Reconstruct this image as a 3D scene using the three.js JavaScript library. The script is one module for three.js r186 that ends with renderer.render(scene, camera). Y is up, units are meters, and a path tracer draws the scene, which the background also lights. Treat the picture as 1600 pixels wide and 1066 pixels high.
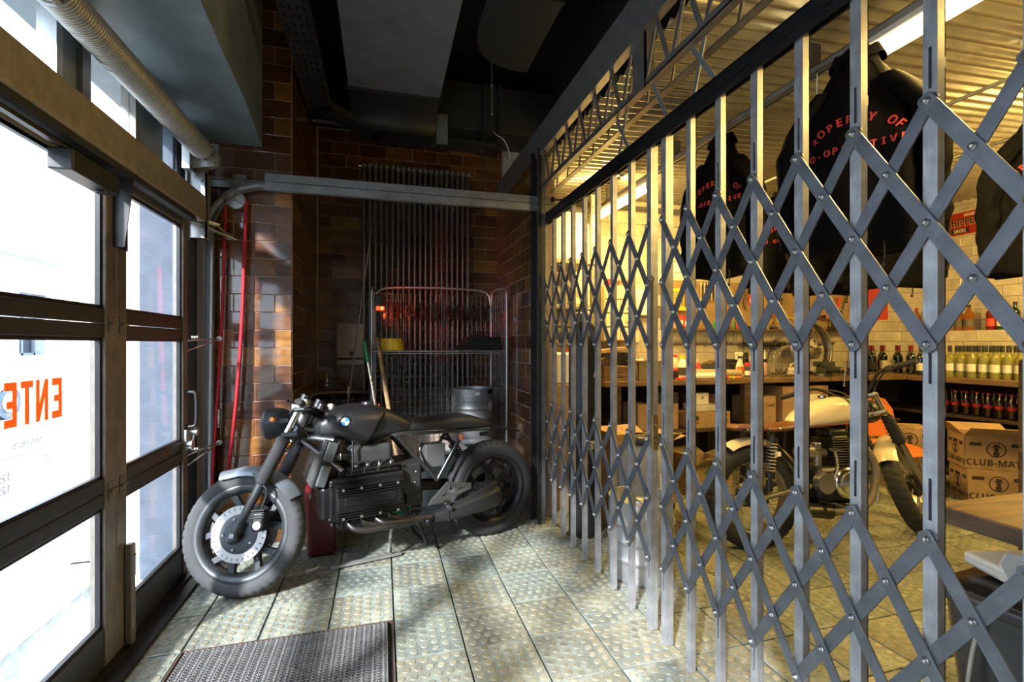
import * as THREE from 'three';
import { mergeGeometries } from 'three/addons/utils/BufferGeometryUtils.js';
import { RoundedBoxGeometry } from 'three/addons/geometries/RoundedBoxGeometry.js';
import { ImprovedNoise } from 'three/addons/math/ImprovedNoise.js';
import { RectAreaLightUniformsLib } from 'three/addons/lights/RectAreaLightUniformsLib.js';
import { FontLoader } from 'three/addons/loaders/FontLoader.js';
import { TextGeometry } from 'three/addons/geometries/TextGeometry.js';

// ---------- camera, sky, sun, exposure ----------
const scene = new THREE.Scene();
const renderer = new THREE.WebGLRenderer();
renderer.toneMapping = THREE.LinearToneMapping;
renderer.toneMappingExposure = 1.25;
renderer.shadowMap.enabled = true;
RectAreaLightUniformsLib.init();
const EYE = 1.35, FOCAL = 740, YAW = 15.27 * Math.PI / 180;
const camera = new THREE.PerspectiveCamera(2 * Math.atan(533 / FOCAL) * 180 / Math.PI, 1600 / 1066, 0.05, 200);
camera.position.set(0, EYE, 0);
camera.rotation.y = -YAW;
camera.setViewOffset(1600, 1066, 0, -5, 1600, 1066);
scene.add(camera);
scene.background = new THREE.Color(0.82, 0.93, 1.04);
scene.backgroundIntensity = 7.5;
// bright hazy sun over the street, low enough to reach through the door
const sun = new THREE.DirectionalLight(new THREE.Color(1.0, 0.97, 0.93), 15);
sun.position.set(-10.8, 9.9, 12.4);
sun.target.position.set(0, 0, 0);
sun.castShadow = true;
sun.shadow.radius = 7;
Object.assign(sun.shadow.camera, { left: -9, right: 9, top: 9, bottom: -9, near: 0.5, far: 40 });
sun.shadow.mapSize.set(2048, 2048);
scene.add(sun, sun.target);

// ---------- helpers ----------
let seed = 7;
const rnd = () => { seed = (seed * 1664525 + 1013904223) >>> 0; return seed / 4294967296; };
const rr = (a, b) => a + (b - a) * rnd();
const V = (x, y, z) => new THREE.Vector3(x, y, z);
const PI = Math.PI;
const sinY = Math.sin(YAW), cosY = Math.cos(YAW);
// photo pixel -> point on the plane x = X, y = Y or depth D (z = -D)
const rayAt = (px, py) => { const l = (px - 800) / FOCAL, v = -(py - 538) / FOCAL; return [sinY + l * cosY, v, -cosY + l * sinY]; };
const onX = (px, py, X) => { const r = rayAt(px, py), t = X / r[0]; return [X, EYE + r[1] * t, r[2] * t]; };
const onY = (px, py, Y) => { const r = rayAt(px, py), t = (Y - EYE) / r[1]; return [r[0] * t, Y, r[2] * t]; };
const onD = (px, py, D) => { const r = rayAt(px, py), t = -D / r[2]; return [r[0] * t, EYE + r[1] * t, -D]; };
const taken = {};
const numbered = (n) => { if (!(n in taken)) { taken[n] = 0; return n; } taken[n]++; return n + '_' + String(taken[n]).padStart(3, '0'); };

function fix(g) {            // same attributes on every geometry, so that they can be merged
  for (const k of Object.keys(g.attributes)) if (!['position', 'normal', 'uv'].includes(k)) g.deleteAttribute(k);
  if (!g.attributes.normal) g.computeVertexNormals();
  if (!g.attributes.uv) g.setAttribute('uv', new THREE.BufferAttribute(new Float32Array(g.attributes.position.count * 2), 2));
  if (!g.index) { const n = g.attributes.position.count, a = new Uint32Array(n); for (let i = 0; i < n; i++) a[i] = i; g.setIndex(new THREE.BufferAttribute(a, 1)); }
  return g;
}
function uvBox(g, ou = 0, ov = 0) {       // uv in metres by the main direction of the normal
  if (g.userData.uvDone) return g;
  fix(g);
  const p = g.attributes.position, n = g.attributes.normal, u = g.attributes.uv;
  for (let i = 0; i < p.count; i++) {
    const ax = Math.abs(n.getX(i)), ay = Math.abs(n.getY(i)), az = Math.abs(n.getZ(i));
    if (ay >= ax && ay >= az) u.setXY(i, p.getX(i) + ou, p.getZ(i) + ov);
    else if (ax >= az) u.setXY(i, p.getZ(i) + ou, p.getY(i) + ov);
    else u.setXY(i, p.getX(i) + ou, p.getY(i) + ov);
  }
  g.userData.uvDone = true;
  return g;
}
const merge = (list) => list.length === 1 ? list[0] : mergeGeometries(list.map(fix));
function mesh(name, geo, m, parent, label) {
  const g = Array.isArray(geo) ? merge(geo) : geo;
  if (!g.userData.keepUV) uvBox(g);
  const o = new THREE.Mesh(g, m); o.name = name; o.castShadow = o.receiveShadow = true;
  if (label) o.userData.label = label;
  if (parent) parent.add(o);
  return o;
}
function thing(name, label, category, pos = [0, 0, 0], turn = 0, group) {
  const o = new THREE.Group(); o.name = numbered(name); scene.add(o);
  o.position.set(...pos); o.rotation.y = turn; o.userData = { label, category };
  if (group) o.userData.group = group;
  return o;
}
function one(name, geo, m, label, category, pos = [0, 0, 0], turn = 0, group) {
  const o = mesh(numbered(name), geo, m); scene.add(o);
  o.position.set(...pos); o.rotation.y = turn; o.userData = { label, category };
  if (group) o.userData.group = group;
  return o;
}
function struct(name, label) { const o = new THREE.Group(); o.name = numbered(name); o.userData = { kind: 'structure', label, category: name.split('_')[0] }; scene.add(o); return o; }
function dup(o, pos, turn = o.rotation.y, label, group) {
  const r = o.clone(); r.name = numbered(o.name.replace(/_\d{3}$/, '')); scene.add(r); r.userData = { ...o.userData };
  r.position.set(...pos); r.rotation.y = turn; if (label) r.userData.label = label; if (group) r.userData.group = group; return r;
}
// geometries
const box = (w, h, d, x = 0, y = 0, z = 0) => new THREE.BoxGeometry(w, h, d).translate(x, y, z);
const bb = (x0, x1, y0, y1, z0, z1) => box(x1 - x0, y1 - y0, z1 - z0, (x0 + x1) / 2, (y0 + y1) / 2, (z0 + z1) / 2);
const rbox = (w, h, d, r = 0.004, x = 0, y = 0, z = 0, s = 2) => new RoundedBoxGeometry(w, h, d, s, Math.min(r, w / 2.01, h / 2.01, d / 2.01)).translate(x, y, z);
const cyl = (r0, r1, h, x = 0, y = 0, z = 0, s = 20) => new THREE.CylinderGeometry(r0, r1, h, s).translate(x, y, z);
const sph = (r, x = 0, y = 0, z = 0, s = 16) => new THREE.SphereGeometry(r, s, Math.max(8, s >> 1)).translate(x, y, z);
const lathe = (pts, s = 28) => new THREE.LatheGeometry(pts.map(([r, y]) => new THREE.Vector2(Math.max(r, 1e-5), y)), s);
const tor = (R, r, s = 32, t = 8) => new THREE.TorusGeometry(R, r, t, s);
function bar(a, b, r = 0.01, s = 10, r2 = r) {        // a round rod from a to b
  const A = V(...a), B = V(...b), d = B.clone().sub(A), L = d.length();
  const g = new THREE.CylinderGeometry(r2, r, L, s);
  g.applyQuaternion(new THREE.Quaternion().setFromUnitVectors(V(0, 1, 0), d.normalize()));
  const m = A.add(B).multiplyScalar(0.5); return g.translate(m.x, m.y, m.z);
}
function flat(a, b, w, t, up = [0, 1, 0]) {           // a flat bar from a to b: width w across, thickness t along up
  const A = V(...a), B = V(...b), d = B.clone().sub(A), L = d.length(); d.normalize();
  const U = V(...up), S = new THREE.Vector3().crossVectors(d, U).normalize(), N = new THREE.Vector3().crossVectors(d, S);
  const g = new THREE.BoxGeometry(L, w, t);
  g.applyMatrix4(new THREE.Matrix4().makeBasis(d, S, N));
  const m = A.add(B).multiplyScalar(0.5); return g.translate(m.x, m.y, m.z);
}
const tube = (pts, r = 0.01, n = 24, s = 8, closed = false) => new THREE.TubeGeometry(new THREE.CatmullRomCurve3(pts.map((p) => V(...p)), closed), n, r, s, closed);
function ext(pts, depth, bevel = 0, holes = []) {     // outline in x, y extruded along z
  const s = pts instanceof THREE.Shape ? pts : new THREE.Shape(pts.map(([x, y]) => new THREE.Vector2(x, y)));
  for (const h of holes) s.holes.push(h instanceof THREE.Path ? h : new THREE.Path(h.map(([x, y]) => new THREE.Vector2(x, y))));
  return new THREE.ExtrudeGeometry(s, { depth, bevelEnabled: bevel > 0, bevelSize: bevel, bevelThickness: bevel, bevelSegments: 2, curveSegments: 10 });
}
const circ = (x, y, r, n = 20) => Array.from({ length: n }, (_, i) => [x + r * Math.cos(i / n * 2 * PI), y + r * Math.sin(i / n * 2 * PI)]);
function loft(rings, capA = true, capB = true, closedRing = true) {  // rings: arrays of points, all of one length
  const n = rings[0].length, pos = [], idx = [];
  for (const r of rings) for (const p of r) pos.push(...p);
  const w = closedRing ? n : n - 1;
  for (let i = 0; i < rings.length - 1; i++) for (let j = 0; j < w; j++) {
    const a = i * n + j, b = i * n + (j + 1) % n, c = a + n, d = b + n; idx.push(a, b, d, a, d, c);
  }
  const cap = (r, flip) => {
    const c = [0, 0, 0]; for (const p of r) for (let k = 0; k < 3; k++) c[k] += p[k] / n;
    const o = pos.length / 3; for (const p of r) pos.push(...p); pos.push(...c);
    for (let j = 0; j < n; j++) { const a = o + j, b = o + (j + 1) % n; flip ? idx.push(a, o + n, b) : idx.push(a, b, o + n); }
  };
  if (capA) cap(rings[0], true);
  if (capB) cap(rings[rings.length - 1], false);
  const g = new THREE.BufferGeometry(); g.setAttribute('position', new THREE.Float32BufferAttribute(pos, 3)); g.setIndex(idx); g.computeVertexNormals();
  return g;
}
// superellipse ring in the plane across x: half sizes b (z), up to yt and down to yb
const sring = (x, yc, b, ht, hb, n = 24, e = 2.6, zc = 0) => Array.from({ length: n }, (_, i) => {
  const t = i / n * 2 * PI, c = Math.cos(t), s = Math.sin(t), f = (v) => Math.sign(v) * Math.pow(Math.abs(v), 2 / e);
  return [x, yc + f(s) * (s > 0 ? ht : hb), zc - b * f(c)];
});
const each = (name, list, m, parent) => list.map((g) => mesh(name, g, m, parent));
function flip(g) { fix(g); const i = g.index.array; for (let k = 0; k < i.length; k += 3) { const a = i[k]; i[k] = i[k + 1]; i[k + 1] = a; } g.computeVertexNormals(); return g; }   // after a mirroring
const mv = (g, x, y, z) => g.translate(x, y, z);
const rx = (g, a) => g.rotateX(a), ry = (g, a) => g.rotateY(a), rz = (g, a) => g.rotateZ(a);
function bevelTile(w, h, d, b) {    // a tile, centred, face to +z, with a chamfered rim
  const W = w / 2, H = h / 2, f = d / 2, k = -d / 2, i = f - b;
  const R = (x, y, z) => [[-x, -y, z], [x, -y, z], [x, y, z], [-x, y, z]];
  const A = R(W - b, H - b, f), B = R(W, H, i), C = R(W, H, k), P = [], add = (a, b2, c, e) => P.push(...a, ...b2, ...c, ...a, ...c, ...e);
  add(A[0], A[1], A[2], A[3]);
  for (let j = 0; j < 4; j++) { const n = (j + 1) % 4; add(B[j], B[n], A[n], A[j]); add(C[j], C[n], B[n], B[j]); }
  const g = new THREE.BufferGeometry(); g.setAttribute('position', new THREE.Float32BufferAttribute(P, 3)); g.computeVertexNormals(); return fix(g);
}
// ---------- textures (material grain only) ----------
const PN = new ImprovedNoise();
function tex(size, fn, metres, srgb = true) {
  const d = new Uint8Array(size * size * 4);
  for (let y = 0; y < size; y++) for (let x = 0; x < size; x++) {
    const v = fn(x / size, y / size), i = (y * size + x) * 4;
    if (Array.isArray(v)) { d[i] = v[0] * 255; d[i + 1] = v[1] * 255; d[i + 2] = v[2] * 255; } else d[i] = d[i + 1] = d[i + 2] = Math.max(0, Math.min(255, v * 255));
    d[i + 3] = 255;
  }
  const t = new THREE.DataTexture(d, size, size); t.wrapS = t.wrapT = THREE.RepeatWrapping; t.magFilter = THREE.LinearFilter; t.minFilter = THREE.LinearMipmapLinearFilter; t.generateMipmaps = true;
  if (srgb) t.colorSpace = THREE.SRGBColorSpace;
  t.repeat.set(1 / metres, 1 / metres); t.needsUpdate = true; return t;
}
// noise that wraps: taken on a torus-like blend of four shifted copies
const wrapN = (u, v, fx, fy, z) => {
  const f = (a, b) => PN.noise(a * fx, b * fy, z), su = u, sv = v;
  return f(u, v) * (1 - su) * (1 - sv) + f(u - 1, v) * su * (1 - sv) + f(u, v - 1) * (1 - su) * sv + f(u - 1, v - 1) * su * sv;
};
const fbm = (u, v, fx, fy, z, o = 4) => { let s = 0, a = 0.5; for (let i = 0; i < o; i++) { s += a * wrapN(u, v, fx * 2 ** i, fy * 2 ** i, z + i * 7.3); a *= 0.55; } return s; };
const cl = (v) => Math.max(0, Math.min(1, v));
const tGrime = tex(256, (u, v) => cl(0.9 + 0.22 * fbm(u, v, 5, 5, 1.5, 5)), 0.6);
const tGrimeL = tex(256, (u, v) => cl(0.5 + 0.9 * fbm(u, v, 5, 5, 3.5)), 0.5, false);
const tSteel = tex(256, (u, v) => { const a = cl(0.88 + 0.14 * fbm(u, v, 40, 4, 4.2) + 0.28 * fbm(u, v, 5, 5, 9, 5)); return [a, a * 0.985, a * 0.97]; }, 0.35);
const tWood = tex(256, (u, v) => { const g = fbm(u, v, 2, 26, 2.2), k = fbm(u, v, 3, 5, 8.1), a = cl(0.72 + 0.6 * g + 0.35 * k); return [a, a * 0.95, a * 0.88]; }, 0.7);
const tGlaze = tex(256, (u, v) => { const a = cl(0.82 + 0.55 * fbm(u, v, 3, 12, 6.6) + 0.3 * fbm(u, v, 9, 9, 2.7)); return [a, a * 0.95, a * 0.9]; }, 0.5);
const tWave = tex(256, (u, v) => cl(0.5 + 0.8 * fbm(u, v, 4, 13, 5.1, 3)), 0.5, false);
const tCloth = tex(128, (u, v) => cl(0.86 + 0.08 * Math.sin(u * 2 * PI * 32) * Math.sin(v * 2 * PI * 32) + 0.3 * fbm(u, v, 4, 4, 3.3)), 0.06);
const tFloor = tex(512, (u, v) => { const a = cl(0.8 + 0.6 * fbm(u, v, 5, 5, 11.2, 5) + 0.25 * fbm(u, v, 30, 30, 2.1, 2)), w = cl(0.5 + 1.4 * fbm(u, v, 3, 3, 20.4)); return [a * (0.92 + 0.08 * w), a * 0.97, a * (0.97 - 0.1 * w)]; }, 1.1);
const tCard = tex(128, (u, v) => cl(0.9 + 0.05 * Math.sin(u * 2 * PI * 24) + 0.25 * fbm(u, v, 5, 5, 4.4)), 0.3);
const tGlassDirt = tex(256, (u, v) => cl(0.10 + 0.35 * Math.max(0, fbm(u, v, 6, 5, 14.2)) + (PN.noise(u * 120, v * 120, 3) > 0.62 ? 0.2 : 0)), 0.8, false);
// ---------- materials ----------
const C = (r, g, b) => new THREE.Color().setRGB(r, g, b);
function mat(c, rough = 0.6, metal = 0, o = {}) {
  const phys = o.clearcoat || o.transmission || o.specularIntensity !== undefined || o.anisotropy;
  return new (phys ? THREE.MeshPhysicalMaterial : THREE.MeshStandardMaterial)({ color: c.isColor ? c : Array.isArray(c) ? C(...c) : new THREE.Color(c), roughness: rough, metalness: metal, ...o });
}
const M = {
  steel: mat([0.30, 0.31, 0.33], 0.42, 0.9, { map: tSteel, roughnessMap: null }),
  gateSteel: mat([0.42, 0.44, 0.47], 0.42, 0.5, { map: tSteel }),
  linkSteel: mat([0.16, 0.175, 0.20], 0.42, 0.5, { map: tSteel }),
  darkSteel: mat([0.045, 0.046, 0.05], 0.42, 0.6, { map: tSteel }),
  rawSteel: mat([0.20, 0.195, 0.19], 0.4, 0.5, { map: tSteel }),
  galv: mat([0.40, 0.42, 0.44], 0.36, 0.7, { map: tGrime }),
  zinc: mat([0.62, 0.63, 0.62], 0.35, 0.8, { map: tGrime }),
  chrome: mat([0.75, 0.75, 0.74], 0.12, 1),
  bolt: mat([0.45, 0.45, 0.45], 0.3, 0.9),
  alu: mat([0.20, 0.185, 0.165], 0.38, 0.25, { map: tSteel }),
  beam: mat([0.40, 0.355, 0.275], 0.36, 0.25, { map: tSteel }),
  doorRail: mat([0.035, 0.038, 0.044], 0.4, 0.1, { map: tSteel }),
  rubber: mat([0.022, 0.022, 0.024], 0.85, 0, { map: tGrime }),
  black: mat([0.012, 0.012, 0.013], 0.5),
  blackGloss: mat([0.01, 0.01, 0.011], 0.2),
  blackMetal: mat([0.02, 0.02, 0.022], 0.38, 0.4, { map: tGrime }),
  bulkhead: mat([0.19, 0.24, 0.28], 0.55, 0, { map: tGrime }),
  duct: mat([0.17, 0.178, 0.188], 0.55, 0.2, { map: tGrime }),
  ductDark: mat([0.03, 0.032, 0.036], 0.5, 0.2, { map: tGrime }),
  ceilDark: mat([0.012, 0.012, 0.014], 0.85, 0, { map: tGrime }),
  groutBrown: mat([0.46, 0.36, 0.30], 0.9),
  groutCream: mat([0.20, 0.17, 0.12], 0.9),
  corr: mat([0.46, 0.44, 0.40], 0.27, 0.7, { map: tGrime }),
  wood: mat([0.30, 0.19, 0.10], 0.6, 0, { map: tWood }),
  darkWood: mat([0.10, 0.068, 0.045], 0.6, 0, { map: tWood }),
  card: mat([0.42, 0.27, 0.14], 0.85, 0, { map: tCard }),
  cardDark: mat([0.42, 0.27, 0.14], 0.85, 0, { map: tCard }),
  white: mat([0.72, 0.71, 0.68], 0.55, 0, { map: tGrime }),
  whitePlastic: mat([0.75, 0.74, 0.70], 0.35),
  paper: mat([0.75, 0.73, 0.68], 0.85),
  red: mat([0.55, 0.025, 0.02], 0.45),
  yellow: mat([0.78, 0.53, 0.02], 0.4),
  orange: mat([0.62, 0.17, 0.02], 0.35),
  green: mat([0.01, 0.22, 0.06], 0.4),
  jacket: mat([0.0055, 0.0055, 0.007], 0.9, 0, { map: tCloth, specularIntensity: 0.15 }),
  floorBase: mat([0.20, 0.17, 0.125], 0.9, 0, { map: tGrime }),
  pane: mat([0.93, 0.96, 1.0], 0.03, 0, { transmission: 1, thickness: 0, ior: 1.45 }),
  glass: mat([0.95, 0.96, 0.95], 0.02, 0, { transmission: 1, thickness: 0.003, ior: 1.45 }),
};
// ======================= SETTING =======================
const DB = 4.80, DP = 3.54, XP = -0.603, XF = -1.12, XG = 1.2;      // back wall, pier face, pier side, door plane, gate plane
const DW = 4.43, XW = 6.46, XL = 6.18;                             // workshop back wall, right wall, ledge front
const roofY = (x) => EYE + 1.41 + (x - 1.25) * 0.045;              // underside of the corrugated roof
// floor: studded tiles 30 cm square
{
  const fl = struct('floor', 'worn studded square floor tiles, pale green and tan');
  mesh('screed', bb(-1.3, 6.9, -0.14, -0.0125, -5.1, 2.6), M.floorBase, fl);
  const T = 0.302, tileMats = [], studMats = [];
  const hues = [[0.345, 0.375, 0.365], [0.325, 0.36, 0.355], [0.36, 0.385, 0.37], [0.345, 0.36, 0.34], [0.33, 0.355, 0.345]];
  for (const h of hues) { tileMats.push(mat(h, 0.5, 0, { map: tFloor, roughnessMap: tGrimeL })); studMats.push(mat([h[0] * 1.02, h[1] * 0.92, h[2] * 0.80], 0.42, 0, { map: tFloor })); }
  const tg = [], sg = [];
  for (let k = 0; k < 6; k++) {
    const t = bevelTile(T - 0.008, T - 0.008, 0.014, 0.002).rotateX(-PI / 2).translate(0, -0.007, 0); uvBox(t, k * 0.37, k * 0.23); tg.push(t);
    const studs = [];
    for (let i = 0; i < 6; i++) for (let j = 0; j < 6; j++) {
      const sx = (i - 2.5) * 0.0485 + (j % 2 ? 0.010 : -0.010), sz = (j - 2.5) * 0.0485, q = 0.0145 + 0.0012 * Math.sin(i * 3.1 + j * 5.7 + k);
      studs.push(new THREE.CylinderGeometry(q, q + 0.0022, 0.0026, 14, 1, true).translate(sx, 0.0013, sz), new THREE.CircleGeometry(q, 14).rotateX(-PI / 2).translate(sx, 0.0026, sz));
    }
    const s = merge(studs); uvBox(s, k * 0.51, k * 0.17); sg.push(s);
  }
  const X0 = 0.0535;
  let n = 0; const rest = [];
  for (let ix = -4; ix <= 18; ix++) for (let iz = -2; iz <= 15; iz++) {
    const x = X0 + (ix + 0.5) * T, D = 0.28 + (iz + 0.5) * T - 0.011;
    if (x < -1.05 || x > 6.3 || D > 4.75) continue;
    if (x < 1.2 && x > -0.7 && D > 4.75) continue;
    if (x < -0.6 && D > 3.6) continue;
    if (x > 1.2 && D > 4.4) continue;
    const matHole = x > -0.83 && x < 0.04 && D < 2.38 && D > 1.3;
    if (matHole) continue;
    const k = Math.floor(rnd() * 6), h = Math.floor(rnd() * 5);
    const lx = (x * cosY - D * sinY), ld = D * cosY + x * sinY;
    const inView = ld > 0.3 && Math.abs(lx / ld) < 1.25 && ld > 1.55;
    const turn = Math.floor(rnd() * 4) * PI / 2;
    if (!inView || n >= 296) { rest.push(tg[k].clone().rotateY(turn).translate(x, 0, -D)); continue; }
    const tile = mesh('tile', tg[k], tileMats[h], fl); tile.position.set(x, rr(-0.001, 0.0004), -D); tile.rotation.y = turn;
    tile.rotation.z = rr(-0.003, 0.003); tile.rotation.x = rr(-0.003, 0.003);
    const st = mesh('studs', sg[k], studMats[h], tile); st.userData.kind = 'stuff'; n++;
  }
  if (rest.length) { const g = merge(rest); g.userData.uvDone = true; mesh('far_tiles', g, tileMats[0], fl).userData.kind = 'stuff'; }
}
// tiles laid on a wall: origin at lower left of the face, along u and up y; face normal n
const tileCache = {};
function tileWall(parent, o, u, n, w, h, { tw = 0.25, th = 0.1205, gap = 0.004, dep = 0.012, mats, shift = 0, pick, skip, limit = 1e9, bev = 0.0022, wob = 0.006, name = 'tile' }) {
  const U = V(...u), N = V(...n), O = V(...o), Y = V(0, 1, 0), basis = new THREE.Matrix4().makeBasis(U, Y, N), q = new THREE.Quaternion().setFromRotationMatrix(basis);
  let count = 0; const rows = Math.ceil(h / th);
  for (let r = 0; r < rows; r++) {
    const y0 = r * th, y1 = Math.min(h, y0 + th); if (y1 - y0 < 0.012) continue;
    for (let a = -((shift + (r % 2) * 0.5) % 1) * tw; a < w; a += tw) {
      const a0 = Math.max(0, a), a1 = Math.min(w, a + tw), ww = a1 - a0 - gap, hh = y1 - y0 - gap; if (ww < 0.012) continue;
      const c = O.clone().addScaledVector(U, (a0 + a1) / 2).addScaledVector(Y, (y0 + y1) / 2).addScaledVector(N, dep / 2);
      if (skip && skip(c)) continue;
      const v = Math.floor(rnd() * 4), key = [ww.toFixed(3), hh.toFixed(3), dep, bev, v].join();
      const g = tileCache[key] ??= uvBox(bevelTile(ww, hh, dep, bev), v * 0.31, v * 0.17);
      const m = pick ? pick(c, mats) : mats[Math.floor(rnd() * mats.length)];
      const t = mesh(name, g, m, parent); t.position.copy(c); t.quaternion.copy(q);
      t.rotateX(rr(-wob, wob)); t.rotateY(rr(-wob, wob));
      if (++count >= limit) return count;
    }
  }
  return count;
}
const brownMats = [[0.19, 0.074, 0.020], [0.14, 0.048, 0.016], [0.25, 0.11, 0.023], [0.115, 0.040, 0.015], [0.32, 0.15, 0.028], [0.175, 0.070, 0.023]].map((c) => mat(c, 0.3, 0, { map: tGlaze, clearcoat: 1, clearcoatRoughness: 0.06, bumpMap: tWave, bumpScale: 0.0022 }));
const creamMats = [[0.66, 0.60, 0.47], [0.62, 0.565, 0.44], [0.70, 0.63, 0.49]].map((c) => mat(c, 0.3, 0, { map: tGrime, clearcoat: 0.6, clearcoatRoughness: 0.12 }));
// pier beside the door
{
  const w = struct('wall_pier', 'glazed brown brick tile pier beside the door');
  mesh('core', bb(-1.9, XP, 0, 4.15, -DB - 0.2, -DP), M.groutBrown, w);
  tileWall(w, [-1.108, 0, -DP], [1, 0, 0], [0, 0, 1], 0.505, 4.1, { mats: brownMats, shift: 0.9, gap: 0.0045, dep: 0.0055 });
  const ws = struct('wall_pier_side', 'glazed brown tiles on the niche side of the pier');
  tileWall(ws, [XP, 0.9, -DP], [0, 0, -1], [1, 0, 0], DB - DP, 3.2, { mats: brownMats, tw: 0.25, dep: 0.0055 });
}
// back wall of the niche
{
  const w = struct('wall_back', 'dark brown glazed tiles behind the tall radiator');
  mesh('core', bb(-0.7, 1.75, 0, 3.41, -DB - 0.2, -DB), M.groutBrown, w);
  mesh('upper_wall', bb(-0.7, 1.75, 3.41, 4.15, -DB - 0.2, -DB + 0.006), M.ceilDark, w);
  tileWall(w, [-0.59, 0.9, -DB], [1, 0, 0], [0, 0, 1], 1.79, 2.5, {
    mats: brownMats, th: 0.119, tw: 0.25, dep: 0.0055
  });
  tileWall(w, [1.215, 2.93, -DB], [1, 0, 0], [0, 0, 1], 0.4, 0.476, { mats: creamMats, th: 0.119, shift: 0.3, name: 'white_tile' });
}
// divider wall between niche and workshop
{
  const w = struct('wall_divider', 'dark ochre glazed tiles between niche and workshop');
  mesh('core', bb(1.152, 1.30, 0, 2.92, -DB, -3.50), M.groutBrown, w);
  tileWall(w, [1.152, 0.0, -DB], [0, 0, 1], [-1, 0, 0], 1.30, 2.92, { mats: brownMats, th: 0.119, tw: 0.25, shift: 0.4, dep: 0.0055 });
}
// workshop walls
{
  const w = struct('wall_workshop_back', 'cream glazed brick tiles behind the workbench');
  mesh('core', bb(1.30, XW + 0.25, 0, 3.2, -DW - 0.2, -DW), M.groutCream, w);
  tileWall(w, [1.32, 1.02, -DW], [1, 0, 0], [0, 0, 1], 5.14, 1.82, { mats: creamMats, tw: 0.256, th: 0.1215, skip: (c) => (c.x > 2.85 && c.x < 5.45 && c.y > 1.56 && c.y < 1.96), limit: 299 });
  const r = struct('wall_workshop_right', 'cream glazed brick tiles with a projecting ledge under the red sign');
  mesh('core', bb(XW, XW + 0.25, 0, 3.3, -DW, 2.6), M.groutCream, r);
  mesh('ledge_core', bb(XL + 0.012, XW, 0, 1.488, -DW, -0.5), M.groutCream, r);
  tileWall(r, [XW, 1.50, -DW], [0, 0, 1], [-1, 0, 0], 2.9, 1.55, { mats: creamMats, tw: 0.256, th: 0.1215 });
  tileWall(r, [XL + 0.012, 1.015, -DW], [0, 0, 1], [-1, 0, 0], 2.9, 0.486, { mats: creamMats, tw: 0.256, th: 0.1215, shift: 0.3 });
  for (let z = -DW; z < -1.5; z += 0.256) { const g = bevelTile(0.252, 0.27, 0.012, 0.002).rotateX(-PI / 2).rotateY(PI / 2); mesh('ledge_tile', g, creamMats[0], r).position.set((XL + XW) / 2, 1.494, z + 0.128); }
  mesh('wall_trim', bb(1.3, XW, roofY(1.3) - 0.035, roofY(1.3) + 0.02, -DW, -DW + 0.03), M.rawSteel, w);
}
// front wall around the door, wall behind the camera, slab
{
  const w = struct('wall_left', 'plastered street wall around the door opening');
  const wm = mat([0.30, 0.33, 0.37], 0.85, 0, { map: tGrime });
  mesh('lintel', bb(-1.4, -1.15, 2.66, 4.15, -DP, 2.6), M.bulkhead, w);
  mesh('wall_end', bb(-1.6, -1.10, 0, 4.15, 2.2, 2.6), wm, w);
  mesh('parapet', bb(-1.6, -1.10, 0, 0.25, 0.05, 2.2), wm, w);
  const w2 = struct('window_2', 'large shop window beside the street door');
  for (const z of [0.62, 1.68]) mesh('pane', bb(-1.17, -1.164, 0.25, 2.68, z - 0.5, z + 0.5), M.pane, w2);
  for (const z of [0.08, 1.15, 2.2]) mesh('mullion', bb(-1.2, -1.12, 0.25, 2.68, z - 0.03, z + 0.03), M.darkSteel, w2);
  mesh('reveal', bb(-1.34, -1.175, 0, 4.15, -DP, -3.17), mat([0.075, 0.095, 0.13], 0.8, 0, { map: tGrime }), w);
  const r = struct('wall_rear', 'wall behind the viewer');
  mesh('core', bb(-1.6, 6.9, 0, 4.15, 2.5, 2.7), mat([0.2, 0.2, 0.2], 0.85, 0, { map: tGrime }), r);
  const c = struct('ceiling', 'black painted slab above the ducts');
  mesh('slab', bb(-1.9, 1.7, 4.1, 4.3, -5.1, 2.7), M.ceilDark, c);
  mesh('slab', bb(1.62, 6.9, 3.25, 3.45, -5.1, 2.7), M.ceilDark, c);
  mesh('upstand', bb(1.62, 1.75, 3.2, 4.2, -5.1, 2.7), M.ceilDark, c);
  const b = struct('bulkhead', 'blue grey painted soffit box above the door');
  const edge = [[-1.15, -2.0], [-0.60, -2.0], [-0.62, 0], [-0.645, 1.0], [-0.665, 1.6], [-0.68, 2.08], [-0.70, 2.39], [-0.725, 2.89], [-0.784, 3.527], [-1.15, 3.527]];
  mesh('soffit_box', ext(edge, 1.4).rotateX(-PI / 2).translate(0, 2.68, 0), M.bulkhead, b);
}
// corrugated roof of the workshop
{
  const c = struct('ceiling_corrugated', 'corrugated steel sheets over the workshop');
  const x0 = 1.22, x1 = XW + 0.1, pitch = 0.076, amp = 0.013, sheets = [[-0.4, 0.75], [0.75, 1.65], [1.65, 2.55], [2.55, 3.5], [3.5, DW + 0.02]];
  sheets.forEach(([d0, d1], s) => {
    const rings = [], n = Math.round((d1 - d0 + 0.06) / pitch * 8);
    for (const [x, dy] of [[x0, 0], [(x0 + x1) / 2, 0], [x1, 0]]) {
      const r = []; for (let i = 0; i <= n; i++) { const D = d0 + (d1 - d0 + 0.06) * i / n; r.push([x, roofY(x) + amp + amp * Math.cos(D / pitch * 2 * PI) + (s % 2) * 0.0016, -D]); }
      rings.push(r);
    }
    const top = rings.map((r) => r.map(([x, y, z]) => [x, y + 0.0012, z]));
    mesh('roof_sheet', [loft(rings, false, false, false), loft(top, false, false, false)], M.corr, c);
  });
}
let DOOR;
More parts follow.
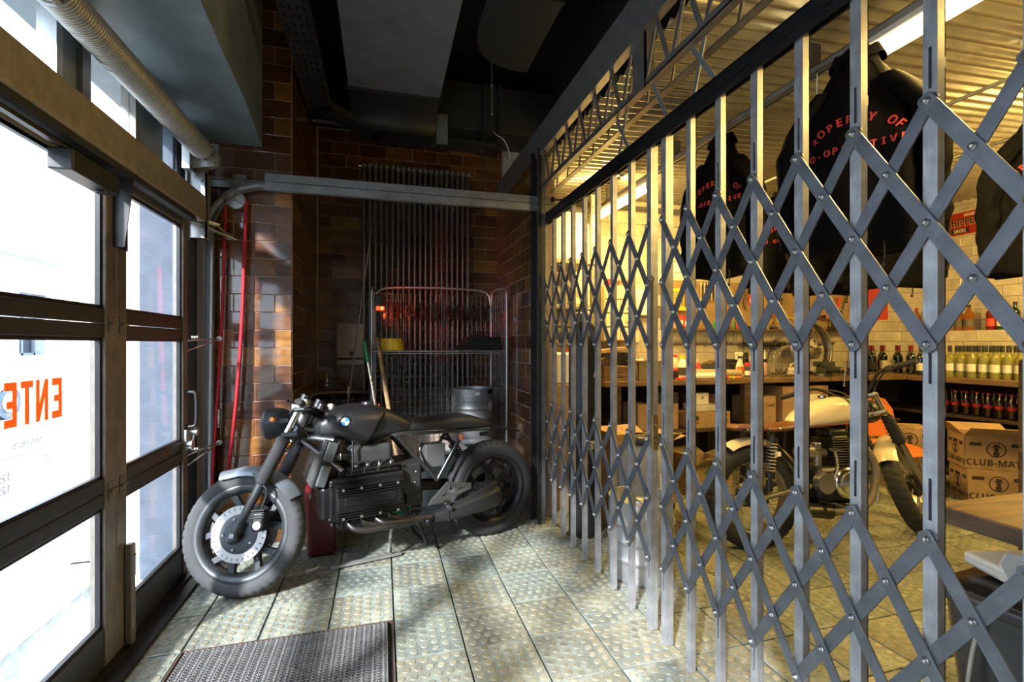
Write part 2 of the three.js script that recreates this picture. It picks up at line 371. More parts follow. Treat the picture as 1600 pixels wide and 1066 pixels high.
// ---------- street door (sectional, glazed) ----------
{
  const d = DOOR = struct('door_1', 'glazed sectional street door in dark metal with lettering on the glass');
  const cols = [[2.47, 3.09], [0.98, 2.305], [-0.0, 0.86]];
  const rows = [[0.19, 0.682], [0.80, 1.378], [1.495, 2.03]];
  const T = 0.045;
  // stiles: a double one between the leaves, one at the jamb
  const stile = (z0, z1, m = M.alu) => mesh('stile', rbox(T + 0.012, 2.06, z1 - z0, 0.006, XF, 1.06, -(z0 + z1) / 2), m, d);
  stile(3.09, 3.15); stile(2.388, 2.47); stile(2.305, 2.384); stile(0.86, 0.98); stile(-0.06, 0.0);
  for (const [z0, z1] of cols) {
    const ph = [[0.03, 0.19], [0.682, 0.738], [0.742, 0.80], [1.378, 1.434], [1.438, 1.495], [2.03, 2.09]];
    for (const [y0, y1] of ph) mesh('rail', rbox(T, y1 - y0, z1 - z0, 0.006, XF, (y0 + y1) / 2, -(z0 + z1) / 2), y1 > 2.05 ? M.alu : M.doorRail, d);
    for (const [y0, y1] of rows) {
      const p = mesh('pane', box(0.006, y1 - y0 + 0.01, z1 - z0 + 0.01, XF - 0.008, (y0 + y1) / 2, -(z0 + z1) / 2), M.pane, d);
      const b = []; for (const [a0, a1, b0, b1] of [[y0, y0 + 0.014, z0, z1], [y1 - 0.014, y1, z0, z1], [y0, y1, z0, z0 + 0.014], [y0, y1, z1 - 0.014, z1]]) b.push(bb(XF - 0.003, XF + 0.014, a0, a1, -b1, -b0));
      mesh('glazing_bead', b, M.blackMetal, d);
    }
  }
  // hinges on the double stile, cover strip, threshold
  for (const y of [0.742, 1.436]) for (const z of [2.345, 2.43]) {
    const h = mesh('hinge', [rbox(0.004, 0.075, 0.05, 0.001, XF + 0.031, y, -z), cyl(0.007, 0.007, 0.05, 0, 0, 0, 10).rotateX(PI / 2).translate(XF + 0.038, y, -z), ...[-0.026, 0.026].map((q) => sph(0.0045, XF + 0.034, y + q, -z, 8))], M.alu, d);
  }
  mesh('bolt_cover', [rbox(0.03, 0.44, 0.035, 0.006, XF + 0.045, 0.25, -2.46), ...[0.08, 0.42].map((y) => sph(0.006, XF + 0.062, y, -2.46, 8))], M.alu, d);
  mesh('threshold', [bb(XF - 0.03, -1.00, 0.0, 0.018, -3.16, 0), bb(XF - 0.02, XF + 0.06, 0.018, 0.03, -3.16, 0)], M.darkSteel, d);
  // door closer box and cover flap on the top of the door leaf
  mesh('door_closer', [rbox(0.075, 0.075, 0.30, 0.006, XF + 0.06, 1.985, -2.11), cyl(0.02, 0.02, 0.012, XF + 0.065, 1.943, -2.2, 14)], M.darkSteel, d);
  mesh('closer_arm', [flat([XF + 0.06, 2.03, -2.0], [XF + 0.07, 2.03, -1.1], 0.02, 0.012)], M.darkSteel, d);
  mesh('closer_bracket', [ext([[0, 0], [0.075, 0], [0.04, -0.30], [0, -0.30]], 0.005).translate(XF + 0.03, 2.06, -2.36), bb(XF + 0.026, XF + 0.032, 1.76, 2.06, -2.47, -2.36)], M.doorRail, d);
  // handle and latch at the jamb side
  mesh('pull_handle', tube([[XF + 0.02, 1.075, -3.12], [XF + 0.075, 1.07, -3.12], [XF + 0.08, 1.05, -3.12], [XF + 0.08, 0.90, -3.12], [XF + 0.075, 0.88, -3.12], [XF + 0.02, 0.875, -3.12]], 0.011, 30), M.darkSteel, d);
  mesh('latch', [rbox(0.015, 0.12, 0.075, 0.004, XF + 0.035, 0.80, -3.13), cyl(0.028, 0.028, 0.03, 0, 0, 0, 18).rotateZ(PI / 2).translate(XF + 0.05, 0.77, -3.12), cyl(0.02, 0.02, 0.05, 0, 0, 0, 16).rotateZ(PI / 2).translate(XF + 0.055, 0.84, -3.15), flat([XF + 0.06, 0.77, -3.12], [XF + 0.06, 0.88, -3.19], 0.02, 0.006, [1, 0, 0])], M.zinc, d);
  // lettering on the glass, read from the street, so mirrored from inside
  const lm = mat([0.85, 0.25, 0.02], 0.9, 0, { transmission: 0.35, thickness: 0 }), gm = mat([0.22, 0.25, 0.30], 0.6);
  const gx = XF - 0.0035, zR = -2.087;          // right end as seen from inside
  const glyph = { E: [[[0, 0], [.62, 0], [.62, .18], [.22, .18], [.22, .42], [.5, .42], [.5, .58], [.22, .58], [.22, .82], [.62, .82], [.62, 1], [0, 1]]], N: [[[0, 0], [.2, 0], [.2, .58], [.5, 0], [.7, 0], [.7, 1], [.5, 1], [.5, .42], [.2, 1], [0, 1]]], T: [[[.22, 0], [.44, 0], [.44, .84], [.66, .84], [.66, 1], [0, 1], [0, .84], [.22, .84]]], R: [[[0, 0], [.2, 0], [.2, .36], [.28, .36], [.44, 0], [.66, 0], [.48, .4], [.64, .5], [.64, .88], [.5, 1], [0, 1]]] };
  let adv = 0; const word = [];
  for (const ch of 'ENTER') { for (const o of glyph[ch]) word.push(ext(o.map(([x, y]) => [(adv + x) * 0.085, y * 0.142]), 0.0012)); adv += 0.86; }
  // the word runs from its right end (inside view) towards the viewer
  mesh('lettering', flip(merge(word).rotateY(PI / 2).scale(1, 1, -1)).translate(gx, 1.088, zR), lm, d, 'orange mirrored word on the glass');
  const font = await new FontLoader().loadAsync('fonts/droid/droid_sans_regular.typeface.json');
  const txt = (s, size, y, off) => { const g = new TextGeometry(s, { font, size, depth: 0.0008, curveSegments: 3 }); return flip(fix(g).rotateY(PI / 2).scale(1, 1, -1)).translate(gx, y, zR + off); };
  mesh('small_lettering', [txt('OOO', 0.017, 1.018, 0.105), txt('MOTO', 0.017, 1.018, 0.17), txt('12:00', 0.024, 0.925, 0.245), txt('12:00', 0.024, 0.888, 0.245), txt('BC', 0.015, 0.955, 0.075), txt('CB', 0.015, 0.928, 0.055), txt('-', 0.015, 0.955, 0.045), bb(gx - 0.0008, gx, 0.992, 0.9945, zR, zR + 0.6)], gm, d, 'small grey opening hours on the glass');
}
// head beam and transom windows
{
  one('door_head_beam', [rbox(0.13, 0.155, 3.4, 0.012, -1.085, 2.16, -1.53), bb(-1.14, -1.06, 2.235, 2.25, -3.2, 0.15)], M.beam, 'brass coloured metal beam across the head of the street door', 'beam');
  one('weather_seal', [cyl(0.018, 0.018, 3.05, 0, 0, 0, 12).rotateX(PI / 2).translate(-1.045, 2.075, -1.55), bb(-1.07, -1.03, 2.055, 2.072, -3.1, 0)], M.rubber, 'black rubber seal roll under the brass coloured beam', 'seal');
  const w = struct('window_1', 'transom glazing above the door');
  for (const [z0, z1] of [[2.70, 3.19], [2.29, 2.66], [2.29, 2.29], [0.2, 2.11]]) if (z1 > z0) mesh('pane', bb(-1.17, -1.164, 2.2, 2.68, -z1, -z0), M.pane, w);
  const gm = mat([0.22, 0.26, 0.28], 0.5, 0, { map: tGrime });
  mesh('mullion', bb(-1.20, -1.14, 2.2, 2.68, -2.30, -2.245), M.rawSteel, w);
  mesh('mullion', bb(-1.20, -1.14, 2.2, 2.68, -2.70, -2.66), M.alu, w);
  mesh('mullion', bb(-1.20, -1.14, 2.2, 2.68, -2.125, -2.09), M.zinc, w);
  mesh('fixed_panel', bb(-1.175, -1.16, 2.2, 2.68, -2.245, -2.125), gm, w, 'grey blind panel');
  mesh('fixed_panel', bb(-1.175, -1.16, 2.2, 2.68, -3.0, -2.74), gm, w, 'grey blind panel');
  mesh('sill', bb(-1.2, -1.13, 2.19, 2.215, -3.2, 0), M.darkSteel, w);
  mesh('head', bb(-1.2, -1.14, 2.655, 2.68, -3.2, 0), M.darkSteel, w);
}
// ======================= DOOR HARDWARE =======================
{
  const DT = 3.485;
  // torsion spring on its shaft
  const t = thing('torsion_spring', 'grey coiled torsion spring on a shaft under the blue grey soffit', 'spring', [-1.03, 2.50, 0]);
  mesh('shaft', bar([0, 0, 0.1], [0, 0, -3.44], 0.0165, 14), M.zinc, t);
  const helix = []; const n = 96, R = 0.055, z0 = -1.86, z1 = -3.16;
  class H extends THREE.Curve { getPoint(u) { return V(R * Math.cos(u * n * 2 * PI), R * Math.sin(u * n * 2 * PI), z0 + (z1 - z0) * u); } }
  mesh('coil', new THREE.TubeGeometry(new H(), n * 14, 0.0072, 5), mat([0.50, 0.51, 0.52], 0.42, 0.6, { map: tGrime }), t);
  mesh('core_sleeve', cyl(0.0495, 0.0495, z0 - z1, 0, 0, 0, 20).rotateX(PI / 2).translate(0, 0, (z0 + z1) / 2), M.darkSteel, t);
  const marks = []; for (let i = 0; i < 34; i++) { const a = -0.35 + (i % 4) * 0.13, z = z0 - 0.06 - Math.floor(i / 4) * 0.15 - (i % 4) * 0.012; marks.push(box(0.012, 0.001, 0.007).translate(0, 0.0628, 0).rotateZ(a).translate(0, 0, z)); }
  each('paint_mark', marks, M.red, t);
  const cone = lathe([[0.02, 0], [0.05, 0], [0.058, 0.012], [0.048, 0.03], [0.046, 0.07], [0.036, 0.085], [0.02, 0.09]]).rotateX(PI / 2);
  mesh('winding_cone', [cone.clone().translate(0, 0, z0 - 0.03), ...[0, 1, 2, 3].map((k) => rbox(0.022, 0.022, 0.03, 0.003, 0.05, 0, z0 + 0.012).rotateZ(0.4 + k * PI / 2)), ...[0.9, 2.4].map((a) => bar([0.03, 0, z0 + 0.045], [0.062, 0, z0 + 0.045], 0.006, 6).rotateZ(a))], M.zinc, t);
  mesh('winding_cone', [cone.clone().rotateY(PI).translate(0, 0, z1 + 0.04), ...[0, 1, 2, 3].map((k) => rbox(0.02, 0.02, 0.03, 0.003, 0.055, 0, z1 - 0.01).rotateZ(0.2 + k * PI / 2))], M.zinc, t);
  mesh('cable_drum', lathe([[0.02, 0], [0.07, 0], [0.07, 0.006], [0.06, 0.012], [0.063, 0.022], [0.06, 0.032], [0.063, 0.042], [0.06, 0.052], [0.068, 0.06], [0.06, 0.068], [0.02, 0.075]]).rotateX(-PI / 2).translate(0, 0, -3.26), M.zinc, t);
  mesh('end_bracket', [bb(-0.09, 0.05, -0.02, 0.0, -3.235, -3.228), ext([[-0.10, -0.10], [0.07, -0.07], [0.07, 0.06], [-0.10, 0.06]], 0.005).translate(0, 0, -3.24), bb(-0.10, -0.06, -0.12, 0.06, -3.24, -3.17), ...[[-0.08, -0.09], [-0.08, 0.03], [0.05, -0.05]].map(([x, y]) => cyl(0.009, 0.009, 0.012, 0, 0, 0, 6).rotateX(PI / 2).translate(x, y, -3.225))], M.zinc, t);
  // plate column that carries the bracket
  one('jamb_plate', [bb(-1.135, -1.04, 2.0, 2.40, -3.30, -3.292), bb(-1.05, -1.04, 2.0, 2.40, -3.36, -3.292), bb(-1.145, -1.135, 1.98, 2.48, -3.31, -3.26), ...[2.07, 2.2, 2.35].map((y) => cyl(0.009, 0.009, 0.012, 0, 0, 0, 6).rotateX(PI / 2).translate(-1.07, y, -3.286))], M.galv, 'galvanised bracket plate beneath the end of the spring shaft', 'bracket');
  // horizontal track pair with the bend into the vertical track
  const U = (w, h) => [[-w, -h], [w, -h], [w, -h + 0.003], [-w + 0.003, -h + 0.003], [-w + 0.003, h - 0.003], [w, h - 0.003], [w, h], [-w, h]];
  const tk = thing('door_track', 'galvanised roller track running level across the niche from the door', 'track', [0, 0, 0]);
  const chan = (x0, x1, y) => ext(U(0.02, 0.0265), x1 - x0).rotateY(PI / 2).translate(x0, y, -DT);
  mesh('upper_rail', chan(-0.755, 1.30, 2.462), M.galv, tk);
  mesh('lower_rail', chan(-0.755, 1.30, 2.404), M.galv, tk);
  mesh('tie_rail', [bb(-1.16, -0.62, 2.385, 2.435, -DT - 0.03, -DT - 0.024), bb(-1.16, -0.62, 2.433, 2.438, -DT - 0.03, -DT + 0.005)], M.galv, tk);
  const bolts = []; for (const x of [-0.73, -0.66, -0.42, 0.13, 0.18, 0.72, 0.78, 1.15]) for (const y of [2.462, 2.404]) bolts.push(sph(0.0075, x, y, -DT + 0.021, 8));
  for (const x of [-0.8, -0.96, -0.88]) bolts.push(sph(0.0075, x, 2.41, -DT + (x < -0.9 ? -0.02 : 0.021), 8));
  each('bolt', bolts, M.bolt, tk);
  const bend = []; const prof = [[0.0265, 0.02], [0.0265, -0.02], [-0.0265, -0.02], [-0.0265, 0.02], [-0.0225, 0.02], [-0.0225, -0.016], [0.0225, -0.016], [0.0225, 0.02]];
  for (let i = 0; i <= 18; i++) { const a = i / 18 * PI / 2; bend.push(prof.map(([u, v]) => { const rad = 0.33 + u; return [-0.755 - rad * Math.sin(a), 2.404 - 0.33 + rad * Math.cos(a), -DT + v]; })); }
  bend.push(prof.map(([u, v]) => [-1.085 - u, 0.1, -DT + v]));
  const bg = loft(bend); mesh('bend', bg, M.galv, tk);
  mesh('end_bumper', [bar([1.26, 2.47, -DT + 0.03], [1.50, 2.47, -DT + 0.03], 0.006, 8), ...Array.from({ length: 14 }, (_, i) => tor(0.012, 0.002, 12, 5).rotateY(PI / 2).translate(1.28 + i * 0.012, 2.47, -DT + 0.03)), cyl(0.022, 0.022, 0.012, 0, 0, 0, 16).rotateZ(PI / 2).translate(1.27, 2.47, -DT + 0.03), cyl(0.03, 0.03, 0.012, 0, 0, 0, 16).rotateZ(PI / 2).translate(1.36, 2.47, -DT + 0.03)], M.darkSteel, tk);
  each('hanger', [bb(-0.955, -0.875, 2.43, 2.475, -3.525, -3.50), bb(1.25, 1.30, 2.36, 2.50, -3.5, -3.49)], M.galv, tk);
  // top roller arm
  mesh('roller_arm', [flat([-1.14, 2.10, -3.24], [-0.93, 2.03, -3.46], 0.035, 0.006), flat([-1.12, 2.12, -3.26], [-1.00, 2.10, -3.38], 0.02, 0.02), bar([-1.0, 2.09, -3.36], [-0.97, 2.06, -3.46], 0.008, 8), cyl(0.022, 0.022, 0.014, 0, 0, 0, 14).rotateX(PI / 2).translate(-0.965, 2.05, -3.465)], M.zinc, DOOR);
  for (const y of [1.37, 0.70]) mesh('roller_bracket', [bar([-1.10, y, -3.17], [-1.02, y + 0.015, -3.46], 0.005, 6), bar([-1.10, y - 0.06, -3.16], [-1.02, y + 0.01, -3.46], 0.005, 6), cyl(0.016, 0.016, 0.02, 0, 0, 0, 12).rotateX(PI / 2).translate(-1.02, y + 0.015, -3.46), ...[0, 1, 2].map((k) => sph(0.009, -1.07 - k * 0.014, y + 0.022, -3.24, 8))], M.zinc, DOOR);
  one('floor_bracket', [rbox(0.10, 0.16, 0.012, 0.003, -1.06, 0.16, -3.33), rbox(0.012, 0.16, 0.10, 0.003, -1.11, 0.16, -3.28), bb(-1.12, -1.0, 0.0, 0.07, -3.36, -3.24)], M.zinc, 'pale metal foot bracket on the floor where the door meets the pier', 'bracket');
  one('strike_plate', [bb(-1.06, -1.02, 0.80, 0.92, -3.519, -3.51), ...[0.82, 0.9].map((y) => sph(0.006, -1.04, y, -3.508, 8))], M.zinc, 'small strike plate screwed to the pier beside the door latch', 'plate');
  // pulley and red rope loop
  const p = thing('rope_pulley', 'small round pulley under the curved track on the brown pier', 'pulley', [-0.935, 2.30, -3.495]);
  mesh('wheel', [lathe([[0.008, -0.016], [0.058, -0.016], [0.06, -0.012], [0.05, -0.004], [0.05, 0.004], [0.06, 0.012], [0.058, 0.016], [0.008, 0.016]], 30).rotateX(PI / 2)], M.zinc, p);
  mesh('spokes', [0, 1, 2].map((k) => bar([0, 0, 0.017], [0.052 * Math.cos(k * 2.094 + 1.5), 0.052 * Math.sin(k * 2.094 + 1.5), 0.017], 0.004, 6)).concat([cyl(0.014, 0.014, 0.03, 0, 0, 0, 12).rotateX(PI / 2)]), M.galv, p);
  mesh('strap', [bb(-0.012, 0.012, -0.01, 0.10, -0.03, -0.024)], M.galv, p);
  const ropeM = mat([0.50, 0.012, 0.03], 0.8, 0, { map: tCloth });
  const rope = thing('pull_rope', 'long red rope loop hanging down the brown tiled pier', 'rope', [0, 0, 0]);
  mesh('strand', tube([[-0.995, 2.30, -3.495], [-1.0, 2.1, -3.495], [-1.02, 1.4, -3.49], [-1.05, 0.7, -3.46], [-1.06, 0.42, -3.45]], 0.0095, 60, 8), ropeM, rope);
  mesh('strand', tube([[-0.875, 2.30, -3.495], [-0.88, 2.1, -3.495], [-0.90, 1.4, -3.48], [-0.95, 0.7, -3.45], [-1.0, 0.42, -3.45], [-1.06, 0.42, -3.45]], 0.0125, 70, 8), ropeM, rope);
}
// doormat grating let into the floor
{
  const g = thing('doormat_grating', 'dark metal mesh doormat grating let into the floor tiles', 'doormat', [0, 0, 0]);
  const x0 = -0.85, x1 = 0.05, z0 = -2.383, z1 = -1.30;
  mesh('frame', [bb(x0, x1, -0.03, 0.004, z0, z0 + 0.006), bb(x0, x0 + 0.006, -0.03, 0.004, z0, z1), bb(x1 - 0.006, x1, -0.03, 0.004, z0, z1)], mat([0.16, 0.11, 0.08], 0.6, 0.5, { map: tGrime }), g);
  mesh('pan', bb(x0, x1, -0.0118, -0.0108, z0, z1), M.black, g);
  const bm = mat([0.33, 0.335, 0.34], 0.42, 0.45, { map: tSteel });
  for (let x = x0 + 0.02; x < x1 - 0.01; x += 0.0425) mesh('bearing_bar', bb(x - 0.0015, x + 0.0015, -0.01, 0.0045, z0 + 0.006, z1), bm, g);
  // zigzag wires between the bars
  const zz = []; const cw = 0.0425;
  for (let x = x0 + 0.02; x < x1 - 0.04; x += cw) for (let z = z0 + 0.012; z < z1 - 0.012; z += 0.0165) for (let k = 0; k < 2; k++) { const a = x + cw * k / 2; zz.push([a, z, a + cw / 4, z + 0.012], [a + cw / 4, z + 0.012, a + cw / 2, z]); }
  const P = [], up = 0.0042, dn = -0.006, w = 0.0021;
  for (const [xa, za, xb, zb] of zz) {
    const dx = xb - xa, dz = zb - za, L = Math.hypot(dx, dz), nx = -dz / L * w, nz = dx / L * w;
    const q = (a, b, c, d) => P.push(...a, ...b, ...c, ...a, ...c, ...d);
    q([xa + nx, up, za + nz], [xb + nx, up, zb + nz], [xb - nx, up, zb - nz], [xa - nx, up, za - nz]);
    q([xa + nx, dn, za + nz], [xb + nx, dn, zb + nz], [xb + nx, up, zb + nz], [xa + nx, up, za + nz]);
    q([xa - nx, up, za - nz], [xb - nx, up, zb - nz], [xb - nx, dn, zb - nz], [xa - nx, dn, za - nz]);
  }
  const geo = new THREE.BufferGeometry(); geo.setAttribute('position', new THREE.Float32BufferAttribute(P, 3)); geo.computeVertexNormals();
  mesh('wire_mesh', fix(geo), bm, g).userData.kind = 'stuff';
}
// ======================= FOLDING GATE =======================
const gateLink = {};
{
  const W = 0.030, DX = 0.022, H = 2.255;
  const Y = [[1.90, 1.35], [0.909, 0.36]];
  const slot = (y0, y1) => [[-0.0035, y0], [0.0035, y0], [0.0035, y1], [-0.0035, y1]];
  const face = (w) => ext([[-w / 2, 0], [w / 2, 0], [w / 2, H], [-w / 2, H]], 0.003, 0, [slot(1.905, 2.0), slot(1.235, 1.325), slot(0.925, 1.02), slot(0.235, 0.335)]).rotateY(-PI / 2);
  const barGeo = merge([face(W), bb(0, DX, 0, H, -W / 2, -W / 2 + 0.003), bb(0, DX, 0, H, W / 2 - 0.003, W / 2), bb(DX - 0.003, DX, 0, H, -W / 2, W / 2)].map(fix)); uvBox(barGeo);
  const postGeo = merge([face(0.036), bb(0, 0.034, 0, H, -0.018, -0.014), bb(0, 0.034, 0, H, 0.014, 0.018), bb(0.03, 0.034, 0, H, -0.018, 0.018), bb(0.004, 0.03, 0, H, -0.026, -0.018)].map(fix)); uvBox(postGeo);
  const rivet = lathe([[0.0001, 0.011], [0.0035, 0.011], [0.005, 0.008], [0.005, 0.005], [0.0085, 0.005], [0.0085, 0]], 10).rotateZ(PI / 2); uvBox(rivet);
  const linkShape = (L) => { const s = new THREE.Shape(), w = 0.0155, r = 0.012; s.moveTo(-w, -r); s.lineTo(-w, L + r); s.lineTo(-w + 0.006, L + r + 0.006); s.lineTo(w - 0.006, L + r + 0.006); s.lineTo(w, L + r); s.lineTo(w, -r); s.lineTo(w - 0.006, -r - 0.006); s.lineTo(-w + 0.006, -r - 0.006); s.closePath(); return s; };
  const gl = {};
  const linkGeo = (L) => gl[L.toFixed(4)] ??= uvBox(fix(ext(linkShape(L), 0.0035, 0.0006).rotateY(-PI / 2).translate(-0.0005, 0, 0)));
  function leaf(zs, label, postAt) {
    const t = thing('folding_gate', label, 'gate', [XG, 0.025, 0]);
    zs.forEach((D, i) => { const b = mesh(i === postAt ? 'end_post' : 'bar', i === postAt ? postGeo : barGeo, i === postAt ? M.gateSteel : M.gateSteel, t); b.position.z = -D; if (i === postAt) b.scale.z = 1; });
    const n = zs.length;
    const put = (ya, za, yb, zb, layer) => {
      const L = Math.hypot(yb - ya, zb - za), m = mesh('link', linkGeo(L), M.linkSteel, t);
      m.position.set(-0.004 - layer * 0.0055, ya - 0.025, za); m.rotation.x = Math.atan2(zb - za, yb - ya);
    };
    for (const [yt, yb] of Y) {
      const ym = (yt + yb) / 2;
      for (let i = -1; i < n; i++) {
        // falling towards the viewer
        if (i >= 0 && i + 2 < n) put(yb, -zs[i], yt, -zs[i + 2], 0), put(yt, -zs[i], yb, -zs[i + 2], 1);
        if (i === -1) { put(ym, -zs[0], yt, -zs[1], 0); put(ym, -zs[0], yb, -zs[1], 1); }
        if (i === n - 2) { put(yb, -zs[i], ym, -zs[n - 1], 0); put(yt, -zs[i], ym, -zs[n - 1], 1); }
      }
      for (let i = 0; i < n; i++) {
        for (const y of [yt, ym, yb]) { const r = mesh('rivet', rivet, M.bolt, t); r.position.set(-0.0135, y - 0.025, -zs[i]); }
        if (i + 1 < n) for (const y of [(yt + ym) / 2, (ym + yb) / 2]) { const r = mesh('rivet', rivet, M.bolt, t); r.position.set(-0.0135, y - 0.025, -(zs[i] + zs[i + 1]) / 2); }
      }
    }
    return t;
  }
  const near = []; for (let D = 1.842; D > 0.2; D -= 0.176) near.push(D);
  const far = [3.44, 3.255, 3.075, 2.90, 2.715, 2.53, 2.335, 2.14, 1.962];
  leaf(near, 'long folding lattice gate leaf of steel bars in front of the pale motorcycle', 0);
  leaf(far, 'folding lattice gate leaf of steel bars in front of the gas cylinder', far.length - 1);
  one('gate_latch', [bb(XG - 0.028, XG - 0.018, 0.88, 1.66, -1.908, -1.900), rbox(0.03, 0.16, 0.012, 0.003, XG - 0.01, 0.95, -1.9), bar([XG - 0.02, 0.99, -1.93], [XG - 0.02, 0.99, -1.86], 0.006, 8), bar([XG - 0.02, 0.92, -1.93], [XG - 0.02, 0.92, -1.86], 0.006, 8), sph(0.01, XG - 0.02, 1.645, -1.905, 10)], mat([0.35, 0.24, 0.10], 0.4, 0.8), 'brassy latch where the two lattice gate leaves meet', 'latch');
  // head track of the gate
  one('gate_head_track', [bb(XG - 0.018, XG - 0.012, 2.255, 2.335, -3.50, 0.6), bb(XG + 0.028, XG + 0.034, 2.27, 2.335, -3.50, 0.6), bb(XG - 0.018, XG + 0.034, 2.33, 2.337, -3.50, 0.6), bb(XG - 0.022, XG - 0.017, 2.285, 2.305, -3.50, 0.6), cyl(0.012, 0.012, 0.01, 0, 0, 0, 6).rotateZ(PI / 2).translate(XG - 0.022, 2.30, -3.46)], mat([0.03, 0.031, 0.034], 0.4, 0.6, { map: tSteel }), 'dark steel head track carrying the folding lattice gates', 'track');
}
// steel post at the end of the divider and the lattice truss
{
  const p = thing('steel_column', 'dark steel channel post at the end of the ochre tiled wall', 'column', [1.15, 0, -3.42]);
  mesh('web', bb(-0.0, 0.012, 0, 2.82, -0.06, 0.055), M.rawSteel, p);
  mesh('flange', bb(-0.028, 0.0, 0, 2.82, 0.045, 0.055), M.darkSteel, p); mesh('flange', bb(-0.045, 0.012, 0, 2.82, -0.075, -0.06), M.darkSteel, p);
  mesh('angle_strip', [bb(0.012, 0.03, 0, 2.82, 0.03, 0.055)], M.rawSteel, p);
  each('bolt', [0.5, 1.2, 1.85, 2.2].map((y) => sph(0.009, -0.003, y, 0.0, 8)), M.bolt, p);
  const t = thing('lattice_truss', 'raw steel lattice truss above the folding gate', 'truss', [1.165, 0, 0]);
  const yb = 2.52, yt = 2.80, z0 = -3.46, z1 = 0.9;
  mesh('top_beam', [bb(-0.03, 0.02, yt, yt + 0.19, z0 - 1.3, z1)], mat([0.20, 0.20, 0.205], 0.38, 0.5, { map: tSteel }), t);
  mesh('top_angle', [bb(-0.035, 0.01, yt - 0.03, yt, z0, z1)], M.rawSteel, t);
  mesh('bottom_chord', [bb(-0.018, 0.018, yb, yb + 0.008, z0, z1), bb(-0.018, -0.012, yb, yb + 0.032, z0, z1)], M.rawSteel, t);
  mesh('bottom_chord', [bb(0.085, 0.12, yb, yb + 0.008, z0, z1)], M.rawSteel, t);
  const s = 0.21; let k = 0;
  for (let z = z0 + 0.05; z < z1 - s; z += s, k++) {
    mesh('lacing', flat([-0.004, yb + 0.004, z], [-0.004, yt - 0.006, z + s / 2], 0.024, 0.006, [1, 0, 0]), M.rawSteel, t);
    mesh('lacing', flat([-0.012, yt - 0.006, z + s / 2], [-0.012, yb + 0.004, z + s], 0.024, 0.006, [1, 0, 0]), M.rawSteel, t);
    mesh('rear_lacing', flat([0.1, yb + 0.004, z + s / 4], [0.1, yt + 0.06, z + s * 0.75], 0.014, 0.006, [1, 0, 0]), M.rawSteel, t);
  }
  for (const z of [-1.965, -0.9]) mesh('stiffener', [bb(-0.02, -0.012, yb, yt + 0.0, z - 0.055, z + 0.055), bb(-0.02, 0.03, yb, yt, z + 0.047, z + 0.055)], M.rawSteel, t, 'scratched steel plate');
  each('hanger', [[-1.62, -1.55], [-2.25, -2.2], [-1.9, -1.86]].map(([a, b]) => flat([0.02, yb, a], [0.035, 2.33, b + 0.05], 0.02, 0.005, [1, 0, 0])).concat([flat([0.02, yb, -2.15], [0.035, 2.33, -2.26], 0.02, 0.005, [1, 0, 0]), flat([0.02, yb, -1.55], [0.035, 2.33, -1.64], 0.02, 0.005, [1, 0, 0])]), M.galv, t);
}
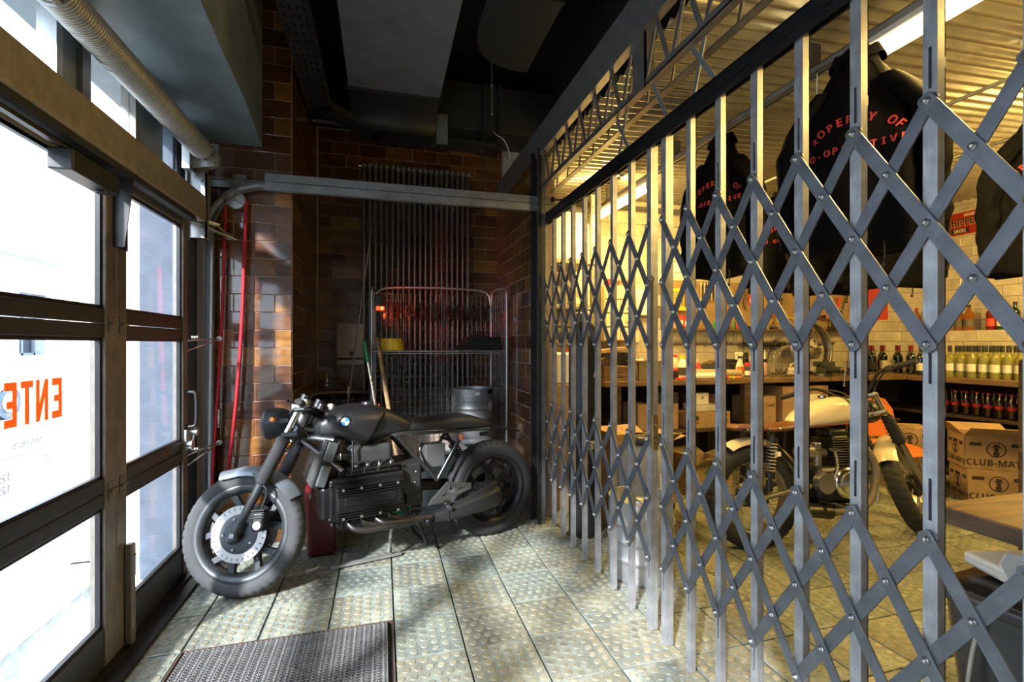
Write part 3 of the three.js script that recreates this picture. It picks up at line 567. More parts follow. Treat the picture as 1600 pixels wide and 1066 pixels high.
// ======================= WORKSHOP LAMPS =======================
{
  const glow = mat([1, 0.9, 0.7], 0.5, 0, { emissive: C(1.0, 0.78, 0.36), emissiveIntensity: 5.0 });
  const rail = thing('ceiling_channel', 'steel strut channel under the corrugated roof carrying the tube lamps', 'channel', [1.98, 2.645, 0]);
  mesh('strut', [bb(-0.02, 0.02, 0.012, 0.016, -DW, 0.5), bb(-0.02, -0.017, -0.02, 0.016, -DW, 0.5), bb(0.017, 0.02, -0.02, 0.016, -DW, 0.5), bb(-0.02, 0.0, -0.02, -0.017, -DW, 0.5)], M.galv, rail);
  each('clamp', [-0.5, -1.8, -2.9, -3.9].map((z) => bb(-0.03, 0.03, 0.016, 0.13, z - 0.015, z + 0.015)), M.rawSteel, rail);
  for (const [za, zb, X, YL, lab] of [[-1.66, -0.42, 1.98, 2.555, 'bright yellow fluorescent tube lamp above the big dark jacket'], [-4.18, -3.22, 1.98, 2.555, 'bright yellow fluorescent tube lamp above the wall drawers'], [-2.3, -1.1, 5.0, 2.66, 'added unseen yellow tube lamp over the bar counter that brightens the workshop walls']]) {  // the last lamp is added outside the view to brighten the workshop walls
    const L = thing('tube_lamp', lab, 'lamp', [X, YL, (za + zb) / 2]);
    const n = zb - za;
    mesh('housing', rbox(0.075, 0.03, n, 0.008, 0, 0.05, 0), M.whitePlastic, L);
    if (X > 2.5) each('hanger', [-0.4, 0.4].map((q) => bar([0, 0.06, q], [0, roofY(X) - YL + 0.01, q], 0.004, 6)), M.zinc, L);
    mesh('tube', rbox(0.075, 0.05, n - 0.05, 0.02, 0, 0.01, 0), glow, L);
    mesh('end_cap', rbox(0.078, 0.075, 0.025, 0.008, 0, 0.02, -n / 2), M.whitePlastic, L); mesh('end_cap', rbox(0.078, 0.075, 0.025, 0.008, 0, 0.02, n / 2), M.whitePlastic, L);
    for (const [dx, dy, tilt] of [[0, -0.03, 0], [-0.055, 0.0, -1.7], [0.055, 0.0, 1.7]]) {
      const r = new THREE.RectAreaLight(new THREE.Color(1.0, 0.65, 0.165), (X > 2.5 ? 520 : za < -3 ? 400 : 260) * (tilt < 0 ? 0.25 : tilt > 0 ? 0.8 : 1), 0.05, n - 0.06);
      r.position.set(dx, dy, 0); r.rotation.set(-PI / 2, tilt, 0, 'YXZ');
      L.add(r); r.lookAt(V(X + dx + Math.sin(tilt) * 1, YL + dy - Math.cos(tilt), (za + zb) / 2));
      r.castShadow = true;
    }
  }
  for (const [x, y, n] of [[3.07, 2.70, 'second'], [4.1, 2.74, 'third']]) {
    const r = thing('hanging_rail', n === 'second' ? 'galvanised conduit rail under the roof hung with dark jackets' : 'galvanised conduit rail under the roof nearest the red sign', 'rail', [x, y, 0]);
    mesh('conduit', bar([0, 0, 0.3], [0, 0, -DW + 0.02], 0.011, 10), M.galv, r);
    each('clamp', [-0.6, -1.6, -2.6, -3.6].map((z) => bb(-0.006, 0.006, 0, roofY(x) - y + 0.02, z - 0.01, z + 0.01)), M.galv, r);
  }
}
// ======================= NICHE AND CEILING SERVICES =======================
{
  // tall column radiator
  const r = thing('column_radiator', 'tall black column radiator on the dark tiled wall', 'radiator', [-0.19, 0.62, -4.70]);
  const n = 20, w = 1.03, h = 2.44, rm = mat([0.17, 0.158, 0.15], 0.28, 0.5);
  for (let i = 0; i < n; i++) {
    const x = 0.02 + i * (w - 0.04) / (n - 1);
    const c = mesh('column', [bar([x, 0.03, 0.03], [x, h - 0.03, 0.03], 0.0125, 10), bar([x, 0.03, -0.03], [x, h - 0.03, -0.03], 0.0125, 10)], rm, r);
    each('column_head', [rbox(0.046, 0.05, 0.10, 0.018, x, h - 0.02, 0), rbox(0.046, 0.05, 0.10, 0.018, x, 0.02, 0)], rm, c);
  }
  mesh('end_plug', bar([-0.03, h - 0.02, 0], [0.0, h - 0.02, 0], 0.016, 10), M.chrome, r);
  mesh('end_plug', bar([w, h - 0.02, 0], [w + 0.03, h - 0.02, 0], 0.016, 10), M.chrome, r);
  each('wall_bracket', [0.4, 2.1].map((y) => bb(0.1, 0.9, y, y + 0.02, -0.10, -0.04)), rm, r);
}
{
  // wire roll cage: front frame left and right, shelf, mesh back
  const c = thing('roll_cage', 'chrome wire roll cage with a shelf in front of the tall radiator', 'trolley', [0, 0, 0]);
  const x0 = -0.09, x1 = 1.10, zf = -4.22, zb = -4.57, yT = 1.82;
  const wire = mat([0.35, 0.35, 0.36], 0.25, 0.95), W = 0.0022;
  const arch = (a, b, y0, y1, rr0 = 0.07) => tube([[...a.slice(0, 1), y0, a[1]], [a[0], y1 - rr0, a[1]], [a[0] + (b[0] - a[0]) * 0.02, y1 - rr0 * 0.35, a[1] + (b[1] - a[1]) * 0.02], [a[0] + (b[0] - a[0]) * 0.07, y1, a[1] + (b[1] - a[1]) * 0.07], [b[0] - (b[0] - a[0]) * 0.07, y1, b[1] - (b[1] - a[1]) * 0.07], [b[0] - (b[0] - a[0]) * 0.02, y1 - rr0 * 0.35, b[1] - (b[1] - a[1]) * 0.02], [b[0], y1 - rr0, b[1]], [b[0], y0, b[1]]], 0.0115, 90, 8);
  mesh('back_frame', arch([x0 + 0.03, zb], [x1 - 0.08, zb], 0.14, yT + 0.05), M.zinc, c);
  mesh('side_frame', arch([x0, zf], [x0 + 0.02, zb], 0.14, yT + 0.02), M.zinc, c);
  mesh('side_frame', arch([x1, zf], [x1 - 0.06, zb], 0.14, yT + 0.04), M.zinc, c);
  const grid = (P, Q, y0, y1, nx, ny) => { const g = []; for (let i = 0; i <= nx; i++) { const t = i / nx; const x = P[0] + (Q[0] - P[0]) * t, z = P[1] + (Q[1] - P[1]) * t; g.push(bar([x, y0, z], [x, y1, z], W, 5)); } for (let j = 0; j <= ny; j++) { const y = y0 + (y1 - y0) * j / ny; g.push(bar([P[0], y, P[1] + 0.004], [Q[0], y, Q[1] + 0.004], W, 5)); } return g; };
  mesh('back_mesh', grid([x0 + 0.03, zb], [x1 - 0.08, zb], 0.16, yT, 24, 28), wire, c).userData.kind = 'stuff';
  mesh('side_mesh', grid([x0, zf], [x0 + 0.02, zb], 0.16, yT, 7, 28), wire, c).userData.kind = 'stuff';
  mesh('side_mesh', grid([x1, zf], [x1 - 0.06, zb], 0.16, yT, 7, 28), wire, c).userData.kind = 'stuff';
  mesh('shelf', [bar([x0, 1.288, zf + 0.01], [x1, 1.288, zf + 0.01], 0.006, 8), bar([x0, 1.268, zf + 0.01], [x1, 1.268, zf + 0.01], 0.005, 8), bb(x0, x1, 1.289, 1.293, zb + 0.01, zf), ...[0.0, 0.3, 0.36, 0.62, 0.7, 0.98].map((x) => bb(x, x + 0.05, 1.285, 1.294, zf - 0.02, zf + 0.014))], M.zinc, c);
  mesh('deck', bb(x0, x1, 0.13, 0.15, zb, zf), M.zinc, c);
  for (const [x, z] of [[x0 + 0.05, zf - 0.05], [x1 - 0.05, zf - 0.05], [x0 + 0.05, zb + 0.05], [x1 - 0.05, zb + 0.05]]) mesh('castor', [cyl(0.055, 0.055, 0.03, 0, 0, 0, 16).rotateZ(PI / 2).translate(x, 0.055, z), bb(x - 0.02, x + 0.02, 0.10, 0.13, z - 0.02, z + 0.02)], M.blackMetal, c);
  // black letters hung in the mesh
  const font = await new FontLoader().loadAsync('fonts/droid/droid_sans_bold.typeface.json');
  const lm = mat([0.008, 0.008, 0.009], 0.8);
  const s = thing('letter_sign', 'black capital letters hung across the wire roll cage', 'sign', [0.085, 1.575, zb + 0.03]);
  'TAKEAWAY'.split('').forEach((ch, i) => { const g = new TextGeometry(ch, { font, size: 0.145, depth: 0.02, curveSegments: 4 }); mesh('letter', fix(g).scale(0.82, 1.05, 1).translate(i * 0.119, 0, 0), lm, s); });
  // rear lamp clipped on the cage
  const l = thing('rear_lamp', 'small lit red lamp clipped to the corner of the roll cage', 'lamp', [-0.035, 1.68, zf + 0.02]);
  mesh('body', rbox(0.07, 0.13, 0.05, 0.015, 0, 0.03, 0), M.black, l);
  mesh('lens', rbox(0.07, 0.035, 0.03, 0.01, 0.015, -0.025, 0.02), mat([0.6, 0.02, 0.01], 0.3, 0, { emissive: C(1, 0.06, 0.01), emissiveIntensity: 2.2 }), l, 'glowing red lens');
  mesh('bulb', sph(0.011, 0.03, -0.025, 0.03, 10), mat([1, 0.5, 0.2], 0.3, 0, { emissive: C(1, 0.3, 0.06), emissiveIntensity: 8 }), l);
  mesh('cable', tube([[0.01, -0.05, 0], [0.0, -0.11, 0.01], [0.01, -0.17, 0], [0.005, -0.2, 0.0]], 0.008, 20), M.black, l);
  const pl = new THREE.SpotLight(new THREE.Color(1, 0.09, 0.02), 0.8, 0, 1.0, 0.9); pl.position.set(0.055, -0.02, 0.0); pl.castShadow = true; l.add(pl); pl.target.position.set(0.42, 0.02, -0.30); l.add(pl.target);
  // things on the shelf
  one('bowl', lathe([[0.0, 0.004], [0.10, 0.004], [0.113, 0.0], [0.118, 0.006], [0.092, 0.105], [0.086, 0.107], [0.08, 0.10], [0.075, 0.06], [0, 0.05]], 36), M.yellow, 'yellow plastic pet bowl on the shelf of the roll cage', 'bowl', [0.075, 1.294, -4.36]);
  const cl2 = []; for (let k = 0; k < 5; k++) { const g = rbox(0.42 - k * 0.03, 0.026, 0.24, 0.012, 0, 0.013 + k * 0.023, 0, 3), p = g.attributes.position; for (let i = 0; i < p.count; i++) { const x = p.getX(i); p.setY(i, p.getY(i) + 0.006 * Math.sin(x * 22 + k) - (Math.abs(x) > 0.16 ? 0.01 * k * (Math.abs(x) - 0.16) / 0.05 : 0)); } g.computeVertexNormals(); cl2.push(ry(g, 0.05 * k).translate(0.01 * k, 0, 0)); }
  one('folded_cloth', cl2, mat([0.022, 0.023, 0.026], 0.9, 0, { map: tCloth }), 'black folded cloth at the right end of the cage shelf', 'cloth', [0.86, 1.296, -4.39]);
}
// steel kegs
function kegGeo(R, H) {
  return { body: lathe([[R * 0.82, 0.03], [R * 0.97, 0.035], [R * 0.985, H * 0.10], [R * 0.985, H * 0.22], [R, H * 0.24], [R * 1.03, H * 0.27], [R * 1.03, H * 0.30], [R * 0.975, H * 0.335], [R * 0.975, H * 0.45], [R * 0.985, H * 0.46], [R * 1.02, H * 0.50], [R * 1.02, H * 0.52], [R * 0.975, H * 0.56], [R * 0.975, H * 0.66], [R * 1.03, H * 0.70], [R * 1.03, H * 0.73], [R * 0.98, H * 0.765], [R * 0.97, H * 0.80], [R * 0.9, H * 0.855], [R * 0.5, H * 0.885], [0, H * 0.89]], 40),
    chime: lathe([[R * 0.97, H * 0.79], [R * 0.97, H * 0.97], [R * 0.985, H * 0.99], [R * 0.97, H], [R * 0.94, H * 0.995], [R * 0.935, H * 0.84]], 40),
    foot: lathe([[R * 0.9, 0.04], [R * 0.93, 0.0], [R * 0.97, 0.0], [R * 0.985, 0.02], [R * 0.975, 0.05]], 40),
    valve: lathe([[0.045, H * 0.88], [0.045, H * 0.93], [0.03, H * 0.94], [0.03, H * 0.96], [0, H * 0.96]], 18) };
}
const kegM = mat([0.50, 0.50, 0.50], 0.5, 0.75, { map: tGrime });
function keg(name, label, pos, R, H, turn = 0, handles = true) {
  const k = thing(name, label, 'keg', pos, turn, undefined), g = kegGeo(R, H);
  mesh('body', g.body, kegM, k); mesh('foot_ring', g.foot, kegM, k); mesh('valve', g.valve, M.zinc, k);
  mesh('chime', g.chime, kegM, k);
  if (handles) for (const a of [0.3, 0.3 + PI]) mesh('hand_hole', rbox(0.10, 0.034, 0.006, 0.016, 0, H * 0.915, R * 0.974).rotateY(a), M.black, k);
  return k;
}
{
  const k1 = keg('beer_keg', 'steel beer keg standing on top of another inside the roll cage', [0.81, 0.585, -4.36], 0.185, 0.36, 0.6);
  const st = mesh('sticker', box(0.045, 0.025, 0.001, 0, 0.32, 0.182).rotateY(-0.55), M.paper, k1);
  mesh('label_rag', box(0.05, 0.08, 0.002, 0, 0.20, 0.192).rotateY(0.2), M.paper, k1, 'torn white label');
  keg('beer_keg', 'steel beer keg on the deck of the roll cage beneath another keg', [0.81, 0.152, -4.36], 0.19, 0.43, 0.1);
}
// hand basin corner: tap, dispenser, basin
{
  const b = thing('wall_basin', 'black wall basin in the dark corner of the niche', 'basin', [-0.36, 0.70, -4.52]);
  mesh('bowl', lathe([[0.0, 0], [0.13, 0.01], [0.21, 0.08], [0.235, 0.18], [0.245, 0.185], [0.25, 0.178], [0.225, 0.07], [0.14, -0.01], [0, -0.02]], 36), M.blackGloss, b);
  const t = thing('basin_tap', 'chrome swan neck tap above the black basin', 'tap', [-0.50, 0.955, -4.70]);
  mesh('spout', tube([[0, 0.03, 0], [0.0, 0.035, 0.02], [0.06, 0.035, 0.10], [0.16, 0.035, 0.22], [0.20, 0.02, 0.265], [0.205, -0.04, 0.27], [0.205, -0.06, 0.27]], 0.009, 40), M.chrome, t);
  mesh('valve', [cyl(0.017, 0.019, 0.07, 0, 0.04, 0.01), cyl(0.006, 0.006, 0.05, 0, 0.1, 0.01), sph(0.011, 0, 0.13, 0.01)], M.chrome, t);
  mesh('flange', cyl(0.03, 0.03, 0.012, 0, 0, 0).rotateX(PI / 2).translate(0, 0.035, -0.08), M.chrome, t);
  mesh('nozzle', [cyl(0.014, 0.012, 0.03, 0.205, -0.07, 0.27), sph(0.012, 0.205, -0.09, 0.27)], M.chrome, t);
  mesh('inlet', bar([0, 0.035, -0.09], [0, 0.035, 0.0], 0.01, 8), M.chrome, t);
  const d = thing('towel_dispenser', 'beige paper towel dispenser on the dark wall beside the radiator', 'dispenser', [-0.29, 1.13, -4.70]);
  mesh('case', rbox(0.25, 0.40, 0.14, 0.015, 0, 0.22, 0), mat([0.36, 0.29, 0.21], 0.45), d);
  mesh('slot', rbox(0.22, 0.02, 0.005, 0.002, 0, 0.085, 0.072), M.black, d); mesh('window', rbox(0.05, 0.04, 0.004, 0.002, 0.02, 0.135, 0.072), M.black, d);
}
// brooms and rods leaning against the cage
{
  const b = thing('broom', 'metal broom pole with a green grip leaning on the roll cage', 'broom', [0, 0, 0]);
  mesh('pole', bar([0.07, 0.06, -3.83], [-0.118, 1.20, -4.085], 0.0125, 12), M.chrome, b);
  mesh('grip', bar([-0.118, 1.20, -4.085], [-0.147, 1.375, -4.125], 0.0165, 14), M.green, b);
  mesh('head', rbox(0.30, 0.06, 0.08, 0.015, 0.07, 0.05, -3.83), M.green, b);
  const w = thing('broom', 'thick wooden broom handle leaning on the roll cage', 'broom', [0, 0, 0]);
  mesh('pole', bar([0.17, 0.06, -3.86], [-0.045, 1.40, -4.17], 0.0185, 14), mat([0.52, 0.33, 0.16], 0.6, 0, { map: tWood }), w);
  mesh('head', rbox(0.34, 0.06, 0.08, 0.015, 0.19, 0.05, -3.84), M.darkWood, w);
  const r = thing('hook_rod', 'thin long rod with a hooked top leaning in the niche corner', 'rod', [0, 0, 0]);
  mesh('rod', bar([-0.30, 0.75, -4.27], [-0.092, 2.36, -4.255], 0.007, 8), mat([0.25, 0.18, 0.15], 0.35, 0.6), r);
  mesh('hook', tube([[-0.092, 2.36, -4.255], [-0.085, 2.40, -4.255], [-0.065, 2.41, -4.255], [-0.055, 2.385, -4.255], [-0.06, 2.34, -4.255]], 0.006, 20), M.rawSteel, r);
}
// red jerrycan behind the engine, pale box and switch
{
  const j = thing('fuel_can', 'dark red fuel can on the floor behind the black motorcycle engine', 'can', [-0.40, 0, -3.36], 0.2);
  mesh('body', [rbox(0.17, 0.40, 0.30, 0.03, 0, 0.20, 0, 3)], mat([0.10, 0.004, 0.007], 0.4), j);
  mesh('handle', [tube([[0, 0.39, -0.09], [0, 0.44, -0.07], [0, 0.44, 0.03], [0, 0.39, 0.05]], 0.014, 20)], mat([0.10, 0.004, 0.007], 0.4), j);
  mesh('cap', cyl(0.03, 0.03, 0.04, 0, 0.41, 0.1), M.black, j);
  const b = thing('pump_box', 'pale grey plastic box on the floor behind the black motorcycle', 'box', [0.47, 0, -3.75], 0.1);
  mesh('body', rbox(0.34, 0.50, 0.20, 0.02, 0, 0.25, 0), mat([0.2, 0.24, 0.24], 0.5), b); mesh('rim', rbox(0.36, 0.03, 0.22, 0.01, 0, 0.515, 0), M.whitePlastic, b);
  one('wall_switch', [rbox(0.012, 0.03, 0.03, 0.003, 0, 0, 0), box(0.004, 0.014, 0.014, -0.007, 0, 0)], mat([0.2, 0.26, 0.36], 0.4), 'small square wall switch on the ochre tiled divider', 'switch', [1.134, 1.57, -4.05]);
}
// ---------- ducts, tray, hangers ----------
{
  const Y = 3.33;
  const a = thing('supply_duct', 'wide grey flat duct running back under the black ceiling', 'duct', [0, 0, 0]);
  mesh('sheet_case', [rbox(0.70, 0.32, 4.6, 0.006, 0.095, Y + 0.16, -1.55)], M.duct, a);
  each('flange', [-3.84, -2.2].map((z) => rbox(0.74, 0.36, 0.03, 0.003, 0.095, Y + 0.16, z)), M.ductDark, a);
  const el = []; for (let i = 0; i <= 10; i++) { const t = i / 10 * PI / 2, z = -3.855 - 0.42 * Math.sin(t), y = Y + 0.16 - 0.42 * (1 - Math.cos(t)) * 0.55, tt = t * 0.55; el.push([[-0.255, 0.16], [0.445, 0.16], [0.445, -0.16], [-0.255, -0.16]].map(([x, v]) => [x, y + v * Math.cos(tt), z + v * Math.sin(tt) * -1])); }
  mesh('elbow', loft(el).toNonIndexed(), M.ductDark, a);
  mesh('seam_strip', rbox(0.10, 0.26, 0.02, 0.004, 0.50, Y - 0.10, -4.16), M.duct, a);
  const b = thing('cross_duct', 'black rectangular duct crossing above the radiator', 'duct', [0, 0, 0]);
  mesh('sheet_case', rbox(1.60, 0.42, 0.40, 0.008, 0.79, 3.50, -4.42), M.ductDark, b);
  each('flange', [[0.90], [1.04]].map(([x]) => rbox(0.03, 0.46, 0.44, 0.004, x, 3.50, -4.42)), M.ductDark, b);
  const c = thing('return_duct', 'big black duct with a rounded corner beside the truss', 'duct', [0, 0, 0]);
  const s = new THREE.Shape(); s.moveTo(0.62, 0.5); s.lineTo(1.09, 0.5); s.lineTo(1.09, -3.55); s.lineTo(0.95, -3.55); s.quadraticCurveTo(0.62, -3.5, 0.62, -3.1); s.closePath();
  mesh('sheet_case', new THREE.ExtrudeGeometry(s, { depth: 0.5, bevelEnabled: false, curveSegments: 14 }).rotateX(PI / 2).scale(1, 1, -1).scale(1, 1, -1).scale(1, 1, 1).translate(0, 3.98, 0), M.ductDark, c);
  each('flange', [-1.2, -2.75].map((z) => bb(0.605, 1.09, 3.46, 3.985, z - 0.012, z + 0.012)), M.ductDark, c);
  // perforated cable tray
  const t = thing('cable_tray', 'black perforated cable tray bending along the dark ceiling corner', 'cable tray', [0, 0, 0]);
  const slots = (L) => { const h = []; for (let z = 0.06; z < L - 0.05; z += 0.075) for (const x of [-0.058, -0.02, 0.02, 0.058]) h.push([[x - 0.005, z], [x + 0.005, z], [x + 0.005, z + 0.032], [x - 0.005, z + 0.032]]); return h; };
  const seg = (L) => merge([ext([[-0.085, 0], [0.085, 0], [0.085, L], [-0.085, L]], 0.002, 0, slots(L)).rotateX(-PI / 2), bb(-0.085, -0.083, 0, 0.05, -L, 0), bb(0.083, 0.085, 0, 0.05, -L, 0)].map(fix));
  const tm = mat([0.05, 0.05, 0.055], 0.42, 0.5, { map: tGrime });
  mesh('tray_length', seg(2.9).translate(-0.475, 3.20, -1.1), tm, t);
  mesh('tray_bend', seg(0.62).rotateY(-0.75).translate(-0.47, 3.20, -3.98), tm, t);
  mesh('tray_length', seg(1.13).rotateY(-PI / 2 + 0.02).translate(-0.10, 3.20, -4.42), tm, t);
  each('joint', [-2.05, -2.6, -3.15, -3.6].map((z) => bb(-0.57, -0.38, 3.195, 3.20, z - 0.01, z + 0.01)), M.ductDark, t);
  mesh('paper_tag', bb(-0.50, -0.43, 3.194, 3.196, -2.16, -2.07), M.paper, t, 'white paper tag');
  let k = 0;
  for (const [x, y0, y1, z, lab] of [[0.90, 3.30, 3.56, -3.95, 'thin threaded rod hanging beside the black cross duct']]) one('threaded_rod', [bar([x, y0, z], [x, y1 + 0.4, z], 0.005, 6), cyl(0.012, 0.012, 0.01, x, y1, z, 6), cyl(0.012, 0.012, 0.01, x, y0 + 0.02, z, 6)], M.zinc, lab, 'rod');
  one('loose_wire', tube([[0.98, 3.30, -4.23], [0.985, 3.23, -4.14], [1.03, 3.16, -4.06], [1.07, 3.08, -4.05], [1.09, 2.98, -4.05]], 0.004, 24, 6), M.whitePlastic, 'loose white wire hanging below the black cross duct', 'wire');
  one('pipe_run', bar([-0.58, 3.28, -4.38], [0.0, 3.28, -4.38], 0.03, 14), mat([0.10, 0.09, 0.07], 0.35, 0.6), 'dull metal pipe stub above the cable tray bend', 'pipe');
}
// ======================= BLACK CAFE RACER =======================
function tyreGeo(R, w, side, seg = 168, groove = 0.0035, step = 4) {   // axle along z
  const prof = [[R - side, -w * 0.36], [R - side + 0.012, -w * 0.44], [R - side * 0.55, -w * 0.5], [R - side * 0.28, -w * 0.46], [R - 0.012, -w * 0.34], [R - 0.003, -w * 0.17], [R, 0], [R - 0.003, w * 0.17], [R - 0.012, w * 0.34], [R - side * 0.28, w * 0.46], [R - side * 0.55, w * 0.5], [R - side + 0.012, w * 0.44], [R - side, w * 0.36]];
  const cut = { 3: 0.6, 4: 1, 5: 1, 7: 1, 8: 1, 9: 0.6 };
  const rings = []; const n = seg;
  for (let i = 0; i < n; i++) {
    const a = i / n * 2 * PI;
    rings.push(prof.map(([r, z], k) => { const sh = k < 6 ? 0 : step >> 1; const g = cut[k] && ((i + sh) % step === 0) ? groove * cut[k] : 0; return [(r - g) * Math.cos(a), (r - g) * Math.sin(a), z]; }));
  }
  rings.push(rings[0].map((p) => [...p]));
  return loft(rings, false, false, false);
}
const ringLathe = (pts, s = 64) => lathe(pts, s).rotateX(PI / 2);
const discGeo = (ri, ro, t, slots) => { const sh = new THREE.Shape(); sh.absarc(0, 0, ro, 0, 2 * PI); const h = new THREE.Path(); h.absarc(0, 0, ri, 0, 2 * PI, true); const hs = [h]; for (let i = 0; i < slots; i++) { const a = i / slots * 2 * PI, c = Math.cos(a), s = Math.sin(a), r0 = ri + (ro - ri) * 0.52, r1 = ri + (ro - ri) * 0.82, w = 0.0022; hs.push(new THREE.Path([[r0, -w], [r1, -w], [r1, w], [r0, w]].map(([x, y]) => new THREE.Vector2(x * c - y * s, x * s + y * c)))); } sh.holes.push(...hs); return new THREE.ExtrudeGeometry(sh, { depth: t, bevelEnabled: false, curveSegments: 48 }); };
{
  const R0 = onY(765, 833, 0), F0 = onY(385, 922, 0), fx = F0[0] - R0[0], fz = F0[2] - R0[2];
  const t = thing('motorcycle', 'black cafe racer motorcycle parked beside the street door', 'motorcycle', [R0[0], 0, R0[2]], Math.atan2(-fz, fx));
  const WB = 1.5175, RF = 0.325, RR = 0.335;
  const paint = mat([0.007, 0.007, 0.008], 0.42, 0, { clearcoat: 0.35, clearcoatRoughness: 0.3 });
  const tyreM = mat([0.05, 0.05, 0.052], 0.82, 0, { map: tGrime, bumpMap: tGrimeL, bumpScale: 0.001 }), tyreR = mat([0.02, 0.02, 0.021], 0.72, 0, { map: tGrime });
  const rimM = mat([0.07, 0.075, 0.08], 0.4, 0.5, { map: tGrime }), rimR = mat([0.018, 0.018, 0.02], 0.35, 0.4), forkM = mat([0.045, 0.048, 0.052], 0.45, 0.4, { map: tGrime });
  const engM = mat([0.014, 0.014, 0.014], 0.4, 0.4, { map: tGrime }), alloy = mat([0.34, 0.33, 0.31], 0.4, 0.5, { map: tGrime }), fendM = mat([0.26, 0.29, 0.33], 0.3, 0.55, { map: tGrime });
  const discM = mat([0.62, 0.60, 0.60], 0.38, 0.55, { map: tGrime });
  // steering: turn about the head axis
  const A = V(1.235, 0.95, 0), ax = V(-0.45, 0.893, 0).normalize(), Q = new THREE.Quaternion().setFromAxisAngle(ax, -33 * PI / 180);
  const st = (g) => g.translate(-A.x, -A.y, -A.z).applyQuaternion(Q).translate(A.x, A.y, A.z);
  const sts = (l) => l.map((g) => st(fix(g)));
  function wheel(name, cx, R, w, side, tm, rm, f, hubW, spokeN = 5) {
    const g = new THREE.Group(); g.name = name; t.add(g);
    const at = (x) => f(x.translate(cx, R - 0.004, 0)), rr0 = R - side;
    mesh('tyre', at(tyreGeo(R, w, side, 220, 0.006, 5)), tm, g);
    mesh('rim', at(ringLathe([[rr0 + 0.012, -w * 0.42], [rr0 + 0.012, -w * 0.46], [rr0 - 0.004, -w * 0.46], [rr0 - 0.012, -w * 0.40], [rr0 - 0.022, -w * 0.36], [rr0 - 0.03, -w * 0.2], [rr0 - 0.03, w * 0.2], [rr0 - 0.022, w * 0.36], [rr0 - 0.012, w * 0.40], [rr0 - 0.004, w * 0.46], [rr0 + 0.012, w * 0.46], [rr0 + 0.012, w * 0.42]])), rm, g);
    mesh('hub', at(ringLathe([[0.012, -hubW], [0.045, -hubW], [0.055, -hubW + 0.01], [0.05, 0], [0.055, hubW - 0.01], [0.045, hubW], [0.012, hubW]], 30)), rm, g);
    for (let k = 0; k < spokeN; k++) {
      const a = k / spokeN * 2 * PI + 0.25, b = 0.30, P = (r, o) => [r * Math.cos(a + o), r * Math.sin(a + o)];
      const j = 0.115, parts = [];
      const arm = (p, q, w0, w1) => { const d = [q[0] - p[0], q[1] - p[1]], L = Math.hypot(...d), n = [-d[1] / L, d[0] / L]; return ext([[p[0] + n[0] * w0, p[1] + n[1] * w0], [p[0] - n[0] * w0, p[1] - n[1] * w0], [q[0] - n[0] * w1, q[1] - n[1] * w1], [q[0] + n[0] * w1, q[1] + n[1] * w1]], 0.020, 0.005).translate(0, 0, -0.010); };
      parts.push(arm(P(0.04, 0), P(j, 0), 0.022, 0.018), arm(P(j - 0.012, 0), P(rr0 - 0.022, b), 0.013, 0.012), arm(P(j - 0.012, 0), P(rr0 - 0.022, -b), 0.013, 0.012));
      mesh('spoke', at(merge(parts)), rm, g);
    }
    return [g, at];
  }
  const [fw, fat] = wheel('front_wheel', WB, RF, 0.112, 0.088, tyreM, rimM, (g) => st(fix(g)), 0.055);
  for (const s of [-1, 1]) {
    mesh('brake_disc', fat(discGeo(0.098, 0.144, 0.005, 28).translate(0, 0, s * 0.066 - 0.0025)), discM, fw, 'pale slotted brake disc');
    mesh('disc_carrier', fat(ringLathe([[0.03, -0.006], [0.06, -0.008], [0.10, -0.003], [0.10, 0.003], [0.06, 0.008], [0.03, 0.006]], 40).translate(0, 0, s * 0.068)), mat([0.06, 0.065, 0.075], 0.45, 0.5), fw);
    for (let k = 0; k < 5; k++) mesh('disc_bolt', fat(cyl(0.006, 0.006, 0.01, 0, 0, 0, 8).rotateX(PI / 2).translate(0.08 * Math.cos(k * 1.257), 0.08 * Math.sin(k * 1.257), s * 0.075)), M.bolt, fw);
  }
  mesh('axle', fat(bar([0, 0, -0.14], [0, 0, 0.14], 0.013, 12)), M.bolt, fw);
  // fork legs with gaiters
  const U = [-0.438, 0.899], fp = (s, d, z) => [WB - 0.012 + U[0] * s + d * U[1], RF + U[1] * s - d * U[0] * -1 * 0, z];
  for (const z of [-0.105, 0.105]) {
    const P = (s) => [WB + 0.0 + U[0] * s, RF + U[1] * s, z];
    const leg = mesh('fork_leg', sts([bar(P(-0.03), P(0.30), 0.0235, 18), sph(0.027, ...P(-0.03), 14)]), forkM, t);
    const bell = []; for (let i = 0; i < 17; i++) bell.push([0.030, i * 0.0145], [0.040, i * 0.0145 + 0.0072]);
    const bg = lathe([[0.028, -0.01], ...bell, [0.032, 0.25], [0.03, 0.26]], 22);
    const q = new THREE.Quaternion().setFromUnitVectors(V(0, 1, 0), V(U[0], U[1], 0)); const b0 = P(0.28);
    mesh('gaiter', st(fix(bg.applyQuaternion(q).translate(...b0))), M.rubber, leg);
    mesh('stanchion', sts([bar(P(0.52), P(0.76), 0.0195, 16)]), M.chrome, leg);
    mesh('fork_cap', sts([bar(P(0.75), P(0.79), 0.026, 16)]), M.blackMetal, leg);
    mesh('axle_clamp', sts([rbox(0.05, 0.06, 0.04, 0.012, WB, RF - 0.006, z + Math.sign(z) * 0.006)]), forkM, leg);
    // caliper
    const c0 = [WB - 0.125, RF + 0.055, z * 0.92];
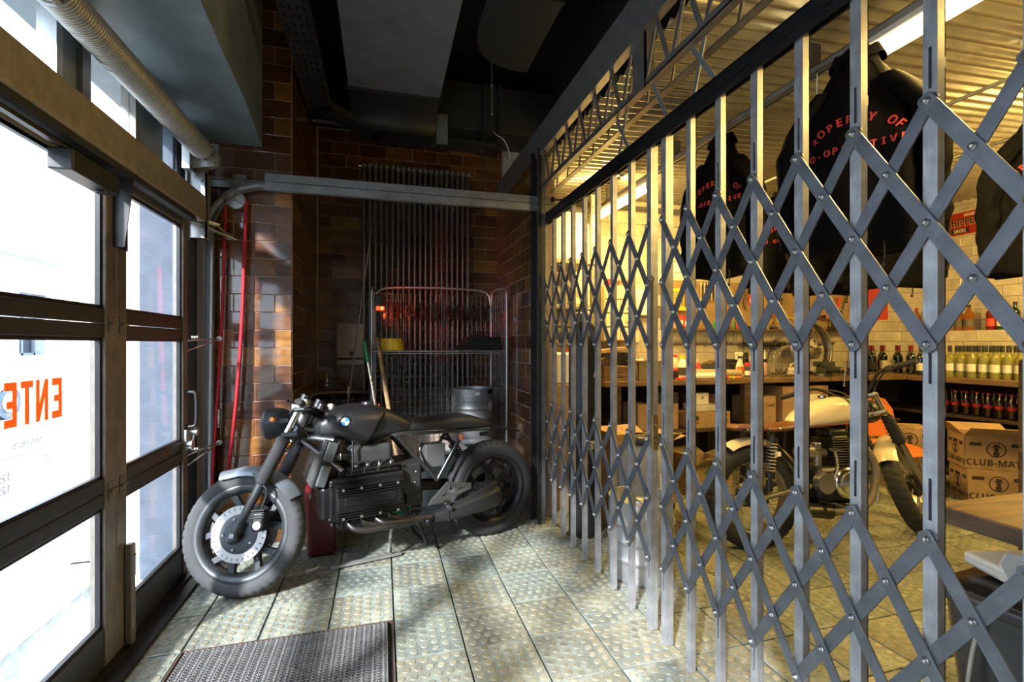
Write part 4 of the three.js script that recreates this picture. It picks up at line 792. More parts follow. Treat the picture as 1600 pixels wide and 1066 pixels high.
    const cal = mesh('brake_caliper', sts([rbox(0.065, 0.10, 0.075, 0.015, ...c0), cyl(0.026, 0.026, 0.09, 0, 0, 0, 16).rotateX(PI / 2).translate(c0[0] - 0.005, c0[1] - 0.018, c0[2]), ...[0, 1, 2, 3].map((k) => rbox(0.07, 0.006, 0.085, 0.002, c0[0], c0[1] + 0.02 + k * 0.012, c0[2])), flat([c0[0] + 0.02, c0[1], c0[2]], [WB - 0.045, RF + 0.09, z], 0.05, 0.016, [0, 0, 1])]), engM, t);
    mesh('piston_cap', sts([cyl(0.021, 0.021, 0.01, 0, 0, 0, 16).rotateX(PI / 2).translate(c0[0] - 0.005, c0[1] - 0.018, c0[2] + Math.sign(z) * 0.048)]), alloy, cal);
    mesh('brake_hose', st(fix(tube([[c0[0], c0[1] + 0.05, c0[2]], [c0[0] - 0.03, c0[1] + 0.16, z * 1.1], [c0[0] + 0.02, c0[1] + 0.22, z * 1.15], [WB - 0.25, RF + 0.42, z * 0.9], [WB - 0.29, RF + 0.5, z * 0.3]], 0.0055, 40))), M.black, cal);
  }
  // front mudguard
  const fr = []; for (let i = 0; i <= 18; i++) { const a = PI / 2 + (-24 + i / 18 * 84) * PI / 180, r = RF + 0.022 + (i < 2 ? 0.006 * (2 - i) : 0); fr.push(Array.from({ length: 11 }, (_, k) => { const q = (k - 5) / 5, z = q * 0.072, rr = r - 0.05 * q * q; return [WB + rr * Math.cos(a), RF + rr * Math.sin(a), z]; })); }
  const fr2 = fr.map((r) => r.map(([x, y, z]) => [WB + (x - WB) * 0.988, RF + (y - RF) * 0.988, z]));
  mesh('front_mudguard', sts([loft(fr, false, false, false), loft(fr2, false, false, false)]), fendM, t, 'grey metal front mudguard');
  mesh('mudguard_stay', sts([-1, 1].map((s) => flat([WB - 0.06, RF + 0.315, s * 0.066], [WB - 0.13, RF + 0.24, s * 0.095], 0.03, 0.005, [0, 0, 1]))), forkM, t);
  // yokes, bars, lamp
  const Pt = (s, z = 0, d = 0) => [WB - 0.03 + U[0] * s + d, RF + U[1] * s, z];
  mesh('lower_yoke', st(fix(rbox(0.10, 0.035, 0.26, 0.012, ...Pt(0.55)))), engM, t);
  mesh('upper_yoke', st(fix(rbox(0.11, 0.025, 0.27, 0.012, ...Pt(0.70)))), engM, t);
  const barM = M.blackMetal;
  for (const z of [-1, 1]) {
    const b = mesh('handlebar', sts([bar(Pt(0.725, z * 0.10), Pt(0.70, z * 0.40, -0.09), 0.011, 12), bar(Pt(0.69, z * 0.10), Pt(0.76, z * 0.10), 0.027, 16)]), barM, t);
    mesh('grip', sts([bar(Pt(0.71, z * 0.27, -0.053), Pt(0.70, z * 0.41, -0.094), 0.0165, 14), ...[0, 1, 2, 3, 4].map((k) => { const p = Pt(0.709 - k * 0.002, z * (0.285 + k * 0.025), -0.058 - k * 0.0075); return sph(0.0185, ...p, 10); })]), M.rubber, b);
    mesh('switch_cluster', sts([rbox(0.045, 0.045, 0.05, 0.012, ...Pt(0.72, z * 0.22, -0.04)), rbox(0.06, 0.03, 0.035, 0.01, ...Pt(0.735, z * 0.19, 0.0))]), alloy, b);
    mesh('lever', st(fix(tube([Pt(0.725, z * 0.20, 0.02), Pt(0.73, z * 0.25, 0.035), Pt(0.725, z * 0.33, 0.0), Pt(0.71, z * 0.40, -0.035)], 0.006, 20))), engM, b);
  }
  mesh('master_cylinder', st(fix(rbox(0.07, 0.035, 0.05, 0.012, ...Pt(0.75, 0.16, -0.02)))), alloy, t);
  mesh('wiring', sts([[0.02, 0.05], [-0.05, 0.03], [0.06, -0.02], [-0.02, -0.06]].map(([z, d], i) => tube([Pt(0.74, z, 0.02), Pt(0.70, z * 1.5, 0.08 + d * 0.3), Pt(0.62, z * 0.8, 0.03), Pt(0.56 - i * 0.01, z * 0.6, -0.06)], 0.006, 24))), M.black, t).userData.kind = 'stuff';
  const lamp = lathe([[0.0, -0.12], [0.03, -0.118], [0.062, -0.10], [0.082, -0.06], [0.090, -0.01], [0.094, 0.0], [0.096, 0.012], [0.090, 0.02]], 36).rotateZ(-PI / 2);
  mesh('headlamp_shell', st(fix(lamp.translate(1.405, 0.905, 0))), mat([0.035, 0.037, 0.04], 0.42, 0.3, { map: tGrime }), t);
  mesh('headlamp_glass', st(fix(lathe([[0, 0.028], [0.05, 0.024], [0.089, 0.014]], 32).rotateZ(-PI / 2).translate(1.405, 0.905, 0))), M.glass, t);
  each('headlamp_bracket', sts([-1, 1].map((s) => flat([1.385, 0.905, s * 0.096], [1.27, 0.90, s * 0.10], 0.022, 0.006, [0, 0, 1]))), engM, t);
  for (const s of [-1, 1]) mesh('indicator', st(fix(bar([1.345, 0.91, s * 0.10], [1.345, 0.91, s * 0.135], 0.012, 12))), mat([0.7, 0.22, 0.01], 0.3), t, 'orange front indicator');
  mesh('ignition_lock', st(fix(rbox(0.05, 0.04, 0.06, 0.01, 1.255, 0.985, -0.02))), alloy, t);
  // frame
  mesh('main_frame', [-1, 1].flatMap((s) => [bar([1.23, 0.86, s * 0.03], [0.62, 0.78, s * 0.10], 0.017, 12), bar([1.24, 0.80, s * 0.03], [1.04, 0.62, s * 0.14], 0.015, 12), bar([1.26, 0.825, s * 0.03], [1.08, 0.795, s * 0.115], 0.016, 12)]).concat([bar([1.205, 0.99, 0], [1.28, 0.79, 0], 0.035, 16)]), M.steel, t);
  mesh('subframe', [-1, 1].flatMap((s) => [bar([0.706, 0.775, s * 0.125], [0.453, 0.478, s * 0.13], 0.0125, 12), bar([0.453, 0.478, s * 0.13], [0.285, 0.735, s * 0.12], 0.0125, 12), bar([0.72, 0.79, s * 0.11], [0.05, 0.765, s * 0.085], 0.011, 12)]).concat([bar([0.32, 0.70, -0.12], [0.32, 0.70, 0.12], 0.01, 8)]), mat([0.05, 0.055, 0.055], 0.25, 0.7), t);
  // tank with knee recess
  const secs = [[1.19, 0.856, 0.82, 0.035], [1.18, 0.885, 0.812, 0.075], [1.15, 0.932, 0.806, 0.112], [1.10, 0.958, 0.80, 0.138], [1.04, 0.974, 0.79, 0.155], [0.98, 0.983, 0.765, 0.165], [0.94, 0.985, 0.742, 0.168], [0.91, 0.985, 0.738, 0.168], [0.88, 0.983, 0.748, 0.166], [0.84, 0.977, 0.757, 0.163], [0.80, 0.966, 0.765, 0.158], [0.76, 0.952, 0.772, 0.15], [0.72, 0.934, 0.779, 0.142], [0.68, 0.912, 0.785, 0.132], [0.64, 0.888, 0.791, 0.12], [0.60, 0.862, 0.797, 0.106], [0.575, 0.842, 0.80, 0.09], [0.565, 0.828, 0.806, 0.06]];
  const fine = []; for (let i = 0; i < secs.length - 1; i++) for (let k = 0; k < 4; k++) fine.push(secs[i].map((v, j) => v + (secs[i + 1][j] - v) * k / 4)); fine.push(secs[secs.length - 1]);
  const tr = fine.map(([x, yt, yb, hw]) => sring(x, yb + (yt - yb) * 0.45, hw, (yt - yb) * 0.55, (yt - yb) * 0.45, 44, 2.9).map(([X, y, z]) => {
    const xe = 0.79 + Math.max(0, (0.955 - y)) * 0.62, s = cl((xe - X) / 0.022), k = s * s * (3 - 2 * s), fade = cl((0.965 - y) / 0.03); return [X, y, z * (1 - 0.16 * k * fade)];
  }));
  const tank = mesh('fuel_tank', loft(tr), paint, t);
  mesh('filler_cap', [cyl(0.036, 0.04, 0.012, 0.86, 0.988, 0, 24)], M.blackMetal, tank);
  mesh('warning_light', sph(0.006, 0.795, 0.972, -0.02, 8), M.red, tank);
  for (const s of [-1, 1]) {
    const face = (g) => g.rotateY(s < 0 ? PI : 0).translate(1.028, 0.905, s * 0.1545).rotateX(0);
    mesh('badge_ring', fix(face(lathe([[0.0, 0.0], [0.034, 0.0], [0.036, 0.003], [0.034, 0.006], [0.025, 0.006], [0.0245, 0.004], [0, 0.004]], 36).rotateX(PI / 2))), M.blackGloss, tank);
    for (let q = 0; q < 4; q++) mesh('badge_quarter', fix(face(new THREE.CircleGeometry(0.024, 10, q * PI / 2, PI / 2).translate(0, 0, 0.0046))), q % 2 ? M.whitePlastic : mat([0.06, 0.25, 0.62], 0.35), tank);
  }
  // seat and tail
  const ss = [[0.64, 0.845, 0.80, 0.085], [0.60, 0.866, 0.795, 0.10], [0.52, 0.868, 0.79, 0.112], [0.42, 0.868, 0.785, 0.118], [0.32, 0.876, 0.78, 0.12], [0.22, 0.872, 0.775, 0.115], [0.14, 0.853, 0.77, 0.104], [0.06, 0.822, 0.765, 0.085], [0.0, 0.79, 0.76, 0.06], [-0.025, 0.772, 0.762, 0.03]];
  mesh('seat', loft(ss.map(([x, a, b, w]) => sring(x, b + (a - b) * 0.4, w, (a - b) * 0.6, (a - b) * 0.4, 32, 3))), mat([0.016, 0.016, 0.017], 0.5, 0, { map: tGrime }), t);
  mesh('plate_holder', [ext([[0.02, 0.765], [-0.215, 0.715], [-0.215, 0.722], [0.02, 0.775]], 0.14).translate(0, 0, -0.07)], M.blackMetal, t);
  for (const s of [-1, 1]) mesh('rear_indicator', [bar([0.286, 0.72, s * 0.13], [0.286, 0.755, s * 0.13], 0.011, 10)], mat([0.7, 0.16, 0.01], 0.3), t, 'orange rear indicator');
  // engine
  const e = mesh('engine_block', [rbox(0.44, 0.25, 0.40, 0.02, 0.90, 0.46, 0.02), rbox(0.34, 0.07, 0.30, 0.02, 0.90, 0.60, 0.02), rbox(0.09, 0.20, 0.34, 0.03, 1.12, 0.45, 0.0), cyl(0.035, 0.035, 0.05, 0, 0, 0, 14).rotateZ(PI / 2).translate(1.14, 0.51, -0.09)], engM, t);
  const zc = -0.205;
  const cov = mesh('valve_cover', [rbox(0.385, 0.20, 0.05, 0.02, 0.898, 0.455, zc, 3), ...[0, 1, 2, 3].map((k) => rbox(0.385, 0.0065, 0.078, 0.003, 0.898, 0.547 - k * 0.014, zc)), ...[0, 1, 2, 3].map((k) => rbox(0.385, 0.0065, 0.078, 0.003, 0.898, 0.41 - k * 0.014, zc)), rbox(0.30, 0.055, 0.056, 0.008, 0.895, 0.46, zc - 0.002)], engM, e);
  const font = await new FontLoader().loadAsync('fonts/droid/droid_sans_bold.typeface.json');
  mesh('cover_lettering', fix(new TextGeometry('BMW', { font, size: 0.036, depth: 0.004, curveSegments: 3 })).scale(1.5, 1, 1).rotateY(PI).translate(0.985, 0.442, zc - 0.029), engM, e);
  for (const x of [0.745, 0.85, 0.955, 1.055]) for (const y of [0.535, 0.375]) mesh('cover_bolt', [cyl(0.0085, 0.0085, 0.012, 0, 0, 0, 6).rotateX(PI / 2).translate(x, y, zc - 0.034)], M.bolt, e);
  each('head_stud', [[1.105, 0.55], [1.11, 0.36], [1.10, 0.33], [0.70, 0.535]].map(([x, y]) => sph(0.014, x, y, -0.17, 10)), engM, e);
  mesh('fuel_rail', [bar([0.70, 0.625, -0.16], [1.02, 0.615, -0.17], 0.009, 10), rbox(0.31, 0.014, 0.02, 0.004, 0.87, 0.60, -0.17)], engM, e);
  for (const x of [0.76, 0.83, 0.90, 0.97]) mesh('injector', [bar([x, 0.635, -0.155], [x + 0.015, 0.59, -0.14], 0.011, 10), sph(0.012, x, 0.64, -0.155, 10)], M.chrome, e);
  each('spark_lead', [0.74, 0.82, 0.89].map((x) => tube([[x, 0.64, -0.16], [x + 0.03, 0.665, -0.15], [x + 0.08, 0.64, -0.16], [x + 0.11, 0.60, -0.18]], 0.004, 16, 6)), M.black, e);
  mesh('airbox', [rbox(0.26, 0.12, 0.24, 0.035, 0.868, 0.69, -0.01, 4)], mat([0.03, 0.03, 0.03], 0.5), t);
  mesh('radiator', [rbox(0.035, 0.27, 0.33, 0.006, 0, 0, 0).rotateZ(0.32).translate(1.155, 0.675, 0)], M.black, t);
  const fins = []; for (let k = 0; k < 22; k++) fins.push(box(0.006, 0.004, 0.31, -0.0, -0.125 + k * 0.0118, 0).translate(0.02, 0, 0)); mesh('radiator_fins', merge(fins).rotateZ(0.32).translate(1.155, 0.675, 0), alloy, t).userData.kind = 'stuff';
  mesh('radiator_shroud', [rbox(0.055, 0.11, 0.02, 0.006, 0, 0.07, -0.17).rotateZ(0.32).translate(1.13, 0.675, 0), rbox(0.055, 0.12, 0.03, 0.01, 0, -0.07, -0.165).rotateZ(0.32).translate(1.125, 0.675, 0)], mat([0.055, 0.06, 0.06], 0.45), t);
  mesh('coolant_hose', tube([[1.12, 0.70, -0.14], [1.07, 0.71, -0.15], [1.03, 0.70, -0.13], [0.99, 0.69, -0.10]], 0.022, 24, 12), M.rubber, t);
  each('hose_clip', [[1.055, 0.708, -0.147]].map((p) => tor(0.024, 0.004, 20, 6).rotateY(PI / 2).translate(...p)), M.bolt, t);
  mesh('drain_pipe', [tube([[1.06, 0.795, -0.15], [1.06, 0.74, -0.155], [1.055, 0.70, -0.15]], 0.006, 12), tube([[0.985, 0.79, -0.155], [0.985, 0.70, -0.16], [0.99, 0.62, -0.17]], 0.006, 16)], M.black, t);
  mesh('gearbox', [rbox(0.135, 0.19, 0.28, 0.022, 0.625, 0.515, 0, 3), rbox(0.12, 0.10, 0.24, 0.02, 0.60, 0.385, 0)], mat([0.03, 0.03, 0.03], 0.45, 0.3, { map: tGrime }), t);
  each('gearbox_screw', [[0.60, 0.555], [0.605, 0.49], [0.66, 0.44]].map(([x, y]) => sph(0.005, x, y, -0.141, 8)), M.bolt, t);
  mesh('sump', rbox(0.30, 0.08, 0.24, 0.02, 0.90, 0.31, 0.0), engM, t);
  // exhaust
  const exM = mat([0.075, 0.068, 0.064], 0.38, 0.75, { map: tGrime });
  for (const [k, x] of [0.78, 0.86, 0.94, 1.02].entries()) mesh('header_pipe', tube([[x, 0.38, -0.17], [x + 0.0, 0.335, -0.20], [x - 0.035, 0.315 - k * 0.004, -0.205 - (k % 2) * 0.03], [0.72, 0.30 - k * 0.006, -0.205 - (k % 2) * 0.03], [0.52, 0.275, -0.20]], 0.0175, 30, 10), exM, t);
  const mf = []; for (const [x, y, a, b] of [[0.50, 0.272, 0.03, 0.03], [0.44, 0.275, 0.045, 0.042], [0.34, 0.29, 0.052, 0.048], [0.22, 0.31, 0.056, 0.055], [0.20, 0.315, 0.066, 0.062], [0.08, 0.338, 0.070, 0.068], [0.06, 0.342, 0.064, 0.062]]) mf.push(sring(x, y, a, b, b, 24, 3.2, -0.20));
  mesh('silencer', loft(mf), mat([0.022, 0.022, 0.022], 0.35, 0.4), t);
  mesh('silencer_end', loft([sring(0.064, 0.342, 0.068, 0.066, 0.066, 24, 3.2, -0.20), sring(0.052, 0.344, 0.06, 0.058, 0.058, 24, 3.2, -0.20)]), mat([0.12, 0.085, 0.06], 0.35, 0.8), t);
  mesh('silencer_clamp', [rbox(0.03, 0.07, 0.07, 0.01, 0.43, 0.27, -0.20), bar([0.42, 0.24, -0.24], [0.42, 0.31, -0.24], 0.008, 8), sph(0.02, 0.555, 0.265, -0.235, 12), rbox(0.05, 0.035, 0.05, 0.012, 0.415, 0.34, -0.20)], engM, t);
  // footrest plate
  const fs = ext([[0.53, 0.345], [0.51, 0.375], [0.405, 0.468], [0.24, 0.438], [0.238, 0.405], [0.35, 0.375], [0.44, 0.345]], 0.012, 0.002, [[[0.385, 0.435], [0.275, 0.42], [0.29, 0.41], [0.37, 0.385], [0.45, 0.385]]]);
  mesh('footrest_plate', [fs.translate(0, 0, -0.185), ...Array.from({ length: 9 }, (_, k) => box(0.006, 0.026, 0.012, 0.39 - k * 0.0165, 0.452 - k * 0.003, -0.186).rotateZ(0))], mat([0.13, 0.13, 0.12], 0.42, 0.7, { map: tGrime }), t);
  mesh('footpeg', bar([0.42, 0.33, -0.18], [0.42, 0.33, -0.27], 0.012, 12), M.rubber, t);
  mesh('gear_lever', [tube([[0.55, 0.33, -0.19], [0.62, 0.345, -0.20], [0.67, 0.35, -0.21]], 0.006, 16), bar([0.67, 0.35, -0.20], [0.67, 0.35, -0.235], 0.008, 8)], engM, t);
  mesh('side_stand', [bar([0.72, 0.28, -0.06], [0.74, 0.05, -0.04], 0.011, 10), flat([0.66, 0.02, -0.03], [1.08, 0.02, -0.01], 0.03, 0.014)], alloy, t);
  mesh('centre_stand', [-1, 1].map((s) => bar([0.60, 0.30, s * 0.12], [0.52, 0.08, s * 0.13], 0.012, 10)).concat([bar([0.52, 0.08, -0.13], [0.52, 0.08, 0.13], 0.01, 8)]), engM, t);
  // swing arm, final drive, shock, battery
  mesh('swing_arm', [bar([0.52, 0.40, 0.10], [0.02, RR, 0.105], 0.04, 16, 0.032), cyl(0.085, 0.085, 0.09, 0, 0, 0, 26).rotateX(PI / 2).translate(0, RR, 0.105)], engM, t);
  const spr = []; for (let k = 0; k < 9; k++) spr.push(tor(0.03, 0.006, 18, 6).rotateX(PI / 2).translate(0, -0.1 + k * 0.022, 0));
  mesh('shock', [cyl(0.014, 0.014, 0.38), ...spr].map((g) => g.rotateZ(-0.55).translate(0.20, 0.575, 0.10)), M.black, t);
  mesh('battery', rbox(0.14, 0.15, 0.11, 0.01, 0.44, 0.62, -0.02), mat([0.07, 0.07, 0.07], 0.3), t);
  const [rw, rat] = wheel('rear_wheel', 0, RR, 0.148, 0.10, tyreR, rimR, (g) => fix(g), 0.06);
  mesh('hub_cap', rat(ringLathe([[0, -0.085], [0.04, -0.084], [0.058, -0.075], [0.062, -0.05], [0.05, -0.03]], 30)), rimR, rw);
  mesh('rear_disc', rat(discGeo(0.10, 0.142, 0.005, 24).translate(0, 0, 0.055)), alloy, rw);
}
// ======================= PALE SCRAMBLER =======================
{
  const R0 = onY(1180, 856, 0);
  const t = thing('motorcycle', 'cream tanked scrambler motorcycle with a brown seat behind the folding gate', 'motorcycle', [R0[0], 0, R0[2]], -0.10);
  t.rotation.set(-0.10, -0.10, 0, 'YXZ');
  const WB = 1.36, RF = 0.335, RR = 0.34;
  const cream = mat([0.62, 0.53, 0.36], 0.25, 0, { clearcoat: 0.8, clearcoatRoughness: 0.1 }), alloy = mat([0.42, 0.40, 0.37], 0.32, 0.85, { map: tGrime }), dark = mat([0.018, 0.018, 0.018], 0.45, 0.3, { map: tGrime });
  const tyreM = mat([0.02, 0.02, 0.02], 0.8, 0, { map: tGrime });
  const A = V(0.87, 0.92, 0), U = [-0.46, 0.888], ax = V(U[0], U[1], 0), Q = new THREE.Quaternion().setFromAxisAngle(ax, 37 * PI / 180);
  const st = (g) => fix(g).translate(-A.x, -A.y, -A.z).applyQuaternion(Q).translate(A.x, A.y, A.z), sts = (l) => l.map(st);
  function wheel(name, cx, R, w, f) {
    const g = new THREE.Group(); g.name = name; t.add(g); const at = (x) => f(fix(x).translate(cx, R - 0.004, 0)), rr = R - 0.105;
    mesh('tyre', at(tyreGeo(R, w, 0.105, 216, 0.007, 6)), tyreM, g);
    mesh('rim', at(ringLathe([[rr + 0.008, -0.04], [rr - 0.004, -0.042], [rr - 0.012, -0.03], [rr - 0.006, 0], [rr - 0.012, 0.03], [rr - 0.004, 0.042], [rr + 0.008, 0.04]], 48)), alloy, g);
    mesh('hub', at(ringLathe([[0.01, -0.07], [0.075, -0.07], [0.085, -0.05], [0.06, -0.02], [0.06, 0.02], [0.085, 0.05], [0.075, 0.07], [0.01, 0.07]], 28)), dark, g);
    const sp = []; for (let i = 0; i < 32; i++) { const a = i / 32 * 2 * PI, b = a + (i % 4 < 2 ? 0.45 : -0.45), z = i % 2 ? 0.05 : -0.05; sp.push(bar([0.075 * Math.cos(a), 0.075 * Math.sin(a), z], [(rr - 0.01) * Math.cos(b), (rr - 0.01) * Math.sin(b), 0], 0.0022, 5)); }
    for (const s of sp) mesh('spoke', at(s), alloy, g);
    return [g, at];
  }
  wheel('rear_wheel', 0, RR, 0.125, (g) => g); wheel('front_wheel', WB, RF, 0.115, st);
  const guard = (cx, R, a0, a1, hw, f) => { const mk = (k) => { const r = []; for (let i = 0; i <= 20; i++) { const a = PI / 2 + (a0 + (a1 - a0) * i / 20) * PI / 180; r.push(Array.from({ length: 9 }, (_, j) => { const q = (j - 4) / 4, q2 = R * k - 0.035 * q * q; return [cx + q2 * Math.cos(a), RR + q2 * Math.sin(a), q * hw]; })); } return loft(r, false, false, false); }; return [mk(1), mk(0.988)].map(f); };
  mesh('front_mudguard', guard(WB, RF + 0.035, -34, 60, 0.068, st), cream, t);
  mesh('rear_mudguard', guard(0, RR + 0.045, -62, 29, 0.075, fix), cream, t);
  const tail = sring; 
  for (const z of [-0.10, 0.10]) {
    const P = (s) => [WB + U[0] * s, RF + U[1] * s, z];
    const leg = mesh('fork_leg', sts([bar(P(-0.03), P(0.36), 0.024, 16), sph(0.028, ...P(-0.03), 12), bar(P(0.02), [P(0.02)[0] + 0.05, P(0.02)[1] + 0.02, z], 0.01, 8)]), alloy, t);
    const pr = [[0.03, -0.01]]; for (let i = 0; i < 8; i++) pr.push([0.032, i * 0.026], [0.046 - i * 0.001, i * 0.026 + 0.013]); pr.push([0.026, 0.215]);
    mesh('gaiter', st(lathe(pr, 20).applyQuaternion(new THREE.Quaternion().setFromUnitVectors(V(0, 1, 0), ax)).translate(...P(0.34))), M.rubber, leg);
    mesh('stanchion', st(bar(P(0.5), P(0.74), 0.018, 14)), M.chrome, leg);
  }
  const Pt = (s, z = 0, d = 0) => [WB - 0.05 + U[0] * s + d, RF + U[1] * s, z];
  mesh('yoke', sts([rbox(0.10, 0.03, 0.25, 0.01, ...Pt(0.58)), rbox(0.10, 0.025, 0.25, 0.01, ...Pt(0.72))]), alloy, t);
  for (const s of [-1, 1]) {
    const b = mesh('handlebar', st(tube([Pt(0.74, 0, -0.03), Pt(0.75, s * 0.08, -0.03), Pt(0.86, s * 0.20, -0.05), Pt(0.87, s * 0.30, -0.09), Pt(0.85, s * 0.42, -0.15)], 0.011, 30)), dark, t);
    mesh('grip', st(bar(Pt(0.862, s * 0.31, -0.097), Pt(0.85, s * 0.43, -0.155), 0.018, 14)), M.rubber, b);
    mesh('lever', st(tube([Pt(0.87, s * 0.27, -0.05), Pt(0.865, s * 0.33, -0.04), Pt(0.85, s * 0.40, -0.09)], 0.006, 14)), alloy, b);
    mesh('clamp', st(rbox(0.04, 0.04, 0.04, 0.01, ...Pt(0.865, s * 0.265, -0.075))), dark, b);
  }
  mesh('control_cables', [[0.1, 0.06], [-0.08, 0.1], [0.02, 0.03]].map(([z, d]) => st(tube([Pt(0.86, z * 2.4, -0.06), Pt(0.80, z * 1.2, 0.08 + d), Pt(0.68, z * 0.6, 0.04 + d * 0.5), Pt(0.55, z * 0.4, -0.08)], 0.006, 26))), M.black, t).userData.kind = 'stuff';
  // tank: teardrop with green and dark red bands
  const secs = [[0.80, 0.93, 0.84, 0.03], [0.79, 0.955, 0.82, 0.075], [0.75, 0.975, 0.80, 0.115], [0.68, 0.985, 0.787, 0.13], [0.60, 0.978, 0.78, 0.135], [0.52, 0.955, 0.775, 0.13], [0.44, 0.918, 0.772, 0.115], [0.38, 0.882, 0.77, 0.095], [0.335, 0.845, 0.772, 0.07], [0.315, 0.81, 0.782, 0.03]];
  const ringAt = (x, k = 1) => { let i = 0; while (i < secs.length - 2 && secs[i + 1][0] > x) i++; const a = secs[i], b = secs[i + 1], f = (a[0] - x) / (a[0] - b[0]), v = a.map((q, j) => q + (b[j] - q) * f); return sring(x, v[2] + (v[1] - v[2]) * 0.45, v[3] * k, (v[1] - v[2]) * 0.55 * k, (v[1] - v[2]) * 0.45 * k, 30, 2.5); };
  const xs = []; for (let x = 0.80; x > 0.315; x -= 0.012) xs.push(x); xs.push(0.315);
  const tank = mesh('fuel_tank', loft(xs.map((x) => ringAt(x))), cream, t);
  mesh('stripe', loft([0.725, 0.71, 0.695].map((x) => ringAt(x, 1.006)), false, false), mat([0.012, 0.10, 0.03], 0.25), tank, 'green band');
  mesh('stripe', loft([0.685, 0.67].map((x) => ringAt(x, 1.006)), false, false).translate(0.09, 0.0, 0), mat([0.22, 0.015, 0.01], 0.25), tank, 'dark red band');
  mesh('tank_cap', cyl(0.03, 0.03, 0.015, 0.60, 0.985, 0, 20), M.chrome, tank);
  mesh('pinstripe', [0.135].map(() => tube([[0.36, 0.79, 0.078], [0.45, 0.792, 0.112], [0.6, 0.80, 0.131], [0.72, 0.808, 0.124]], 0.003, 20, 5)), mat([0.22, 0.015, 0.01], 0.3), tank);
  // seat with studs
  const sm = mat([0.16, 0.055, 0.022], 0.45, 0, { map: tGrime });
  const seat = mesh('seat', loft([[-0.13, 0.79, 0.775, 0.04], [-0.11, 0.815, 0.772, 0.09], [0.0, 0.81, 0.765, 0.115], [0.12, 0.80, 0.755, 0.12], [0.24, 0.808, 0.76, 0.11], [0.33, 0.825, 0.775, 0.085], [0.35, 0.81, 0.785, 0.04]].map(([x, a, b, w]) => sring(x, (a + b) / 2, w, (a - b) / 2, (a - b) / 2, 26, 3))), sm, t, 'brown leather seat');
  each('seat_stud', [-0.08, 0.0, 0.08, 0.16, 0.24].map((x) => sph(0.008, x, 0.782 - Math.abs(x - 0.08) * -0.02, x < 0.2 ? 0.115 : 0.104, 8)), M.chrome, seat);
  // frame and engine
  mesh('frame', [-1, 1].flatMap((s) => [bar([0.85, 0.92, 0], [0.80, 0.40, s * 0.09], 0.015, 10), bar([0.80, 0.40, s * 0.09], [0.74, 0.26, s * 0.10], 0.015, 10), bar([0.74, 0.26, s * 0.10], [0.30, 0.28, s * 0.11], 0.015, 10), bar([0.30, 0.28, s * 0.11], [0.36, 0.78, s * 0.07], 0.015, 10), bar([0.36, 0.78, s * 0.07], [-0.10, 0.765, s * 0.09], 0.013, 10), bar([0.32, 0.45, s * 0.11], [0.06, 0.76, s * 0.10], 0.012, 10)]), dark, t);
  mesh('swing_arm', [-1, 1].map((s) => bar([0.36, 0.40, s * 0.10], [0.0, RR, s * 0.105], 0.018, 12)), alloy, t);
  for (const s of [-1, 1]) {
    const sh = mesh('shock', [bar([0.09, 0.755, s * 0.13], [0.03, 0.38, s * 0.13], 0.012, 10), bar([0.08, 0.70, s * 0.13], [0.086, 0.73, s * 0.13], 0.032, 16), bar([0.05, 0.51, s * 0.13], [0.045, 0.47, s * 0.13], 0.03, 16), bar([0.044, 0.46, s * 0.13], [0.032, 0.39, s * 0.13], 0.022, 14)], dark, t);
    each('spring_coil', Array.from({ length: 9 }, (_, k) => tor(0.028, 0.0055, 20, 6).rotateX(PI / 2).rotateZ(-0.16).translate(0.05 + k * 0.0037, 0.52 + k * 0.021, s * 0.13)), alloy, sh);
  }
  mesh('crankcase', [rbox(0.34, 0.24, 0.24, 0.05, 0.58, 0.40, 0, 4)], dark, t);
  const cc = mesh('clutch_cover', [lathe([[0, 0.03], [0.075, 0.03], [0.098, 0.018], [0.104, 0], [0.10, -0.03]], 36).rotateX(PI / 2).translate(0.60, 0.42, 0.145)], M.chrome, t, 'polished round engine cover');
  mesh('cover_ring', tor(0.07, 0.004, 36, 6).translate(0.60, 0.42, 0.177), alloy, cc);
  mesh('side_cover', [cyl(0.065, 0.07, 0.05, 0, 0, 0, 28).rotateX(PI / 2).translate(0.44, 0.42, 0.135)], alloy, t);
  const fins = []; for (let k = 0; k < 11; k++) fins.push(rbox(0.17, 0.006, 0.19, 0.003, 0, 0.53 + k * 0.0165, 0).translate(0.655 - k * 0.001, 0, 0));
  mesh('cylinder', rbox(0.13, 0.22, 0.15, 0.02, 0.65, 0.61, 0), dark, t); each('cooling_fin', fins, dark, t);
  mesh('head_cover', rbox(0.14, 0.06, 0.14, 0.025, 0.645, 0.735, 0, 3), dark, t);
  mesh('carburettor', [cyl(0.03, 0.03, 0.12, 0, 0, 0, 16).rotateZ(PI / 2).translate(0.50, 0.60, 0.02), cyl(0.032, 0.028, 0.08, 0.49, 0.56, 0.03), rbox(0.05, 0.05, 0.05, 0.01, 0.49, 0.65, 0.03)], alloy, t);
  mesh('air_filter', cyl(0.045, 0.055, 0.10, 0, 0, 0, 20).rotateZ(PI / 2).translate(0.40, 0.61, 0.02), alloy, t);
  mesh('kick_lever', [tube([[0.50, 0.45, 0.15], [0.51, 0.52, 0.17], [0.49, 0.60, 0.19], [0.47, 0.645, 0.20]], 0.010, 20), bar([0.47, 0.645, 0.17], [0.47, 0.645, 0.25], 0.011, 10)], M.chrome, t);
  mesh('footpeg', [bar([0.42, 0.30, 0.10], [0.42, 0.30, 0.24], 0.012, 10), tube([[0.45, 0.30, 0.17], [0.55, 0.27, 0.19], [0.62, 0.28, 0.20]], 0.007, 14)], dark, t);
